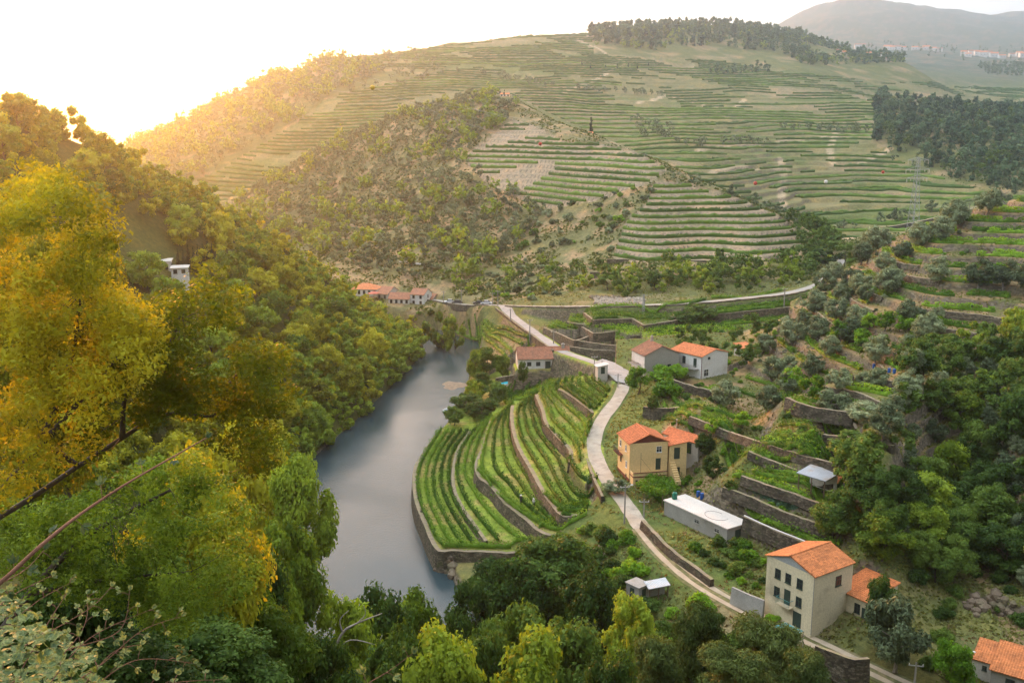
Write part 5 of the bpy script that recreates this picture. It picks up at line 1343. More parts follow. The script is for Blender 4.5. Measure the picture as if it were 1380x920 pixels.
rt, rf = house('side_annex', 'ochre stair wing with small tiled roof joining the ochre house', 'annex', (20.2+7.2*math.cos(R(12)),163.2+7.2*math.sin(R(12))), 12, 3.2, 4.0, 13.0, 18.6, 'monox', 0.5, 'ochre', 'tile_red', [('F',1.4,3.2,0.9,1.9,'door'),('F',1.6,0.3,0.7,1.2)], over=0.25)
mb = MB()
for k in range(9): mb.box(0.1,1.1,-0.35-0.35*k,-0.02-0.35*k,-0.5,2.6-0.3*k)
mb.obj('staircase', M['ochre'], rt)
c0 = PZ(941,597,18.2); rt, rf = house('tile_roof_barn', 'low barn with a long weathered orange roof right of the ochre house', 'barn', (c0[0],c0[1]), 40, 3.2, 8.0, 15.6, 18.2, 'y', 0.7, 'offwhite', 'tile_red', [('L',2,0.3,0.9,1.8,'door'),('L',5,0.8,0.6,0.9)], over=0.25)
mb = MB(); mb.tube([(1.6,6.4,3.0),(1.6,6.4,5.0)],0.08,6); mb.tube([(1.6,6.4,5.0),(1.6,6.4,5.2)],0.16,6); mb.obj('stove_pipe', M['galv'], rf)
g_ = np.random.default_rng(4); mb = MB(); c1 = PZ(912,580,17)
for k in range(60): mb.ball((g_.normal()*1.3,g_.normal()*0.8,g_.uniform(-0.5,0.5)),g_.uniform(0.15,0.4),5,4,0,(1,1,0.6))
mb.obj('rubble_heap', M['rubble'], None, (c1[0],c1[1],16.6), label='pile of pale rubble between the ochre house and the barn', category='rubble heap')
# long flat shed
rt, rf = house('flat_shed', 'long grey concrete shed with pale flat roof above the dirt track', 'shed', (31.6,137.2), 33, 4.4, 13.8, 12.2, 14.65, 'flat', 0, 'concrete', 'slab', [('L',6.4,1.3,0.9,0.5,'win','concrete'),('L',2.1,1.3,0.9,0.5,'win','concrete'),('F',2.2,0.2,1.0,1.7,'door')], over=0.12)
mb = MB(); P = [(2.2+1.2*math.cos(a)*(1+0.1*a),4.5+2.0*math.sin(a),0.2+2.45) for a in np.linspace(0,5.0,24)]; mb.tube(P,0.025,4); mb.obj('hose', M['rubber'], rf)
a = R(33); tx, ty = 31.6-math.sin(a)*13.2+math.cos(a)*1.6, 137.2+math.cos(a)*13.2+math.sin(a)*1.6
mb = MB(); mb.tube([(0,0,0),(0,0,0.06),(0,0,0.95),(0,0,1.05)],[0.40,0.42,0.42,0.36],14); mb.tube([(0,0,1.05),(0,0,1.14)],0.15,10); mb.obj('water_tank', M['greenplastic'], None, (tx,ty,14.84), label='green plastic tank standing on the end of the flat shed roof', category='water tank')
# white houses by the square
rt, rf = house('gabled_house', 'tall white house with grey side gable and weathered tile roof beside the square', 'house', (PZ(869,479,22)[0],PZ(869,479,22)[1]), 18, 8.6, 6.8, 15.6, 22.0, 'y', 1.9, 'greyplaster', 'tile_old',
  [('L',1.2,3.6,0.7,1.7,'door'),('L',3.2,4.1,0.7,1.1),('L',5.0,3.6,0.7,1.7,'door'),('L',1.4,1.0,0.7,1.1),('L',3.4,0.3,0.8,1.8,'door'),('L',5.2,1.0,0.7,1.1),('F',6.2,3.2,0.7,0.7)], over=0.3)
mb = MB(); mb.box(-0.06,-0.004,-0.02,6.82,-1.4,6.36); mb.obj('facade', M['white'], rt)
balcony(rt, 'L', -0.2, 6.9, 3.5, 1.0, 'offwhite', 'iron'); balcony(rt, 'L', 1.0, 5.4, 0.6, 1.3, 'offwhite', 'iron'); chimney(rf, 4.4, 5.6, 7.6, 9.4)
c0 = PZ(946,480,22); rt, rf = house('bright_roof_house', 'white house with a bright new orange roof and long grey balcony', 'house', (c0[0],c0[1]), 37, 8.8, 9.6, 16.6, 21.9, 'y', 1.1, 'white', 'tile_new',
  [('L',5.4,2.9,0.8,1.6,'win','frame_dark'),('L',2.0,2.6,0.8,1.9,'door'),('F',2.4,4.5,0.6,0.35),('F',1.6,0.6,1.4,1.5,'win','frame_white')], over=0.3)
balcony(rt, 'L', 0.8, 9.4, 2.3, 1.3, 'concrete', 'concrete'); mb = MB(); mb.tube([(-0.1,-0.1,0),(-0.1,-0.1,5.2)],0.07,6); mb.obj('downpipe', M['redbase'], rt)
rt, rf = house('long_house', 'low white house with a long brown tile roof beside the swimming pool', 'house', (1.6,257.7), 5, 14.0, 6.6, 9.6, 12.7, 'x', 2.2, 'white', 'tile_old',
  [('F',3.0,1.0,1.0,0.9),('F',5.4,1.0,1.0,0.9),('F',8.0,0.2,1.3,1.8,'door'),('F',9.8,0.9,1.1,1.0,'win','frame_white'),('L',2.4,1.0,0.8,0.9)], over=0.5)
chimney(rf, 12.4, 3.0, 4.4, 6.0, 0.8, 'greyplaster')
mb = MB(); mb.box(14.02,16.6,-0.5,2.6,-1,1.9); mb.obj('porch_wall', M['white'], rt)
# pool
c = PZ(679,497,8.2); rt = root('swimming_pool', (c[0],c[1],ground(c[0],c[1])+0.05), 0.1, label='small round turquoise swimming pool left of the long white house', category='swimming pool')
mb = MB(); V=[]; n=28
for r_,z_ in ((1.9,-1.0),(1.9,0.75),(1.72,0.75),(1.72,0.5)):
    for k in range(n): a=2*math.pi*k/n; V.append((r_*math.cos(a)*1.25,r_*math.sin(a),z_))
mb.add(V,[(j*n+k,j*n+(k+1)%n,(j+1)*n+(k+1)%n,(j+1)*n+k) for j in range(3) for k in range(n)]); mb.obj('rim', M['frame_white'], rt)
mb = MB(); mb.add([(1.72*math.cos(2*math.pi*k/n)*1.25,1.72*math.sin(2*math.pi*k/n),0.68) for k in range(n)],[tuple(range(n))]); mb.obj('water', M['poolwater'], rt)
# little roofs by the square and behind the white house
c0 = PZ(806,494,17.6); house('small_shelter', 'tiny open shelter with a flat pale roof at the edge of the paved square', 'shelter', (c0[0],c0[1]), 12, 2.4, 2.2, 15.7, 17.6, 'monox', 0.4, 'offwhite', 'slab', [('F',1.2,0.2,0.8,1.5,'door')], over=0.35, fine=False)
c0 = hit(1000,480,200); house('hidden_house', 'half hidden house with orange roof behind the olive trees of the near hill', 'house', (c0[0],c0[1]), 25, 3.6, 3.2, c0[2], c0[2]+1.9, 'monoy', 0.7, 'offwhite', 'tile_new', [('F',2,0.6,0.8,1)], over=0.3)
# open metal shelter and tile shelter on the farm plots
def shelter(name, label, B, A, C, z, roofmat, hpost, open_front=True, rise=0.5, wallmat='offwhite'):
    for _ in range(5): q_ = PZ((A[0]+C[0])/2, (A[1]+C[1])/2, z); z = 0.5*z+0.5*(ground(q_[0],q_[1])+hpost)
    B,A,C = [np.array(PZ(*p,z)) for p in (B,A,C)]; ex = C-B; ey = A-B; w = np.linalg.norm(ex); d = np.linalg.norm(ey); rot = math.atan2(ex[1],ex[0])
    rt = root(name, (B[0],B[1],z-hpost), rot, label=label, category='shelter'); c_ = math.cos(-rot); s_ = math.sin(-rot)
    a = np.array([ey[0]*c_-ey[1]*s_, ey[0]*s_+ey[1]*c_]); h = hpost
    mb = MB(); roof_slab(mb, (-0.2,-0.2,h),(w+0.2,-0.2,h),(a[0]-0.2,a[1]+0.2,h+rise),(w+a[0]+0.2,a[1]+0.2,h+rise),wave=0.22,amp=0.025,step=5 if roofmat=='metal' else 0.38); mb.obj('roof', M[roofmat], rt)
    for fx,fy in ((0.02,0.02),(0.5,0.02),(0.98,0.02)):
        p = np.array([w*fx,0])+a*fy; mb = MB(); mb.box(p[0]-0.06,p[0]+0.06,p[1]-0.06,p[1]+0.06,-0.8,h-0.02); mb.obj('post', M['wood'], rt)
    mb = MB(); bx = np.array([[0,0],[w,0]])+a*0.96; mb.add([(bx[0][0],bx[0][1],-0.8),(bx[1][0],bx[1][1],-0.8),(bx[1][0],bx[1][1],h+rise-0.1),(bx[0][0],bx[0][1],h+rise-0.1),(bx[0][0],bx[0][1]+0.15,-0.8),(bx[1][0],bx[1][1]+0.15,-0.8),(bx[1][0],bx[1][1]+0.15,h+rise-0.1),(bx[0][0],bx[0][1]+0.15,h+rise-0.1)],[(0,1,2,3),(7,6,5,4),(3,2,6,7),(0,3,7,4),(1,5,6,2)]); mb.obj('back_wall', M[wallmat], rt)
    KEEP_CLEAR.append((B[0]+ex[0]/2+ey[0]/2, B[1]+ex[1]/2+ey[1]/2, 2.5)); return rt
shelter('metal_shelter', 'open shelter with blue grey metal roof on the farm plots', (1076,637),(1093,631),(1112,648),20.8,'metal',1.7)
shelter('tile_shelter', 'little shelter with orange tiles at the end of the metal roofed one', (1114,648),(1126,641),(1143,656),20.8,'tile',1.6)
# grape pergola in front of the ochre house
PG = [PZ(u,v,14.3) for u,v in [(857,652),(878,640),(906,646),(918,660),(893,668),(868,664)]]; cx_ = sum(p[0] for p in PG)/6; cy_ = sum(p[1] for p in PG)/6
rt = root('grape_pergola', (cx_,cy_,12.3), 0, label='bright green grape pergola beside the ochre house and the lane corner', category='pergola'); g_ = np.random.default_rng(33); C_=[]
while len(C_) < 2600:
    x_, y_ = g_.uniform(cx_-5,cx_+5), g_.uniform(cy_-6,cy_+6)
    if in_poly(np.array([x_]),np.array([y_]),PG)[0]: C_.append((x_-cx_,y_-cy_,2.0+0.25*g_.normal()+0.3*vnoise(np.array([x_*1.2]),np.array([y_*1.2]),5)[0]))
C_=np.array(C_); nr_=g_.normal(size=C_.shape)*0.5; nr_[:,2]+=0.8; nr_/=np.linalg.norm(nr_,axis=1)[:,None]; V_=quads_from(C_,nr_,0.17,g_,0.8)
link('foliage', mixed_mesh('pergola_leaves',V_,np.arange(len(V_)).reshape(-1,4),np.zeros((0,3)),[],[M['L_vineb']]), rt)
for p in PG: mb = MB(); mb.tube([(p[0]-cx_,p[1]-cy_,-1.0),(p[0]-cx_,p[1]-cy_,2.1)],0.06,6); mb.obj('post', M['wood'], rt)
# the shack below the track
rt, rf = house('stone_shack', 'small grey shack with a flat lichen roof below the dirt track', 'shack', (PZ(861,792,12.2)[0],PZ(861,792,12.2)[1]), 40, 2.0, 2.3, 10.0, 12.1, 'flat', 0, 'concrete', 'concrete', [('L',1.2,0.2,0.6,1.5,'door','frame_dark'),('F',1.0,0.2,0.6,1.5,'door','frame_dark')], over=0.15)
shelter('tin_lean_to', 'lean to with a pale rusty tin roof next to the grey shack', (875,793),(870,786),(901,788),12.2,'metal',2.0,rise=0.2,wallmat='concrete')
# teal canopy by the big house
c = [PZ(1026,850,13.6),PZ(1058,861,13.6),PZ(1083,850,13.9),PZ(1058,838,14.0)]
mb = MB(); V=[]; n=8
for j in range(n+1):
    for i in range(n+1):
        s,t=i/n,j/n; p=(np.array(c[0])*(1-s)+np.array(c[1])*s)*(1-t)+(np.array(c[3])*(1-s)+np.array(c[2])*s)*t; V.append((p[0],p[1],p[2]-0.35*math.sin(math.pi*s)*math.sin(math.pi*t)+0.04*math.sin(9*s)))
Fs=[(j*(n+1)+i,j*(n+1)+i+1,(j+1)*(n+1)+i+1,(j+1)*(n+1)+i) for j in range(n) for i in range(n)]
rt = root('net_canopy', (0,0,0), 0, label='teal netting canopy on thin posts in front of the cream house', category='canopy'); mb.add(V,Fs); o = mb.obj('netting', M['teal'], rt)
for p in c: mb = MB(); mb.tube([(p[0],p[1],p[2]-2.8),(p[0],p[1],p[2]+0.02)],0.04,6); mb.obj('post', M['galv'], rt)

# ---- the riverside village
def vhouse(ul, ur, v_eave, v_base, Y, depth, rot, ridge, rise, wall, roof, label, floors=2, nwin=3, over=0.3, clear=1.0, name='village_house', side='R', group='houses of the riverside village', cat='house'):
    p0 = PY(ul, v_base, Y); p1 = PY(ur, v_base, Y); w = (p1[0]-p0[0])/max(0.3,math.cos(R(rot)))*0.97; ze = PY(ul, v_eave, Y)[2]; z0 = p0[2]; h = ze-z0
    ops = []
    for f in range(floors):
        zz = h*(f+0.28)/floors; oh = min(1.3, h/floors*0.5)
        for k in range(nwin): ops.append(('F', w*(k+0.5)/nwin, zz, min(0.8,w/nwin*0.4), oh) + (('door',) if f == 0 and k == nwin//2 else ()))
        ops.append((side, depth*0.5, zz, 0.7, oh))
    return house(name, label, cat, (p0[0],p0[1]), rot, w, depth, z0, ze, ridge, rise, wall, roof, ops, over=over, fine=False, depth_below=4, group=group, clear=clear)
vhouse(457,487,387,404,392,11,-12,'hip',2.6,'white','tile_new','large white village house with a hipped pinkish roof at the left end',2,4)
vhouse(474,510,389,407,380,7,-8,'hip',1.8,'white','tile_new','long white village house with three joined windows and orange roof',2,5)
vhouse(508,524,395,413,377,9,-25,'y' if False else 'x',2.2,'offwhite','tile_old','village house with a pale side gable behind the red parasol',2,2)
vhouse(513,527,385,396,388,4,-10,'monoy',1.0,'offwhite','tile_new','small raised house with a slanting orange roof at the back of the village',1,2)
vhouse(524,553,402,418,372,6,-8,'x',1.9,'white','tile_old','low village house with brown roof and dark upper wall',2,4)
vhouse(553,573,396,418,372,7,-20,'x',1.8,'white','tile_old','tall three storey village house with a white gable',3,2)
vhouse(572,584,402,417,376,6,-25,'x',1.6,'greyplaster','tile_old','narrow brown village house between two white ones',2,1)
vhouse(583,597,402,417,378,6,-28,'x',1.6,'white','tile_old','small white gabled house at the right end of the village',2,2)
vhouse(539,561,353,361,408,5,-6,'flat',0,'offwhite','slab','flat roofed pale house on the slope above the village',1,3,name='slope_house')
vhouse(597,624,371,381,396,6,-4,'x',1.2,'greyplaster','tile_old','brown roofed house on a high base above the village road',1,3,name='slope_house')
vhouse(560,568,356,361,402,3,0,'flat',0,'white','slab','tiny white box house beside the flat roofed one on the slope',1,1,name='slope_house')
# hilltop farm and ruin
vhouse(649,662,131,138,640,7,5,'x',1.0,'yellowhouse','tile_new','orange yellow farmhouse on the spur hilltop',1,2,name='hilltop_farm',group='buildings on the spur hilltop')
vhouse(664,688,131.5,137,645,6,-10,'x',0.8,'yellowhouse','tile_new','long orange yellow wing right of the hilltop farmhouse',1,4,name='hilltop_farm',group='buildings on the spur hilltop')
vhouse(651,664,123,129,665,5,0,'flat',0,'greyplaster','concrete','roofless looking grey building behind the hilltop farmhouse',1,4,name='hilltop_farm',group='buildings on the spur hilltop')
vhouse(674,687,127,131,670,5,0,'x',0.9,'white','tile_new','white house behind the orange yellow hilltop wing',1,3,name='hilltop_farm',group='buildings on the spur hilltop')
vhouse(784,800,180,186,530,4,0,'monoy',0.8,'offwhite','tile_new','small stone hut with pale roof beside the tall cypress on the spur',1,2,name='ridge_hut',group='buildings on the spur hilltop')
# buildings on the left slope
p = hit(222,366,120); Yl = p[1]
vhouse(188,228,354,368,Yl,6,14,'flat',0,'white','slab','long white flat roofed house among the trees of the left slope',1,4,name='slope_villa',group=None,clear=7)
vhouse(231,252,362,371,Yl-3,5,14,'flat',0,'white','slab','smaller white block right of the flat roofed house on the left slope',1,2,name='slope_villa',group=None,clear=7)
# far villages
FARV = [(1152,1164,55,59,2650,'offwhite'),(1191,1199,55,59,2700,'white'),(1199,1205,56,60,2690,'white'),(1205,1213,56,60,2700,'white'),(1215,1222,58,61,2700,'white'),(1229,1236,61,64,2650,'white'),(1236,1244,59,62,2700,'offwhite'),(1244,1252,60,64,2700,'white'),(1252,1260,61,64,2690,'offwhite'),(1262,1269,62,65,2680,'white'),
 (1295,1302,63,67,2600,'white'),(1301,1308,68,71,2550,'white'),(1306,1314,64,68,2620,'white'),(1314,1321,66,70,2600,'white'),(1320,1328,68,72,2560,'offwhite'),(1328,1336,67,71,2600,'white'),(1335,1344,69,73,2570,'white'),(1347,1355,71,74,2550,'white'),(1361,1368,67,70,2620,'white'),(1370,1377,68,72,2600,'white'),(1375,1384,71,75,2560,'offwhite')]
for k,(a,b,c_,d_,Y,wm) in enumerate(FARV):
    p0 = PY(a,d_,Y); zg = ground(p0[0],Y); w = (b-a)/F*Y*1.15; h = (d_-c_)/F*Y*1.35
    house('distant_house', 'tiny pale house of the village far below the blue mountain', 'house', (p0[0],Y), -10+random.uniform(-12,12), w, w*0.6, zg, zg+h, 'x', h*0.32, 'white', 'tile_new' if k%3 else 'tile_old', [('F',w*0.3,h*0.4,1.2,1.4),('F',w*0.7,h*0.4,1.2,1.4)], fine=False, depth_below=12, group='tiny houses of the distant village', over=0.5)
for k,(a,b,c_,d_,Y,wm) in enumerate([(1126,1134,90,93,1420,'white'),(1134,1141,91,94,1410,'offwhite'),(1143,1149,92,95,1400,'white'),(1165,1173,87,90,1450,'white'),(1178,1187,86,90,1440,'offwhite'),(1187,1195,88,92,1430,'white'),(1193,1200,91,94,1400,'offwhite')]):
    p0 = PY(a,d_,Y); zg = ground(p0[0],Y); w = (b-a)/F*Y*0.95; h = (d_-c_)/F*Y
    house('distant_farm', 'small pale farm building at the edge of the skyline wood', 'house', (p0[0],Y), random.uniform(-15,15), w, w*0.6, zg, zg+h, 'x', h*0.5, wm, 'tile_new' if k%2 else 'tile_old', [('F',w*0.3,h*0.4,0.9,1.1),('F',w*0.7,h*0.4,0.9,1.1)], fine=False, depth_below=8, group='farm buildings by the skyline wood', over=0.4)

# ------------------------------------------------------------------ vegetation of the place
LEFT = [(-60,100),(0,150),(60,175),(110,195),(170,205),(235,235),(300,275),(380,320),(450,368),(520,420),(585,448),(580,500),(545,535),(505,572),(455,585),(440,610),(405,650),(410,700),(405,760),(300,760),(-60,760)]
lbg = 'yellow green broadleaf trees crowding the left river bank'
scatter(LEFT, 120, 285, 6.2, [('gold',0.55),('broad',0.45)], '', None, 0.75, 1.3, seed=11, hide=0.01,
        labels={'gold':('yellowish round tree among the woods on the left river bank','yellowish trees of the left bank woods'),'broad':('green round tree among the woods on the left river bank','green trees of the left bank woods')})
scatter([(400,440),(585,440),(590,500),(545,545),(505,585),(455,600),(430,660),(400,700),(380,600)], 150, 350, 4.0, [('broad',1)], 'green tree leaning over the water at the foot of the left bank', 'trees along the water of the left bank', 0.6, 0.95, seed=12, hide=0.02)
scatter(LEFT, 285, 372, 5.0, [('gold',0.5),('broad',0.5)], '', None, 0.55, 0.95, seed=19, hide=0.01,
        labels={'gold':('yellowish round tree among the woods on the left river bank','yellowish trees of the left bank woods'),'broad':('green round tree among the woods on the left river bank','green trees of the left bank woods')})
# olive grove on the middle spur
SPURL = [(300,282),(380,236),(480,180),(560,150),(640,128),(700,140),(680,165),(622,212),(655,245),(690,262),(740,280),(705,330),(640,372),(600,385),(540,380),(460,360),(380,320),(330,310)]
scatter(SPURL, 360, 670, 4.7, [('olive',0.78),('scrub',0.12),('broad',0.10)], '', None, 0.7, 1.45, dens=0.85, seed=13, hide=0.004, labels={'olive':('grey green olive tree in the dense grove on the spur','olive trees of the dense grove on the spur'),'scrub':('low shrub on the dry slope of the spur','low shrubs on the slope of the spur'),'broad':('greener rounded tree among the olive grove of the spur','greener trees of the spur grove')})
SPURR = [(600,385),(640,372),(705,330),(740,280),(800,270),(876,246),(882,262),(842,300),(824,352),(790,375),(760,400),(700,408),(640,402)]
scatter(SPURR, 330, 480, 4.6, [('scrub',0.6),('shrub',0.25),('bush',0.15)], '', None, 0.7, 1.7, dens=0.62, seed=14, clump=(14,-0.25), labels={'scrub':('low shrub on the dry slope of the spur','low shrubs on the slope of the spur'),'shrub':('dark shrub on the dry slope above the river road','dark shrubs on the slope above the river road'),'bush':('bright green bush on the dry slope above the river road','bright bushes on the slope above the river road')})
scatter([(590,395),(620,340),(700,345),(760,340),(800,380),(770,405),(700,410),(640,402)], 330, 430, 9, [('broad',0.7),('dark',0.3)], 'dark green tree on the slope behind the river road', 'trees on the slope behind the river road', 0.5, 0.8, dens=0.7, seed=15)
scatter([(810,372),(1075,352),(1130,330),(1130,360),(1060,388),(960,398),(880,400),(820,400)], 300, 420, 5.5, [('dark',0.6),('broad',0.4)], 'bushy green tree between the upper road and the long stone wall', 'trees between the upper road and the spur wall', 0.5, 0.9, dens=0.85, seed=16)
scatter([(1060,300),(1110,320),(1140,345),(1125,380),(1075,362),(1078,330)], 330, 470, 6, [('dark',1)], 'dark tree in the gully right of the spur vineyard', 'trees in the gully right of the spur vineyard', 0.7, 1.1, seed=17)
scatter([(930,240),(1080,298),(1078,306),(1000,268),(900,243)], 380, 470, 5, [('scrub',0.6),('olive',0.4)], '', None, 0.8, 1.2, seed=18, labels={'olive':('small olive tree on the ridge line of the spur','olive trees along the ridge line of the spur'),'scrub':('low shrub on the dry slope of the spur','low shrubs on the slope of the spur')})
# back hill
scatter([(165,210),(240,172),(300,140),(370,105),(445,83),(520,95),(440,130),(400,165),(300,225),(225,262)], 640, 1200, 9, [('olive',0.8),('broad',0.2)], '', None, 1.2, 2.1, dens=0.95, seed=21, hide=0.003, labels={'olive':('small olive tree on the far left shoulder of the back hill','olive trees on the shoulder of the back hill'),'broad':('rounded tree on the far left shoulder of the back hill','rounded trees on the shoulder of the back hill')})
scatter([(440,86),(560,70),(620,100),(560,118),(450,128)], 850, 1200, 13, [('olive',1)], 'small olive tree on the far left shoulder of the back hill', 'olive trees on the shoulder of the back hill', 1.1, 1.7, dens=0.7, seed=22)
scatter([(790,38),(960,34),(1060,40),(1225,70),(1232,84),(1090,90),(1040,72),(960,62),(900,70),(800,62)], 1150, 1700, 9, [('gum',0.6),('dark',0.25),('broad',0.15)], '', None, 0.5,1.4, clump=(55,-0.42), dens=0.95, seed=23, hide=0.01, labels={'gum':('dark tree in the wood along the skyline','trees of the wood along the skyline'),'dark':('round dark tree in the skyline wood','round dark trees of the skyline wood'),'broad':('light green round tree in the skyline wood','light round trees of the skyline wood')})
0 and scatter([(790,38)], 1150, 1700, 9, [('gum',1)], 'x', 'trees of the wood along the skyline', 0.4, 1.25, clump=(55,-0.42), dens=0.95, seed=23, hide=0.01)
scatter([(1180,128),(1232,126),(1300,135),(1400,138),(1400,258),(1345,262),(1260,232),(1205,212),(1178,190)], 560, 980, 7.0, [('gum',0.65),('dark',0.2),('olive',0.15)], '', None, 0.45, 1.3, dens=0.92, seed=24, hide=0.01, clump=(38,-0.30), labels={'gum':('dark tall tree in the wood on the far right hillside','trees of the dark wood on the far right hillside'),'dark':('round green tree at the dark wood on the far right hillside','round trees of the far right wood'),'olive':('greyish small tree in clearings of the far right wood','small trees in clearings of the far right wood')})
scatter([(1175,150),(1320,150),(1400,200),(1400,262),(1200,220)], 560, 980, 12, [('olive',1)], 'greyish small tree in clearings of the far right wood', 'small trees in clearings of the far right wood', 1.0, 1.6, dens=0.6, seed=27)
scatter([(945,98),(1040,90),(1040,98),(950,104)], 700, 1300, 10, [('gum',1)], 'tree in the dark strip between two vineyards on the back hill', 'trees of the strip between two vineyards', 0.6, 0.8, seed=25)
scatter([(1315,88),(1400,85),(1400,106),(1330,100)], 1200, 2300, 16, [('gum',1)], 'tree in the dark clump far right below the village', 'trees of the far clump below the village', 0.8, 1.2, seed=26)
for k, (pts, y0, y1) in enumerate([([(925,195),(1060,190),(1060,196),(925,202)],560,760),([(640,96),(760,118),(900,128),(900,133),(760,124),(640,102)],700,1100),([(850,160),(900,170),(920,196),(860,185)],600,860),([(1080,318),(1330,270),(1330,277),(1080,325)],480,560),([(1050,170),(1190,175),(1190,182),(1050,178)],640,900)]):
    scatter(pts, y0, y1, 7, [('olive',1)], 'small olive tree along a terrace edge of the far hillside', 'olive trees along terrace edges of the far hillside', 1.0, 1.5, dens=0.6, seed=30+k)
scatter([(1100,62),(1400,50),(1400,80),(1150,85)], 2300, 3300, 45, [('gum',1)], 'distant tree near the hilltop village', 'distant trees near the hilltop village', 0.7, 1.1, dens=0.35, seed=37)
# the valley floor between river and road
scatter([(585,420),(640,412),(640,425),(600,450),(590,455)], 300, 380, 5, [('broad',1)], 'small tree on the bank below the village road', 'trees on the bank below the village road', 0.5, 0.8, seed=41)
for u,v,Y,w,sp,lab in [(655,468,275,42,'broad','round willow on the bank left of the swimming pool'),(640,472,272,26,'broad','narrow willow at the water edge behind the sand bar'),(678,478,270,24,'broad','light green willow next to the swimming pool'),
    (648,498,252,34,'dark','dark bushy tree behind the sand bar'),(668,515,244,36,'dark','dark tree at the left end of the flat vine field'),(628,528,237,44,'dark','dark tree beside the moored boat'),(650,535,231,46,'dark','broad dark tree above the top ends of the outer vine rows'),(612,545,226,30,'dark','small dark tree nearest the moored boat'),(640,510,246,30,'broad','bright bush behind the dark riverside trees'),
    (705,486,250,15,'dark','small dark tree in front of the long white house'),(590,416,330,40,'broad','green tree at the water end below the village'),(612,425,325,36,'broad','rounded shrub tree where the river bends'),(598,436,322,22,'broad','small round tree at the river bend')]:
    top(sp,u,v,Y,w,lab)
scatter([(560,412),(640,415),(650,440),(625,445),(600,458),(560,455)], 300, 376, 2.8, [('bush',0.5),('shrub',0.5)], '', None, 0.8, 1.5, dens=0.8, seed=42, hide=0.01, labels={'bush':('green bush on the bank between village road and river','bushes on the bank below the village road'),'shrub':('dark shrub on the bank between village road and river','shrubs on the bank below the village road')})
scatter([(745,482),(800,490),(805,508),(745,504)], 236, 262, 2.2, [('bush',1)], 'green bush on the bank under the paved square', 'bushes on the bank under the paved square', 0.4, 0.8, dens=0.8, seed=43, allow_prom=True, road=0.8)
# near right: gardens, olives, woods of the hillside
RH = [(1130,350),(1210,300),(1290,272),(1400,250),(1400,430),(1250,440),(1140,420)]
g='round olive trees on the dry terraces of the near hill'
for k,(u,v,w) in enumerate([(1240,328,32),(1355,268,26),(1330,280,30),(1288,300,34),(1268,318,30),(1180,332,34),(1160,350,28),(1215,345,24),(1262,372,32),(1318,378,34),(1352,378,32),(1390,385,40),
    (1110,390,30),(1135,400,26),(1160,392,30),(1195,390,34),(1145,380,28),(1120,375,28),(1095,415,34),(1125,425,30),(1160,430,30),(1190,360,26),(1205,378,24),(1098,450,34),(1068,455,34),(1082,440,28),(1140,455,36),(1032,470,26),(1040,505,34),(1060,500,26),(975,540,38),(1035,545,36),(955,470,0),
    (1130,520,30),(1095,495,32),(1180,480,34),(1125,560,44),(1190,575,44),(1180,520,30),(1220,540,36),(1200,555,30),(1230,470,34),(1250,450,34),(1165,520,26),(1225,430,34),(1120,475,28),(1060,525,30)]):
    if w == 0: continue
    p = hit(u, v+w*0.25, 100); s = w/F*math.hypot(p[0],p[1])/4.0
    plant('olive', p[0], p[1], s, s, 'grey green round olive tree on the dry terraces right of the houses', g, keep=True)
for k,(u,v,w,lab) in enumerate([(1155,435,24,'leftmost bright citrus tree in the row on the hill'),(1172,437,24,'second bright citrus tree in the row on the hill'),(1192,438,26,'third bright citrus tree in the row on the hill'),(1213,440,26,'fourth bright citrus tree in the row on the hill'),(1234,444,26,'fifth bright citrus tree in the row on the hill'),(1252,440,22,'rightmost bright citrus tree in the row on the hill'),
    (1130,455,30,'bright citrus tree below the left end of the row'),(1162,460,26,'bright citrus tree below the middle of the row'),(1185,468,26,'lowest bright citrus tree in front of the row'),(1068,520,34,'dark green round citrus tree above the stone steps'),(1095,528,34,'round citrus tree right above the broken wall'),
    (962,575,26,'small green tree right of the lane garden plots'),(1000,570,24,'green tree behind the orange annex roof'),(985,660,20,'slim tree beside the blue barrel'),(860,520,36,'rounded garden tree beside the paved square'),(880,548,18,'tall dark bush in the lane garden'),
    (930,610,30,'dark green tree right of the orange annex'),(950,605,28,'second dark tree right of the orange annex'),(960,635,30,'leafy tree between annex and cabbage bed'),(905,620,22,'small tree beside the yellow house steps')]):
    sp = 'citrus' if 'citrus' in lab or 'garden tree' in lab or 'green tree' in lab else 'dark'
    p = hit(u, v+w*0.3, 100); s = w/F*math.hypot(p[0],p[1])/(2.1*SPEC[sp]['r']); plant(sp, p[0], p[1], s, s*1.1, lab, None, keep=True)
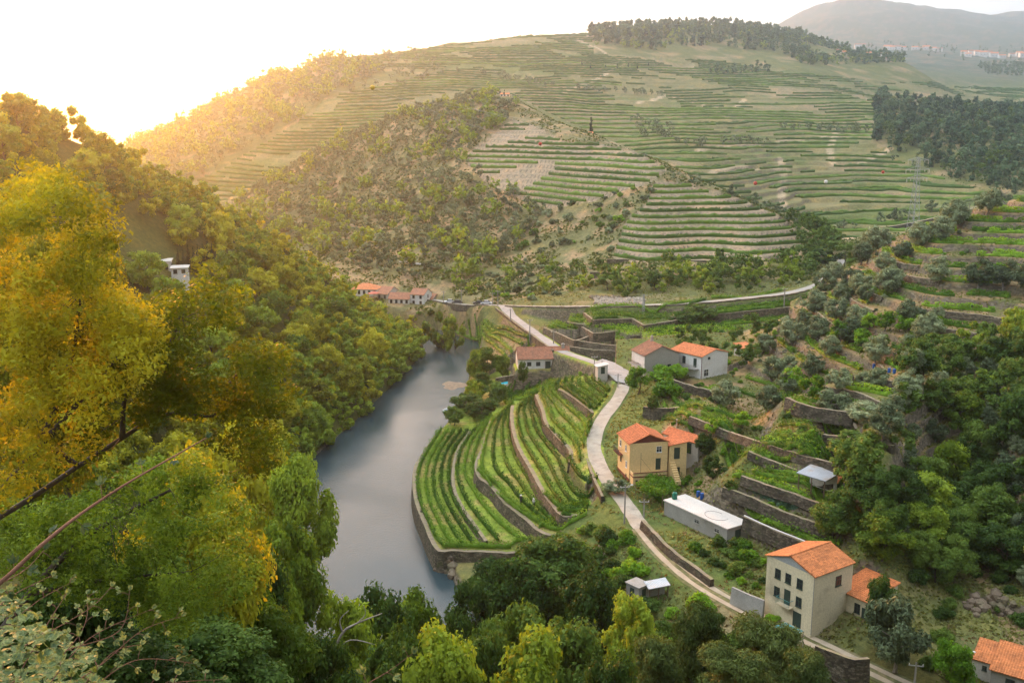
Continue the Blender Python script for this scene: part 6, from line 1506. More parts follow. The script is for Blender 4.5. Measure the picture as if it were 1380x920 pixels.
# hedge-like shrubs round the houses
for k,(u,v,w,lab) in enumerate([(890,502,40,'clipped leafy hedge mass below the white house balcony'),(915,500,36,'right half of the leafy hedge below the white house'),(895,525,50,'big square ivy bush hanging over the garden wall'),(1008,750,40,'bright fig bush left of the big cream house'),(1000,735,34,'light green bush behind the block wall'),(1040,832,26,'round bush in front of the big cream house'),
    (860,580,20,'small fig beside the lane opposite the vineyard'),(885,648,30,'leafy pergola plants below the yellow house'),(870,655,24,'pale green pergola vines next to the lane'),(900,655,24,'pergola vines beside the long grey shed')]):
    p = hit(u, v+w*0.2, 100); s = w/F*math.hypot(p[0],p[1])/(2.1*1.5); plant('bush', p[0], p[1], s, s*0.9, lab, None, keep=True)
scatter([(1215,500),(1290,475),(1400,440),(1480,450),(1480,800),(1310,800),(1215,785),(1150,760),(1108,730),(1112,690),(1130,650),(1190,600),(1220,560)], 100, 230, 3.5, [('dark',0.52),('olive',0.27),('broad',0.06),('shrub',0.15)], '', None, 0.5, 1.0, dens=0.95, seed=51, clump=(16,-0.75), hide=0.02,
    labels={'dark':('dense dark green tree on the wooded slope on the right','dark trees of the wooded slope on the right'),'olive':('greyish tree on the wooded slope on the right','greyish trees of the wooded slope on the right'),'broad':('light green tree on the wooded slope on the right','light green trees of the wooded slope on the right'),'shrub':('dark low shrub on the wooded slope on the right','dark shrubs of the wooded slope on the right')})
scatter([(840,690),(870,690),(1000,820),(1100,880),(1230,960),(600,960),(600,800),(700,760),(800,700)], 84, 160, 2.6, [('shrub',0.7),('bush',0.3)], '', None, 0.6, 1.3, dens=0.75, seed=52, road=1.2, hide=0.05, labels={'shrub':('dark green shrub on the bank between track and river','dark shrubs on the bank between track and river'),'bush':('fresh green bush on the bank between track and river','fresh bushes on the bank between track and river')})
scatter([(1000,560),(1180,560),(1180,650),(1110,735),(1000,700),(900,650),(905,520),(1000,500)], 120, 250, 2.8, [('shrub',0.45),('bush',0.55)], '', None, 0.3, 0.6, dens=0.55, seed=53, labels={'shrub':('small dark shrub among the farm plots','small dark shrubs among the farm plots'),'bush':('small green bush among the farm plots','small green bushes among the farm plots')})
scatter([(890,700),(985,720),(1035,760),(1030,815),(950,780),(880,720)], 108, 165, 2.0, [('shrub',0.6),('bush',0.4)], '', None, 0.45, 0.8, dens=0.8, seed=54, labels={'shrub':('dark shrub on the bank above the dirt track','dark shrubs on the bank above the dirt track'),'bush':('green bush on the bank above the dirt track','green bushes on the bank above the dirt track')})
scatter([(1000,300),(1130,350),(1210,300),(1400,250),(1400,440),(1180,440),(1060,480),(990,500),(1010,440)], 180, 330, 4.2, [('scrub',0.7),('bush',0.3)], '', None, 0.3, 0.65, dens=0.4, seed=55, labels={'scrub':('small dry shrub on the terraces of the near hill','small shrubs on the terraces of the near hill'),'bush':('small green bush on the terraces of the near hill','small bushes on the terraces of the near hill')})
scatter([(1000,420),(1180,350),(1330,400),(1250,440),(1060,480)], 180, 330, 7, [('olive',1)], 'grey green round olive tree on the dry terraces right of the houses', 'round olive trees on the dry terraces of the near hill', 0.7, 1.0, dens=0.18, seed=56)
scatter([(1230,860),(1320,760),(1400,770),(1400,880),(1300,850),(1260,930)], 92, 128, 2.4, [('shrub',1)], 'dark shrub on the dry bank at the lower right edge', 'dark shrubs at the lower right edge', 0.4, 0.9, dens=0.4, seed=57)
scatter([(900,458),(960,455),(1010,470),(1000,448),(1060,450),(1060,470),(1000,500),(900,480)], 230, 275, 4, [('dark',0.6),('bush',0.4)], '', None, 0.5, 0.75, dens=0.5, seed=58, road=4, labels={'dark':('dark tree behind the bright roofed white house','trees behind the bright roofed white house'),'bush':('green bush behind the bright roofed white house','bushes behind the bright roofed white house')})
for u,v,Y,w,lab,sp in [(845,376,312,34,'lone leafy tree beside the rubble heap','broad'),(820,368,330,34,'dark tree left behind the rubble heap','dark'),(885,378,322,38,'dense tree right of the lone leafy tree','dark'),(1115,338,352,44,'dark pine where the upper road bends','dark'),(1140,325,345,36,'dark bushy tree at the bend of the upper road','dark'),(945,430,285,44,'wide dark tree behind the bright roofed house','dark'),(925,434,283,30,'dark tree right behind the bright roofed house','dark')]:
    top(sp,u,v,Y,w,lab)
# big trees near the right houses
top('olive',1215,800,104,100,'large grey green olive beside the cream house annex')
top('dark',1190,775,109,50,'fig tree in front of the annex roof')
top('citrus',1290,858,100,70,'bright green tree left of the lowest orange roofed house')
top('olive',828,672,158,38,'round olive tree at the lane corner beside the electric pole')
top('olive',1165,640,150,60,'large olive tree above the cabbage bed end')
top('dark',1150,650,138,75,'big dark tree right of the cabbage bed')
# the wooded foreground
KEEP_CLEAR.append((0,0,1))
for u,v,Y,w,sp,lab in [
  (1035,828,82,150,'pine','spreading pine in front of the big cream house'),(945,808,84,120,'pine','pine left of the spreading one, below the track'),(1092,872,76,110,'pine','lowest pine by the bottom edge below the track'),(885,852,76,120,'pine','pine between the shack and the bottom edge'),(990,868,72,150,'pine','nearest pine at the bottom edge'),
  (745,722,128,130,'dark','feathery dark tree below the stepped vineyard corner'),(690,745,122,110,'dark','leaning dark tree at the foot of the vineyard wall'),(800,770,112,110,'dark','dark tree left of the grey shack'),(640,770,118,90,'dark','dark tree at the river end of the vineyard wall'),(700,800,100,130,'dark','dark green tree in the middle of the wooded foreground'),
  (770,820,92,140,'dark','broad dark tree in the wooded foreground'),(640,830,90,130,'dark','dark tree right of the hidden river end'),(850,790,100,90,'broad','small tree beside the grey shack'),(720,860,76,150,'broad','light green tree at the bottom centre'),(600,850,78,140,'broad','light green tree at the bottom left of centre'),(820,870,70,130,'dark','dark green tree at the bottom edge right of centre'),(668,750,139,70,'dark','dark bush like tree against the bottom wall of the stepped vineyard'),(722,748,141,60,'dark','dark tree at the right end of the vineyard bottom wall'),
  (560,800,105,90,'broad','tree at the near river edge'),(510,795,98,110,'dark','dark tree with dead branches at the near river edge'),(460,790,90,120,'broad','bushy tree left of the dead branches'),(540,850,80,130,'dark','dark tree at the bottom below the river'),(440,850,70,140,'dark','dark tree at the bottom left below the river'),
  (380,690,88,115,'broad','light green tree with its crown near the river bend'),(350,748,80,130,'broad','green tree under the river bend tree'),(340,800,66,170,'broad','grey green bushy tree in the lower left'),(290,700,72,190,'dark','shaded tree behind the big branches'),(250,620,62,200,'gold','yellowish tree behind the big branches'),(180,730,56,220,'dark','dark tree in the lower left mass'),
  (90,680,50,230,'dark','darkest tree at the left edge'),(280,850,50,230,'dark','dark bushy tree at the bottom left'),(140,860,44,250,'dark','dark tree behind the brambles'),(400,620,120,100,'broad','tree hanging over the left bank opposite the vineyard'),
  (330,560,130,110,'gold','rounded tree on the left slope under the big crown'),(60,300,70,200,'amber','orange tinted round tree behind the golden one at the left edge')]:
    top(sp,u,v,Y,w,lab)
build_plants_later = True

# ------------------------------------------------------------------ the near trees on the left
def px_tube(mb, pts, r0, r1, n=7):
    P = smooth_line([PY(*p) for p in pts], 4); k = len(P); mb.tube(P, [r0+(r1-r0)*i/(k-1) for i in range(k)], n)
def near_tree(label, poly, y0, y1, limbs, mat, nclus, nleaf, leaf, seed, base, rc=(0.45,0.95), barkmat='bark'):
    g = np.random.default_rng(seed); us = [p[0] for p in poly]; vs_ = [p[1] for p in poly]
    C=[]; RC=[]
    while len(C) < nclus:
        u, v = g.uniform(min(us),max(us)), g.uniform(min(vs_),max(vs_))
        if not in_poly(np.array([u]),np.array([v]),poly)[0]: continue
        if vnoise(np.array([u/38.0]),np.array([v/30.0]),seed)[0] < 0.36: continue
        C.append(PY(u,v,g.uniform(y0,y1))); RC.append(g.uniform(*rc))
    C = np.array(C); RC = np.array(RC); idx = g.choice(nclus, nleaf, p=RC**2/(RC**2).sum())
    d = g.normal(size=(nleaf,3)); d /= np.linalg.norm(d,axis=1)[:,None]
    P = C[idx]+d*RC[idx][:,None]*(g.uniform(0.1,1,(nleaf,1))**0.5)*np.array([1.15,1.15,0.8])
    nr_ = d*0.5+g.normal(size=(nleaf,3))*0.7+np.array([0,0,0.6]); nr_ /= np.linalg.norm(nr_,axis=1)[:,None]
    V = quads_from(P, nr_, leaf, g, 0.5); Q = np.arange(len(V)).reshape(-1,4)
    o = root('broadleaf_tree', base, 0, label=label, category='tree'); b = np.array(base)
    link('crown', mixed_mesh('crown_near', V-b, Q, np.zeros((0,3)), [], [M[mat]]), o)
    mb = MB()
    for pts, r0, r1 in limbs: px_tube(mb, pts, r0, r1)
    # twigs from limbs towards the leaf clumps
    lim = np.array(mb.v)
    for k in range(0, nclus, 5):
        j = np.argmin(((lim-C[k])**2).sum(1)); a = lim[j]; m_ = (a+C[k])/2+g.normal(size=3)*0.15; m_[2] -= 0.1
        if np.linalg.norm(C[k]-a) < 2.6: mb.tube([a,m_,C[k]],[0.022,0.016,0.006],4)
    mb.v = [tuple(np.array(p)-b) for p in mb.v]
    mb.obj('trunk', M[barkmat], o, smooth=True); return o
near_tree('big yellow green tree filling the left edge, nearest of all trees', [(-60,215),(0,200),(55,225),(100,250),(135,262),(145,300),(150,345),(158,395),(215,445),(200,490),(150,560),(70,650),(-60,700)], 29, 36,
  [([(-60,720,33),(20,640,33),(70,560,33),(100,470,33),(110,380,32.5)],0.14,0.03),([(20,640,33),(90,560,32),(160,480,32)],0.16,0.04)], 'L_gold', 360, 60000, 0.078, 5, (-19,33,ground(-19,33)-0.2), rc=(0.4,0.8))
near_tree('wide yellow green tree with long dark crooked limbs, right of the biggest yellow one', [(120,420),(190,410),(250,378),(280,372),(330,385),(325,430),(350,470),(392,475),(392,530),(372,560),(380,610),(350,645),(300,600),(240,560),(170,570),(110,620),(90,560),(140,470)], 33, 39,
  [([(-40,720,35),(40,672,35.5),(105,628,36),(165,590,36),(205,565,36.3),(240,556,36.5),(290,560,37),(335,530,37)],0.12,0.04),([(205,565,36.3),(222,520,36),(228,470,36),(245,430,36)],0.16,0.04),([(165,590,36),(170,530,36),(200,480,36)],0.12,0.03),([(290,560,37),(330,490,37),(370,500,37)],0.09,0.03),([(105,628,36),(60,600,35),(0,610,34)],0.12,0.04)], 'L_gold3', 230, 32000, 0.085, 6, (-20,36,ground(-20,36)-0.2), rc=(0.35,0.75))
near_tree('shaded dark leaved tree low at the left edge under the big yellow one', [(-60,640),(60,640),(130,640),(210,610),(300,640),(340,700),(330,800),(250,860),(120,800),(-60,780)], 38, 46,
  [([(-30,900,40),(40,800,41),(120,720,41),(230,660,42)],0.25,0.06),([(40,800,41),(150,780,42),(260,770,42)],0.14,0.04)], 'L_oak', 210, 52000, 0.09, 8, (-16,41,ground(-16,41)-0.2), rc=(0.5,1.0))

# ------------------------------------------------------------------ brambles right in front of the camera
def leaf_shape(mb, c, d, up, L, W):
    """one pointed leaf, folded along its midrib"""
    d = d/np.linalg.norm(d); s = np.cross(d, up); s /= (np.linalg.norm(s)+1e-9); n = np.cross(s, d)
    pts = [c, c+d*L*0.3+s*W*0.5+n*L*0.05, c+d*L*0.65+s*W*0.42+n*L*0.03, c+d*L-n*L*0.08, c+d*L*0.65-s*W*0.42+n*L*0.03, c+d*L*0.3-s*W*0.5+n*L*0.05, c+d*L*0.3-n*L*0.03, c+d*L*0.65-n*L*0.04]
    mb.add(pts, [(0,1,6),(1,2,7,6),(2,3,7),(3,4,7),(4,5,6,7),(5,0,6)])
def bramble(label, canes, leafsize, seed, mass=None, nmass=0, every=0.085):
    g = np.random.default_rng(seed); st = MB(); lv = MB()
    for pts, r0 in canes:
        P = np.array(smooth_line([PY(*p) for p in pts], 8)); n = len(P); st.tube(P, [r0*(1-0.75*i/(n-1)) for i in range(n)], 6)
        L = np.concatenate([[0], np.cumsum(np.linalg.norm(np.diff(P,axis=0),axis=1))]); s = 0.05
        side = 1
        while s < L[-1]:
            c = np.array([np.interp(s, L, P[:,k]) for k in range(3)]); t = np.array([np.interp(s+0.01, L, P[:,k])-np.interp(s-0.01, L, P[:,k]) for k in range(3)]); t /= np.linalg.norm(t)+1e-9
            out = np.cross(t, np.array([0,-1,0.3]))*side+g.normal(size=3)*0.35+t*0.4; out /= np.linalg.norm(out)
            pe = leafsize*g.uniform(0.6,1.1); e = c+out*pe; st.tube([c,(c+e)/2+np.array([0,0,0.004]),e],[0.0012,0.001,0.0008],4)
            fade = 1-0.45*s/L[-1]
            for a in (-0.95,0,0.95):
                q = out+np.cross(out,np.array([0,-0.6,0.8]))*a; leaf_shape(lv, e, q, np.array([0,-0.5,0.85])+g.normal(size=3)*0.35, leafsize*fade*g.uniform(0.8,1.15)*(1.0 if a == 0 else 0.8), leafsize*0.46*fade)
            s += every*g.uniform(0.7,1.4); side = -side
        for a in (-0.5,0.3,1.0): leaf_shape(lv, P[-1], (P[-1]-P[-2])+np.array([0.01*a,0,0.01]), np.array([0,-1,0.4]), leafsize*0.6, leafsize*0.28)
    if mass:
        us=[p[0] for p in mass]; vs_=[p[1] for p in mass]; k=0
        while k < nmass:
            u,v=g.uniform(min(us),max(us)),g.uniform(min(vs_),max(vs_))
            if not in_poly(np.array([u]),np.array([v]),mass)[0]: continue
            k+=1; c=np.array(PY(u,v,g.uniform(2.3,3.6))); d=g.normal(size=3); d[2]*=0.4
            for a in (-0.9,0,0.9):
                dd=d/np.linalg.norm(d)+np.cross(d/np.linalg.norm(d),[0,0,1.0])*a; leaf_shape(lv,c,dd,np.array([0,-0.45,0.9])+g.normal(size=3)*0.3,leafsize*g.uniform(0.6,1.15),leafsize*0.5)
    b = np.array([PY(*canes[0][0][0])[0], 2.4, 68.4]); o = root('bramble_bush', tuple(b), 0, label=label, category='bramble')
    for mbx in (st, lv): mbx.v = [tuple(np.array(p)-b) for p in mbx.v]
    st.obj('stems', M['stem'], o, smooth=True); lv.obj('leaves', M['L_bramble'], o)
bramble('blurry bramble with one long reddish cane reaching up in the lower left', [([(-60,830,2.6),(0,785,2.65),(55,735,2.7),(105,695,2.8),(165,655,2.9),(225,620,3.0),(278,590,3.1)],0.0075),([(-30,800,2.7),(30,770,2.8),(60,740,2.9)],0.0022)], 0.044, 21, every=0.085)
bramble('dense pale green bramble bush in the bottom left corner', [([(-20,900,2.7),(50,860,2.8),(120,820,2.9),(150,790,3.0)],0.0022),([(0,930,2.7),(80,880,2.8),(160,850,2.9),(175,795,3.0)],0.0022),([(60,940,2.8),(130,900,2.9),(190,850,3.0),(245,830,3.1)],0.0020),([(110,940,2.8),(180,890,2.9),(260,893,3.0)],0.0020),([(-20,830,2.7),(20,800,2.8),(70,775,2.9)],0.0020),([(40,930,2.7),(110,850,2.8),(118,800,3.0)],0.0017),([(-10,860,2.7),(50,810,2.8),(95,785,2.9)],0.0017),([(60,930,2.6),(120,860,2.8),(205,820,2.9)],0.0017),([(150,940,2.7),(230,920,2.8),(300,915,2.9)],0.0017),([(30,900,2.6),(70,830,2.7),(90,800,2.8)],0.0017),([(100,940,2.7),(150,880,2.8),(190,868,2.9)],0.0017)], 0.032, 22, mass=[(-30,790),(20,800),(60,840),(110,870),(160,935),(-30,940)], nmass=420, every=0.045)
bramble('single pale bramble tip poking up at the bottom edge', [([(455,960,2.9),(490,925,2.95),(525,903,3.0),(556,880,3.05)],0.0020)], 0.042, 23, every=0.07)
# bleached dead branches
mb = MB()
for pts, r0, r1 in [([(440,930,84),(450,880,84),(462,852,84),(480,840,84),(515,826,84)],0.22,0.04),([(450,880,84),(472,862,84),(505,868,84)],0.10,0.03),([(462,852,84),(458,835,84),(470,822,84)],0.08,0.03),([(500,930,84),(503,890,84),(515,855,84)],0.12,0.03),([(480,840,84),(492,828,84),(490,815,84)],0.06,0.02)]: px_tube(mb, pts, r0, r1, 6)
b = PY(440,930,84); mb.v = [(p[0]-b[0],p[1]-b[1],p[2]-b[2]) for p in mb.v]
mb.obj('dead_tree', M['deadwood'], None, b, smooth=True, label='leafless bleached dead tree branches at the near river edge', category='dead tree')

# ------------------------------------------------------------------ poles, pylon, lines
def pole(u, vt, vb, label, lamp=False, name='utility_pole', r=0.11, cross=True, ymin=60, Y=None):
    if Y is None: p = hit(u, vb, ymin)
    else: q = PY(u, vb, Y); p = np.array([q[0],q[1],min(q[2],ground(q[0],q[1]))])
    zt = PY(u, vt, p[1])[2]; h = max(3.0, zt-p[2])
    rt = root(name, tuple(p), random.uniform(-0.4,0.4), label=label, category='lamp post' if lamp and not cross else 'utility pole')
    mb = MB(); mb.tube([(0,0,-0.5),(0,0,h)],[r*1.2,r*0.75],8); mb.obj('post', M['pole'], rt)
    if cross:
        mb = MB(); mb.box(-0.8,0.8,-0.05,0.05,h-0.45,h-0.35); c = mb.obj('crossarm', M['galv'], rt)
        for x in (-0.72,0,0.72):
            i_ = MB(); i_.tube([(x,0,h-0.35),(x,0,h-0.15)],[0.06,0.05],6); i_.obj('insulator', M['frame_white'], c)
    if lamp:
        mb = MB(); mb.tube([(0,0,h-0.6),(0.4,0,h-0.2),(0.9,0,h-0.1)],0.03,5); a = mb.obj('arm', M['galv'], rt)
        l = MB(); l.ball((1.05,0,h-0.1),0.2,8,6,0,(1.3,0.7,0.5)); l.obj('lamp_head', M['frame_white'], a)
for a in [(841.5,653,705,'electric pole with white lamp in front of the ochre house',True),(867.6,679,697,'short post at the corner of the lane and the flat shed',False),(1088.5,810,853,'electric pole with white lamp at the corner of the cream house',True),
          (1294,876,922,'grey pole with small lamp at the lower right edge',True),(1232,896,925,'short pole with crossarm below the bright tree',False),(832.6,503,522,'pole at the edge of the paved square',False),(800.6,479,513,'tall pole at the left side of the paved square',False),
          (714,430,460,'pole halfway down the concrete road',False),(688,416,433,'pole at the top of the concrete road',False),(746,445,463,'pole at the lower bend of the concrete road',False),
          (1056,388,422,'pole below the right end of the upper road',False),(598,392,407,'pole at the village end of the road',False),(622,390,408,'pole beside the white parked car',False),(664,394,411,'pole at the road junction',False),(671,391,412,'second pole at the road junction',False)]:
    pole(a[0],a[1],a[2],a[3],a[4],r=0.12 if a[2] > 480 else 0.16)
pole(920.6,444,463,'street lamp on the terrace behind the bright roofed house',True,'street_lamp',0.07,False)
pole(811,488,500,'street lamp by the small shelter',True,'street_lamp',0.06,False)
p = hit(867,424,250); zt = PY(867,396,p[1])[2]; rt = root('lattice_pole', tuple(p), 0.2, label='narrow lattice pole with crossarms below the lone leafy tree', category='utility pole')
mb = MB(); h = zt-p[2]
for x in (-0.3,0.3):
    for y in (-0.3,0.3): mb.tube([(x,y,-0.5),(x*0.4,y*0.4,h)],0.05,4)
for k in range(8): z=h*k/8; f=1-0.6*k/8; mb.tube([(-0.3*f,-0.3*f,z),(0.3*f,-0.3*f,z+h/8)],0.03,4); mb.tube([(0.3*f,0.3*f,z),(-0.3*f,0.3*f,z+h/8)],0.03,4)
mb.obj('mast', M['galv'], rt); mb = MB(); mb.box(-1.1,1.1,-0.06,0.06,h-0.5,h-0.38); mb.box(-0.8,0.8,-0.06,0.06,h*0.3,h*0.3+0.1); mb.obj('crossarm', M['galv'], rt)
# big pylon behind the near hill
bx, by, bz = PY(1228,334,432); bz = ground(bx,by); H = PY(1237,212,432)[2]-bz
rt = root('power_pylon', (bx,by,bz), 0.35, label='tall lattice power pylon standing behind the near hill', category='pylon')
mb = MB(); W_ = lambda z: 1.7*(1-z/H)**1.1+0.45
zs = [H*(1-(1-k/16)**1.25) for k in range(17)]
for k in range(16):
    a,b = W_(zs[k]),W_(zs[k+1]); ca=[(-a,-a),(a,-a),(a,a),(-a,a)]; cb=[(-b,-b),(b,-b),(b,b),(-b,b)]
    for i in range(4):
        j=(i+1)%4; mb.tube([(*ca[i],zs[k]),(*cb[i],zs[k+1])],0.13,4,cap=False); mb.tube([(*ca[i],zs[k]),(*cb[j],zs[k+1])],0.05,4,cap=False); mb.tube([(*ca[j],zs[k]),(*cb[i],zs[k+1])],0.05,4,cap=False)
mb.obj('mast', M['galv'], rt)
tips = []
for k,(f,L) in enumerate([(0.965,5.6),(0.86,6.4),(0.76,5.6)]):
    z = H*f; mb = MB()
    for s in (-1,1): mb.tube([(0,-0.4,z),(s*L,0,z+0.1)],0.09,4); mb.tube([(0,0.4,z),(s*L,0,z+0.1)],0.09,4); mb.tube([(0,0,z+1.4),(s*L,0,z+0.1)],0.08,4)
    arm = mb.obj('crossarm', M['galv'], rt)
    for s in (-1,1):
        ins = MB()
        for j in range(5): ins.tube([(s*L*0.96,0,z-0.15-j*0.3),(s*L*0.96,0,z-0.3-j*0.3)],[0.24,0.14],8)
        for j in range(3): ins.tube([(s*L*0.6,0,z-0.15-j*0.3),(s*L*0.6,0,z-0.3-j*0.3)],[0.24,0.14],8)
        ins.obj('insulator', M['frame_white'], arm); tips.append((bx+s*L*math.cos(0.35), by+s*L*math.sin(0.35), bz+z-1.5))
def wire(pts, r, label):
    P = smooth_line(pts, 12); mb = MB(); mb.tube(P, r, 4); mb.obj('power_line', M['galv'], None, label=label, category='power line', group='power lines from the pylon')
PW = [tips[0], PY(1190,232,395), PY(1018,247,322), PY(728,194,232), PY(502,118,176), PY(330,40,148), PY(150,-60,125)]
wire(PW, 0.022, 'power line carrying the red and yellow marker balls across the valley')
PW2 = [tips[2], PY(1113,245,352), PY(900,215,290), PY(650,150,215), PY(420,78,165), PY(215,0,140)]
wire(PW2, 0.022, 'power line with the single white marker ball')
wire([tips[4], PY(1000,238,330), PY(700,160,240), PY(330,105,175), PY(190,55,150), PY(15,-5,130)], 0.022, 'power line crossing the bright sky at the upper left')
for u,v,Y,mt,lab in [(502,118,176,'yellow','yellow marker ball hanging over the far vineyards'),(728,194,232,'red','red marker ball hanging over the upper spur vineyard'),(1018,247,322,'red','red marker ball right of the spur ridge'),(1190,232,395,'red','red marker ball nearest the pylon'),(1113,245,352,'ballwhite','white marker ball over the far terraces')]:
    c = PY(u,v,Y); mb = MB(); mb.ball((0,0,0),0.42 if Y < 300 else 0.62,14,10); mb.tube([(-0.5,0,0),(0.5,0,0)],0.05,5)
    mb.obj('marker_ball', M[mt], None, c, smooth=True, label=lab, category='marker ball')
mb = MB(); b = PY(112,198,300); 
# distant mast on the left skyline
zg = ground(b[0],b[1]); hh = PY(112,172,300)[2]-zg; mb.tube([(0,0,-1),(0,0,hh)],[0.18,0.08],6); mb.box(-0.8,0.8,-0.05,0.05,hh-1.2,hh-1.1)
mb.obj('radio_mast', M['galv'], None, (b[0],b[1],zg), label='thin mast on the left skyline in the glare', category='mast')

# ------------------------------------------------------------------ vehicles, boat, people and small things
def car(p, rot, mat, label):
    rt = root('parked_car', (p[0],p[1],p[2]+0.08), rot, label=label, category='car')
    mb = MB(); xs=[-2.0,-1.95,-1.2,-0.6,0.7,1.3,2.0,2.05]; zb=[0.35]*8; zt=[0.6,0.85,0.95,1.0,1.0,0.95,0.8,0.55]; V=[]
    for i,x in enumerate(xs):
        for y,z in ((-0.82,zb[i]),(-0.86,(zb[i]+zt[i])/2),(-0.78,zt[i]),(0.78,zt[i]),(0.86,(zb[i]+zt[i])/2),(0.82,zb[i])): V.append((x,y,z))
    mb.add(V,[(i*6+k,(i+1)*6+k,(i+1)*6+(k+1)%6,i*6+(k+1)%6) for i in range(7) for k in range(6)]+[tuple(range(6)),tuple(42+k for k in range(6))[::-1]])
    mb.add([(-1.1,-0.72,0.98),(-1.1,0.72,0.98),(-0.6,-0.62,1.45),(-0.6,0.62,1.45),(0.8,-0.62,1.43),(0.8,0.62,1.43),(1.6,-0.7,0.95),(1.6,0.7,0.95)],[(2,4,5,3)])
    mb.obj('body', M[mat], rt, smooth=False)
    g_=MB(); g_.add([(-1.1,-0.72,0.98),(-1.1,0.72,0.98),(-0.6,-0.62,1.44),(-0.6,0.62,1.44),(0.8,-0.62,1.42),(0.8,0.62,1.42),(1.6,-0.7,0.95),(1.6,0.7,0.95)],[(0,2,3,1),(4,6,7,5),(0,6,4,2),(1,3,5,7)]); g_.obj('window', M['glass'], rt)
    for x in (-1.25,1.3):
        for y in (-0.85,0.85):
            w=MB(); w.tube([(x,y-0.1,0.33),(x,y+0.1,0.33)],0.33,14); wo=w.obj('wheel', M['rubber'], rt); r_=MB(); r_.tube([(x,y-0.11,0.33),(x,y+0.11,0.33)],0.18,10); r_.obj('rim', M['galv'], wo)
    for y in (-0.6,0.6): l=MB(); l.box(-2.04,-1.96,y-0.15,y+0.15,0.62,0.76); l.obj('headlight', M['frame_white'], rt)
for u,v,rot,mt,lab in [(606,408.8,0.2,'carwhite','white car parked at the village end of the road'),(616,409.4,0.2,'carblack','dark car parked right behind the white one'),(655,410.5,0.1,'carwhite','light grey car standing at the road junction'),(645,410.5,0.1,'carblack','dark car beside the light grey one at the junction')]:
    P = hit(u, v, 250); car(P, rot, mt, lab)
c = PZ(605,553,0); rt = root('rowing_boat', (c[0],c[1],0), 0.9, label='small white and blue boat moored at the river bank', category='boat')
mb = MB(); V=[]
for i in range(9):
    t=i/8; w=0.75*math.sin(math.pi*min(1,0.18+t*0.82))**0.6; V += [(-2+4*t,-w,0.5+0.2*t),(-2+4*t,-w*0.6,-0.1),(-2+4*t,w*0.6,-0.1),(-2+4*t,w,0.5+0.2*t),(-2+4*t,w-0.1,0.48+0.2*t),(-2+4*t,w*0.5,0.08),(-2+4*t,-w*0.5,0.08),(-2+4*t,-w+0.1,0.48+0.2*t)]
mb.add(V,[(i*8+k,(i+1)*8+k,(i+1)*8+(k+1)%8,i*8+(k+1)%8) for i in range(8) for k in range(8)]+[tuple(range(8)),tuple(64+k for k in range(8))[::-1]]); mb.obj('hull', M['carwhite'], rt)
for x in (-0.9,0.5): s=MB(); s.box(x-0.15,x+0.15,-0.62,0.62,0.32,0.37); s.obj('seat', M['blue'], rt)
def person(u, v, label, shirt='shirt', hat='frame_white'):
    p = hit(u, v, 100); o = root('person', (p[0],p[1],p[2]), random.uniform(2.6,3.6), label=label, category='person')
    vs_=[(0,0,0.95),(0,0,1.15),(0,-0.02,1.38),(0,-0.03,1.50),(0,-0.04,1.60),(0.10,0,0.88),(0.11,0.02,0.5),(0.11,0.0,0.08),(0.11,-0.14,0.03),(-0.10,0,0.88),(-0.12,-0.06,0.5),(-0.12,0.02,0.08),(-0.12,-0.12,0.03),(0.19,-0.02,1.40),(0.25,-0.05,1.14),(0.22,-0.26,1.0),(-0.19,-0.02,1.40),(-0.25,-0.05,1.14),(-0.2,-0.26,1.02)]
    es=[(0,1),(1,2),(2,3),(3,4),(0,5),(5,6),(6,7),(7,8),(0,9),(9,10),(10,11),(11,12),(2,13),(13,14),(14,15),(2,16),(16,17),(17,18)]
    rd=[.15,.14,.15,.055,.09,.09,.065,.045,.04,.09,.065,.045,.04,.06,.045,.035,.06,.045,.035]
    me = bpy.data.meshes.new('person_body'); me.from_pydata(vs_, es, []); me.materials.append(M['skin'])
    b = link('body', me, o); md = b.modifiers.new('skin','SKIN'); 
    for i,r_ in enumerate(rd): me.skin_vertices[0].data[i].radius=(r_,r_*0.85)
    me.skin_vertices[0].data[0].use_root=True
    s_ = b.modifiers.new('sub','SUBSURF'); s_.levels=1; s_.render_levels=2
    mb=MB(); mb.tube([(0,0,0.92),(0,0,1.1),(0,-0.02,1.3),(0,-0.02,1.46)],[0.17,0.175,0.2,0.10],12)
    for s in (-1,1): mb.tube([(0.17*s,-0.02,1.42),(0.25*s,-0.05,1.15)],[0.075,0.065],8)
    mb.obj('shirt', M[shirt], o, smooth=True)
    mb=MB(); mb.tube([(0,0,0.8),(0,0,0.96)],[0.16,0.165],12)
    mb.tube([(0.09,0,0.88),(0.11,0.02,0.5),(0.11,0,0.1)],[0.105,0.08,0.065],8); mb.tube([(-0.09,0,0.88),(-0.12,-0.06,0.5),(-0.12,0.02,0.1)],[0.105,0.08,0.065],8); mb.obj('trousers', M['trousers'], o, smooth=True)
    mb=MB(); mb.tube([(0,-0.04,1.66),(0,-0.04,1.68)],0.19,14); mb.tube([(0,-0.04,1.67),(0,-0.04,1.77)],[0.11,0.09],12); mb.obj('hat', M[hat], o, smooth=False)
person(719,684,'standing person in a pale shirt and white hat between the vine rows')
person(702,679,'second person with pale hat bending among the vines, left of the standing one','trousers')
def barrel(p, label, mat='blue', r=0.3, h=0.9, group=None):
    pr = dict(label=label, category='barrel'); 
    if group: pr['group']=group
    mb=MB(); mb.tube([(0,0,-0.1),(0,0,0.02),(0,0,h*0.33),(0,0,h*0.5),(0,0,h*0.66),(0,0,h)],[r*0.95,r,r*1.06,r,r*1.06,r*0.96],14); mb.tube([(0.12,0,h),(0.12,0,h+0.04)],0.05,6)
    mb.obj('barrel', M[mat], None, tuple(p), **pr)
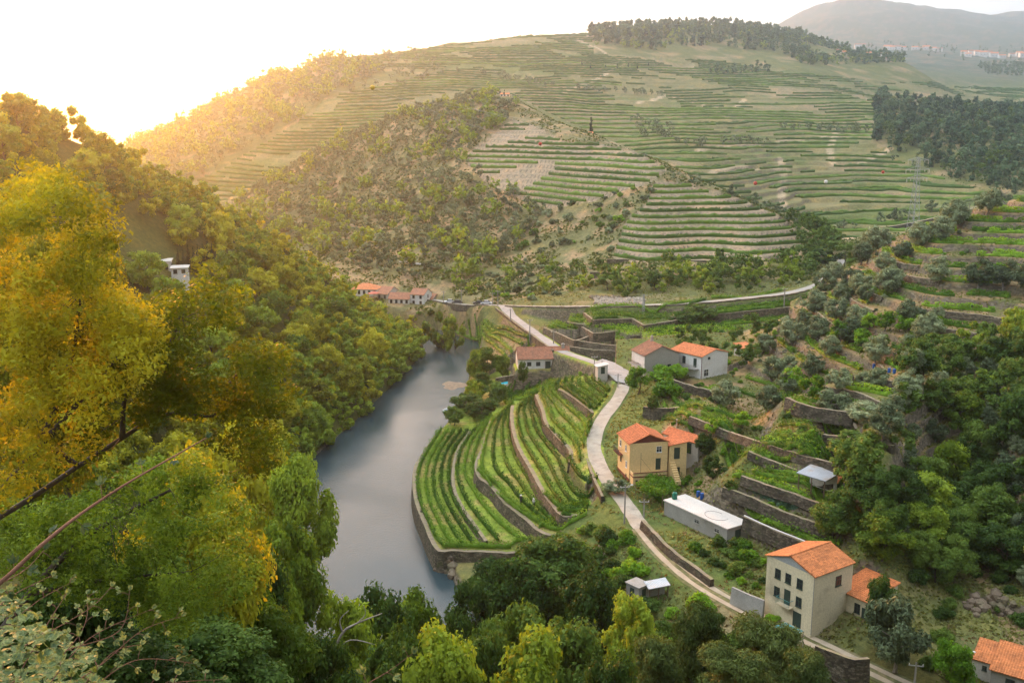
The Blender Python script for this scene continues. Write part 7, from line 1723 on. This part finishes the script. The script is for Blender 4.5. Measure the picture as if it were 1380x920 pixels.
for u,v,lab in [(941,668,'left blue barrel behind the flat shed'),(946,671,'right blue barrel behind the flat shed'),(1002,676,'blue barrel at the foot of the stone steps'),(1178,492,'left blue barrel on the olive terrace'),(1198,502,'middle blue barrel on the olive terrace'),(1205,503,'right blue barrel on the olive terrace')]:
    barrel(hit(u,v,100), lab)
g_ = np.random.default_rng(9)
def stones(label, u0,u1,v0,v1,n,smin,smax,name='rock_pile',mat='rubble',seed=1,ymin=100):
    g_ = np.random.default_rng(seed); c = hit((u0+u1)/2,(v0+v1)/2,ymin); mb = MB()
    for k in range(n):
        p = hit(g_.uniform(u0,u1), g_.uniform(v0,v1), ymin); s = g_.uniform(smin,smax); iv, fc = ico()
        mb.add([( (p[0]-c[0])+x*s*g_.uniform(.8,1.25),(p[1]-c[1])+y*s*g_.uniform(.8,1.25),(p[2]-c[2])+z*s*1.05+s*0.1) for x,y,z in iv], fc)
    mb.obj(name, M[mat], None, tuple(c), label=label, category='rocks')
stones('long heap of pale rubble beside the upper road', 802,868,402,411,260,0.25,0.85,seed=2,ymin=280)
stones('low block wall ruin with pale stones at the road heap', 795,835,400,404,40,0.4,0.9,seed=3,mat='rock',ymin=280)
stones('brown boulders at the water edge below the vineyard wall', 590,612,750,775,26,0.4,1.1,seed=4,mat='rock')
stones('pale stones scattered below the grassy corner of the vineyard', 780,812,735,768,60,0.15,0.5,seed=5)
stones('rocks scattered on the dry slope above the olive terrace', 1040,1110,455,480,50,0.15,0.5,seed=6,mat='rock')
stones('broken rocks of the collapsed wall by the stone steps', 1075,1110,543,556,60,0.2,0.6,seed=7,mat='rock')
stones('rocky outcrop at the lower right above the low house', 1290,1370,795,830,34,0.3,0.9,seed=8,mat='rock',name='rocky_outcrop')
for k,(pts,lab) in enumerate([([(1001,668),(1010,680)],'stone steps between the cabbage bed and the plot below'),([(1100,530),(1110,545)],'rough stone steps up the broken drystone wall'),([(1028,615),(1036,627)],'stone steps behind the metal roofed shelter')]):
    a = hit(*pts[0],100); b = hit(*pts[1],100); mb = MB(); n=9
    for i in range(n):
        t=i/(n-1); p=np.array([a[0]*(1-t)+b[0]*t,a[1]*(1-t)+b[1]*t,a[2]*(1-t)+b[2]*t]); mb.box(p[0]-a[0]-0.6,p[0]-a[0]+0.6,p[1]-a[1]-0.16,p[1]-a[1]+0.16,p[2]-a[2]-0.5,p[2]-a[2]+0.14)
    mb.obj('stone_steps', M['rubble'], None, tuple(a), label=lab, category='steps')
# white pipe on the wall, red parasol in the village, cabbage bed, reeds
P = [np.array(PZ(u,v,z))+np.array([0,0,0.1]) for u,v,z in [(1003,695,16.2),(1040,712,16.0),(1085,730,15.9),(1098,738,15.9)]]; mb = MB(); mb.tube(smooth_line(P,6),0.09,6); mb.obj('water_pipe', M['frame_white'], None, label='long white pipe lying on top of the dark terrace wall', category='pipe')
c = hit(504,404,360); mb = MB(); mb.tube([(0,0,0),(0,0,3.2)],0.05,6)
mb.add([(2.4*math.cos(2*math.pi*k/8),2.4*math.sin(2*math.pi*k/8),2.6) for k in range(8)]+[(0,0,3.4)],[(k,(k+1)%8,8) for k in range(8)]); mb.obj('parasol', M['cloth_red'], None, (c[0],c[1],c[2]), label='open red parasol between the village houses', category='parasol')
def ground_cover(name, pts_uv, n, leaf, mat, h, seed, ymin=90, aspect=0.8, upright=0.3):
    g_ = np.random.default_rng(seed); us=[p[0] for p in pts_uv]; vs_=[p[1] for p in pts_uv]; C=[]
    while len(C) < n:
        u,v=g_.uniform(min(us),max(us)),g_.uniform(min(vs_),max(vs_))
        if in_poly(np.array([u]),np.array([v]),pts_uv)[0]: C.append(hit(u,v,ymin))
    C=np.array(C); C[:,2]+=g_.uniform(0.05,h,n); nr_=g_.normal(size=(n,3))*0.6; nr_[:,2]+=upright; nr_/=np.linalg.norm(nr_,axis=1)[:,None]
    V=quads_from(C,nr_,leaf,g_,aspect); link(name, mixed_mesh(name,V,np.arange(len(V)).reshape(-1,4),np.zeros((0,3)),[],[M[mat]]), kind='stuff')
ground_cover('cabbage_leaves', [(1010,660),(1028,655),(1080,682),(1060,688)], 1500, 0.2, 'cabbage', 0.35, 3)
ground_cover('vegetable_leaves', [(1008,690),(1020,680),(1100,720),(1090,730)], 2200, 0.16, 'L_fresh', 0.5, 4)
ground_cover('reed_leaves', [(545,708),(560,700),(575,725),(582,755),(560,750),(546,735)], 1500, 0.35, 'reed', 1.1, 5, aspect=0.2, upright=0)
ground_cover('bank_grass', [(600,508),(655,500),(655,512),(600,513)], 1200, 0.35, 'reed', 1.3, 6, aspect=0.2, upright=0)
# cypress trees
for u,vt,vb,lab in [(797,151,179,'tall dark cypress standing alone on the spur ridge'),(673,114,129,'cypress behind the hilltop farm'),(680,116,129,'thin cypress right of the other hilltop one')]:
    Y = 540 if u > 700 else 655; a = PY(u,vt,Y); zg = ground(a[0],Y); h = a[2]-min(zg,PY(u,vb,Y)[2]); plant('cypress', a[0], Y, h/8*0.95, h/8, lab, None, z=a[2]-h, keep=True)
for k,u in enumerate([241,248,255,262,268,275,281,287]):
    p = hit(u, 368-k*0.5, 130); plant('cypress', p[0], p[1], 0.75, 0.85+0.1*(k%3), 'slim cypress of the row beside the white house on the left slope', 'cypress row on the left slope', z=p[2], keep=True)
for k,u in enumerate([784,796,816,832,847,859,874]):
    p = hit(u, 92+ (k%2), 700); plant('cypress', p[0], p[1], 1.0, 0.9, 'small cypress of the line across the far vineyards', 'cypress line across the far vineyards', z=p[2], keep=True)
# grass tufts and weeds over all rough ground in view
def tufts(n, r0, r1, size, seed, mat, gap, mask):
    g_ = np.random.default_rng(seed); th = g_.uniform(R(-30),R(30),n); r = np.exp(g_.uniform(math.log(r0),math.log(r1),n))
    x, y = np.sin(th)*r, np.cos(th)*r; z,i,j,_ = groundv(x,y)
    ok = ((z+0.5-CAMZ)/r >= GVIS[i,np.maximum(j-3,0)]) & (GM['road'][i,j] > 0.3) & (GM['riv'][i,j] > 0.6) & mask(i,j,x,y) & (fbm(x/7,y/7,seed,3) > gap)
    x,y,z,r = x[ok],y[ok],z[ok],r[ok]; m = len(x); C=np.stack([x,y,z+size*0.35],1); C = np.repeat(C,2,axis=0)+g_.normal(size=(2*m,3))*size*np.array([.5,.5,.15])
    nr_ = g_.normal(size=(2*m,3)); nr_[:,2] = np.abs(nr_[:,2])*0.6+0.15; nr_/=np.linalg.norm(nr_,axis=1)[:,None]
    V=quads_from(C,nr_,size,g_,0.7); return V
M['grass'] = leaf_mat('wild_grass', [(0.045,0.070,0.014),(0.095,0.125,0.028),(0.19,0.20,0.06)], trans=0.25, scale=0.12)
M['drygrass'] = leaf_mat('dry_grass', [(0.10,0.085,0.035),(0.20,0.155,0.075),(0.32,0.25,0.13)], trans=0.2, scale=0.12)
notfarm = lambda i,j,x,y: ~GM['prom'][i,j] & ~GM['back'][i,j] & ~GM['low'][i,j] & ~GM['top'][i,j] & (x > -5)
V1 = tufts(110000, 95, 345, 0.22, 41, 'grass', -0.15, notfarm)
link('wild_grass', mixed_mesh('wild_grass', V1, np.arange(len(V1)).reshape(-1,4), np.zeros((0,3)), [], [M['grass']]), kind='stuff')
V1 = tufts(60000, 95, 345, 0.18, 42, 'drygrass', 0.0, notfarm)
link('dry_grass', mixed_mesh('dry_grass', V1, np.arange(len(V1)).reshape(-1,4), np.zeros((0,3)), [], [M['drygrass']]), kind='stuff')
V1 = tufts(90000, 340, 700, 0.55, 43, 'grass', -0.1, lambda i,j,x,y: ~GM['back'][i,j] & ~GM['low'][i,j] & ~GM['top'][i,j])
link('hill_grass', mixed_mesh('hill_grass', V1, np.arange(len(V1)).reshape(-1,4), np.zeros((0,3)), [], [M['grass']]), kind='stuff')
M['lawn'] = leaf_mat('bright_grass', [(0.10,0.16,0.02),(0.19,0.27,0.035),(0.32,0.36,0.07)], trans=0.3, scale=0.4)
V1 = tufts(90000, 100, 340, 0.10, 44, 'lawn', -0.3, lambda i,j,x,y: GM['prom'][i,j])
link('vineyard_grass', mixed_mesh('vineyard_grass', V1, np.arange(len(V1)).reshape(-1,4), np.zeros((0,3)), [], [M['lawn']]), kind='stuff')

build_plants()

# ------------------------------------------------------------------ camera, air, light
cam = bpy.data.cameras.new('camera'); cam.sensor_width = 36; cam.lens = F/1380*36; cam.clip_start = 0.1; cam.clip_end = 40000
co = bpy.data.objects.new('camera', cam); COL.objects.link(co); co.location = (0,0,CAMZ); co.rotation_euler = (R(90-PITCH),0,0); scene.camera = co
SUN_AZ, SUN_EL = -26.0, 9.5     # degrees; azimuth from the viewing direction, negative to the left
sd = Vector((math.sin(R(SUN_AZ))*math.cos(R(SUN_EL)), math.cos(R(SUN_AZ))*math.cos(R(SUN_EL)), math.sin(R(SUN_EL))))
W = bpy.data.worlds.new('World'); scene.world = W; W.use_nodes = True; nt = W.node_tree; nt.nodes.clear()
out = N(nt, 'ShaderNodeOutputWorld'); bg = N(nt, 'ShaderNodeBackground'); nt.links.new(bg.outputs[0], out.inputs[0])
sky = N(nt, 'ShaderNodeTexSky'); sky.sky_type = 'NISHITA'; sky.sun_disc = False; sky.sun_elevation = R(SUN_EL); sky.sun_rotation = R(SUN_AZ); sky.dust_density = 3.0; sky.air_density = 1.0
tc = N(nt, 'ShaderNodeTexCoord')
# thin bright cloud over the whole sky, warmer around the sun
dot = N(nt, 'ShaderNodeVectorMath', operation='DOT_PRODUCT'); nt.links.new(tc.outputs['Generated'], dot.inputs[0]); dot.inputs[1].default_value = sd
gl = ramp(nt, [(0.0, (0.80,0.84,0.90)), (0.5, (0.92,0.94,0.97)), (0.93, (1.0,0.99,0.97)), (0.985, (1.3,1.15,0.95)), (1.0, (2.6,2.0,1.4))])
nt.links.new(dot.outputs['Value'], gl.inputs[0])
sx = N(nt, 'ShaderNodeSeparateXYZ'); nt.links.new(tc.outputs['Generated'], sx.inputs[0])
# bright cloud cover: brightest high up and ahead to the left, dimmer behind the viewer
d2 = N(nt, 'ShaderNodeVectorMath', operation='DOT_PRODUCT'); nt.links.new(tc.outputs['Generated'], d2.inputs[0]); d2.inputs[1].default_value = Vector((-0.42,0.30,0.86)).normalized()
b2 = ramp(nt, [(0.0, (4.2,)*3), (0.25, (7.2,)*3), (0.6, (9.5,)*3), (0.85, (17.0,)*3), (1.0, (26.0,)*3)]); nt.links.new(d2.outputs['Value'], b2.inputs[0])
cm = mixc(nt, 1.0, gl.outputs[0], b2.outputs[0], 'MULTIPLY')
cn = noise(nt, tc.outputs['Generated'], 2.5, 5, 0.6); cr = ramp(nt, [(0.3, (0.62,)*3), (0.7, (0.9,)*3)]); nt.links.new(cn.outputs[0], cr.inputs[0])
c = mixc(nt, cr.outputs[0], sky.outputs[0], cm)
nt.links.new(c, bg.inputs[0]); bg.inputs[1].default_value = 0.11
sl = bpy.data.lights.new('sun', 'SUN'); sl.energy = 5.0; sl.angle = R(2.0); sl.color = (1.0,0.31,0.045)
so = bpy.data.objects.new('sun', sl); COL.objects.link(so); so.rotation_euler = sd.to_track_quat('Z', 'Y').to_euler(); so.location = (-200,200,400)
HAZE = True
if HAZE:
    mb = MB(); mb.box(-9500, 9500, -60, 10500, -12, 760)
    m, nt, out = newmat('air_haze'); v = N(nt, 'ShaderNodeVolumePrincipled'); v.inputs['Color'].default_value = (0.64,0.82,1.0,1)
    v.inputs['Density'].default_value = 0.00018; v.inputs['Anisotropy'].default_value = 0.83
    nt.links.new(v.outputs[0], out.inputs['Volume'])
    mb.obj('haze', m, kind='stuff')
vs = scene.view_settings; vs.view_transform = 'Standard'; vs.look = 'None'; vs.gamma = 1; vs.use_curve_mapping = False; vs.exposure = 1.1
scene.render.engine = 'CYCLES'
cy = scene.cycles; cy.max_bounces = 6; cy.diffuse_bounces = 2; cy.glossy_bounces = 2; cy.transmission_bounces = 3; cy.volume_bounces = 1; cy.transparent_max_bounces = 6
cy.use_denoising = True
try: cy.denoiser = 'OPENIMAGEDENOISE'; cy.denoising_input_passes = 'RGB_ALBEDO_NORMAL'
except Exception: pass
cy.volume_step_rate = 4; cy.caustics_reflective = False; cy.caustics_refractive = False
cy.use_adaptive_sampling = True; cy.adaptive_threshold = 0.02
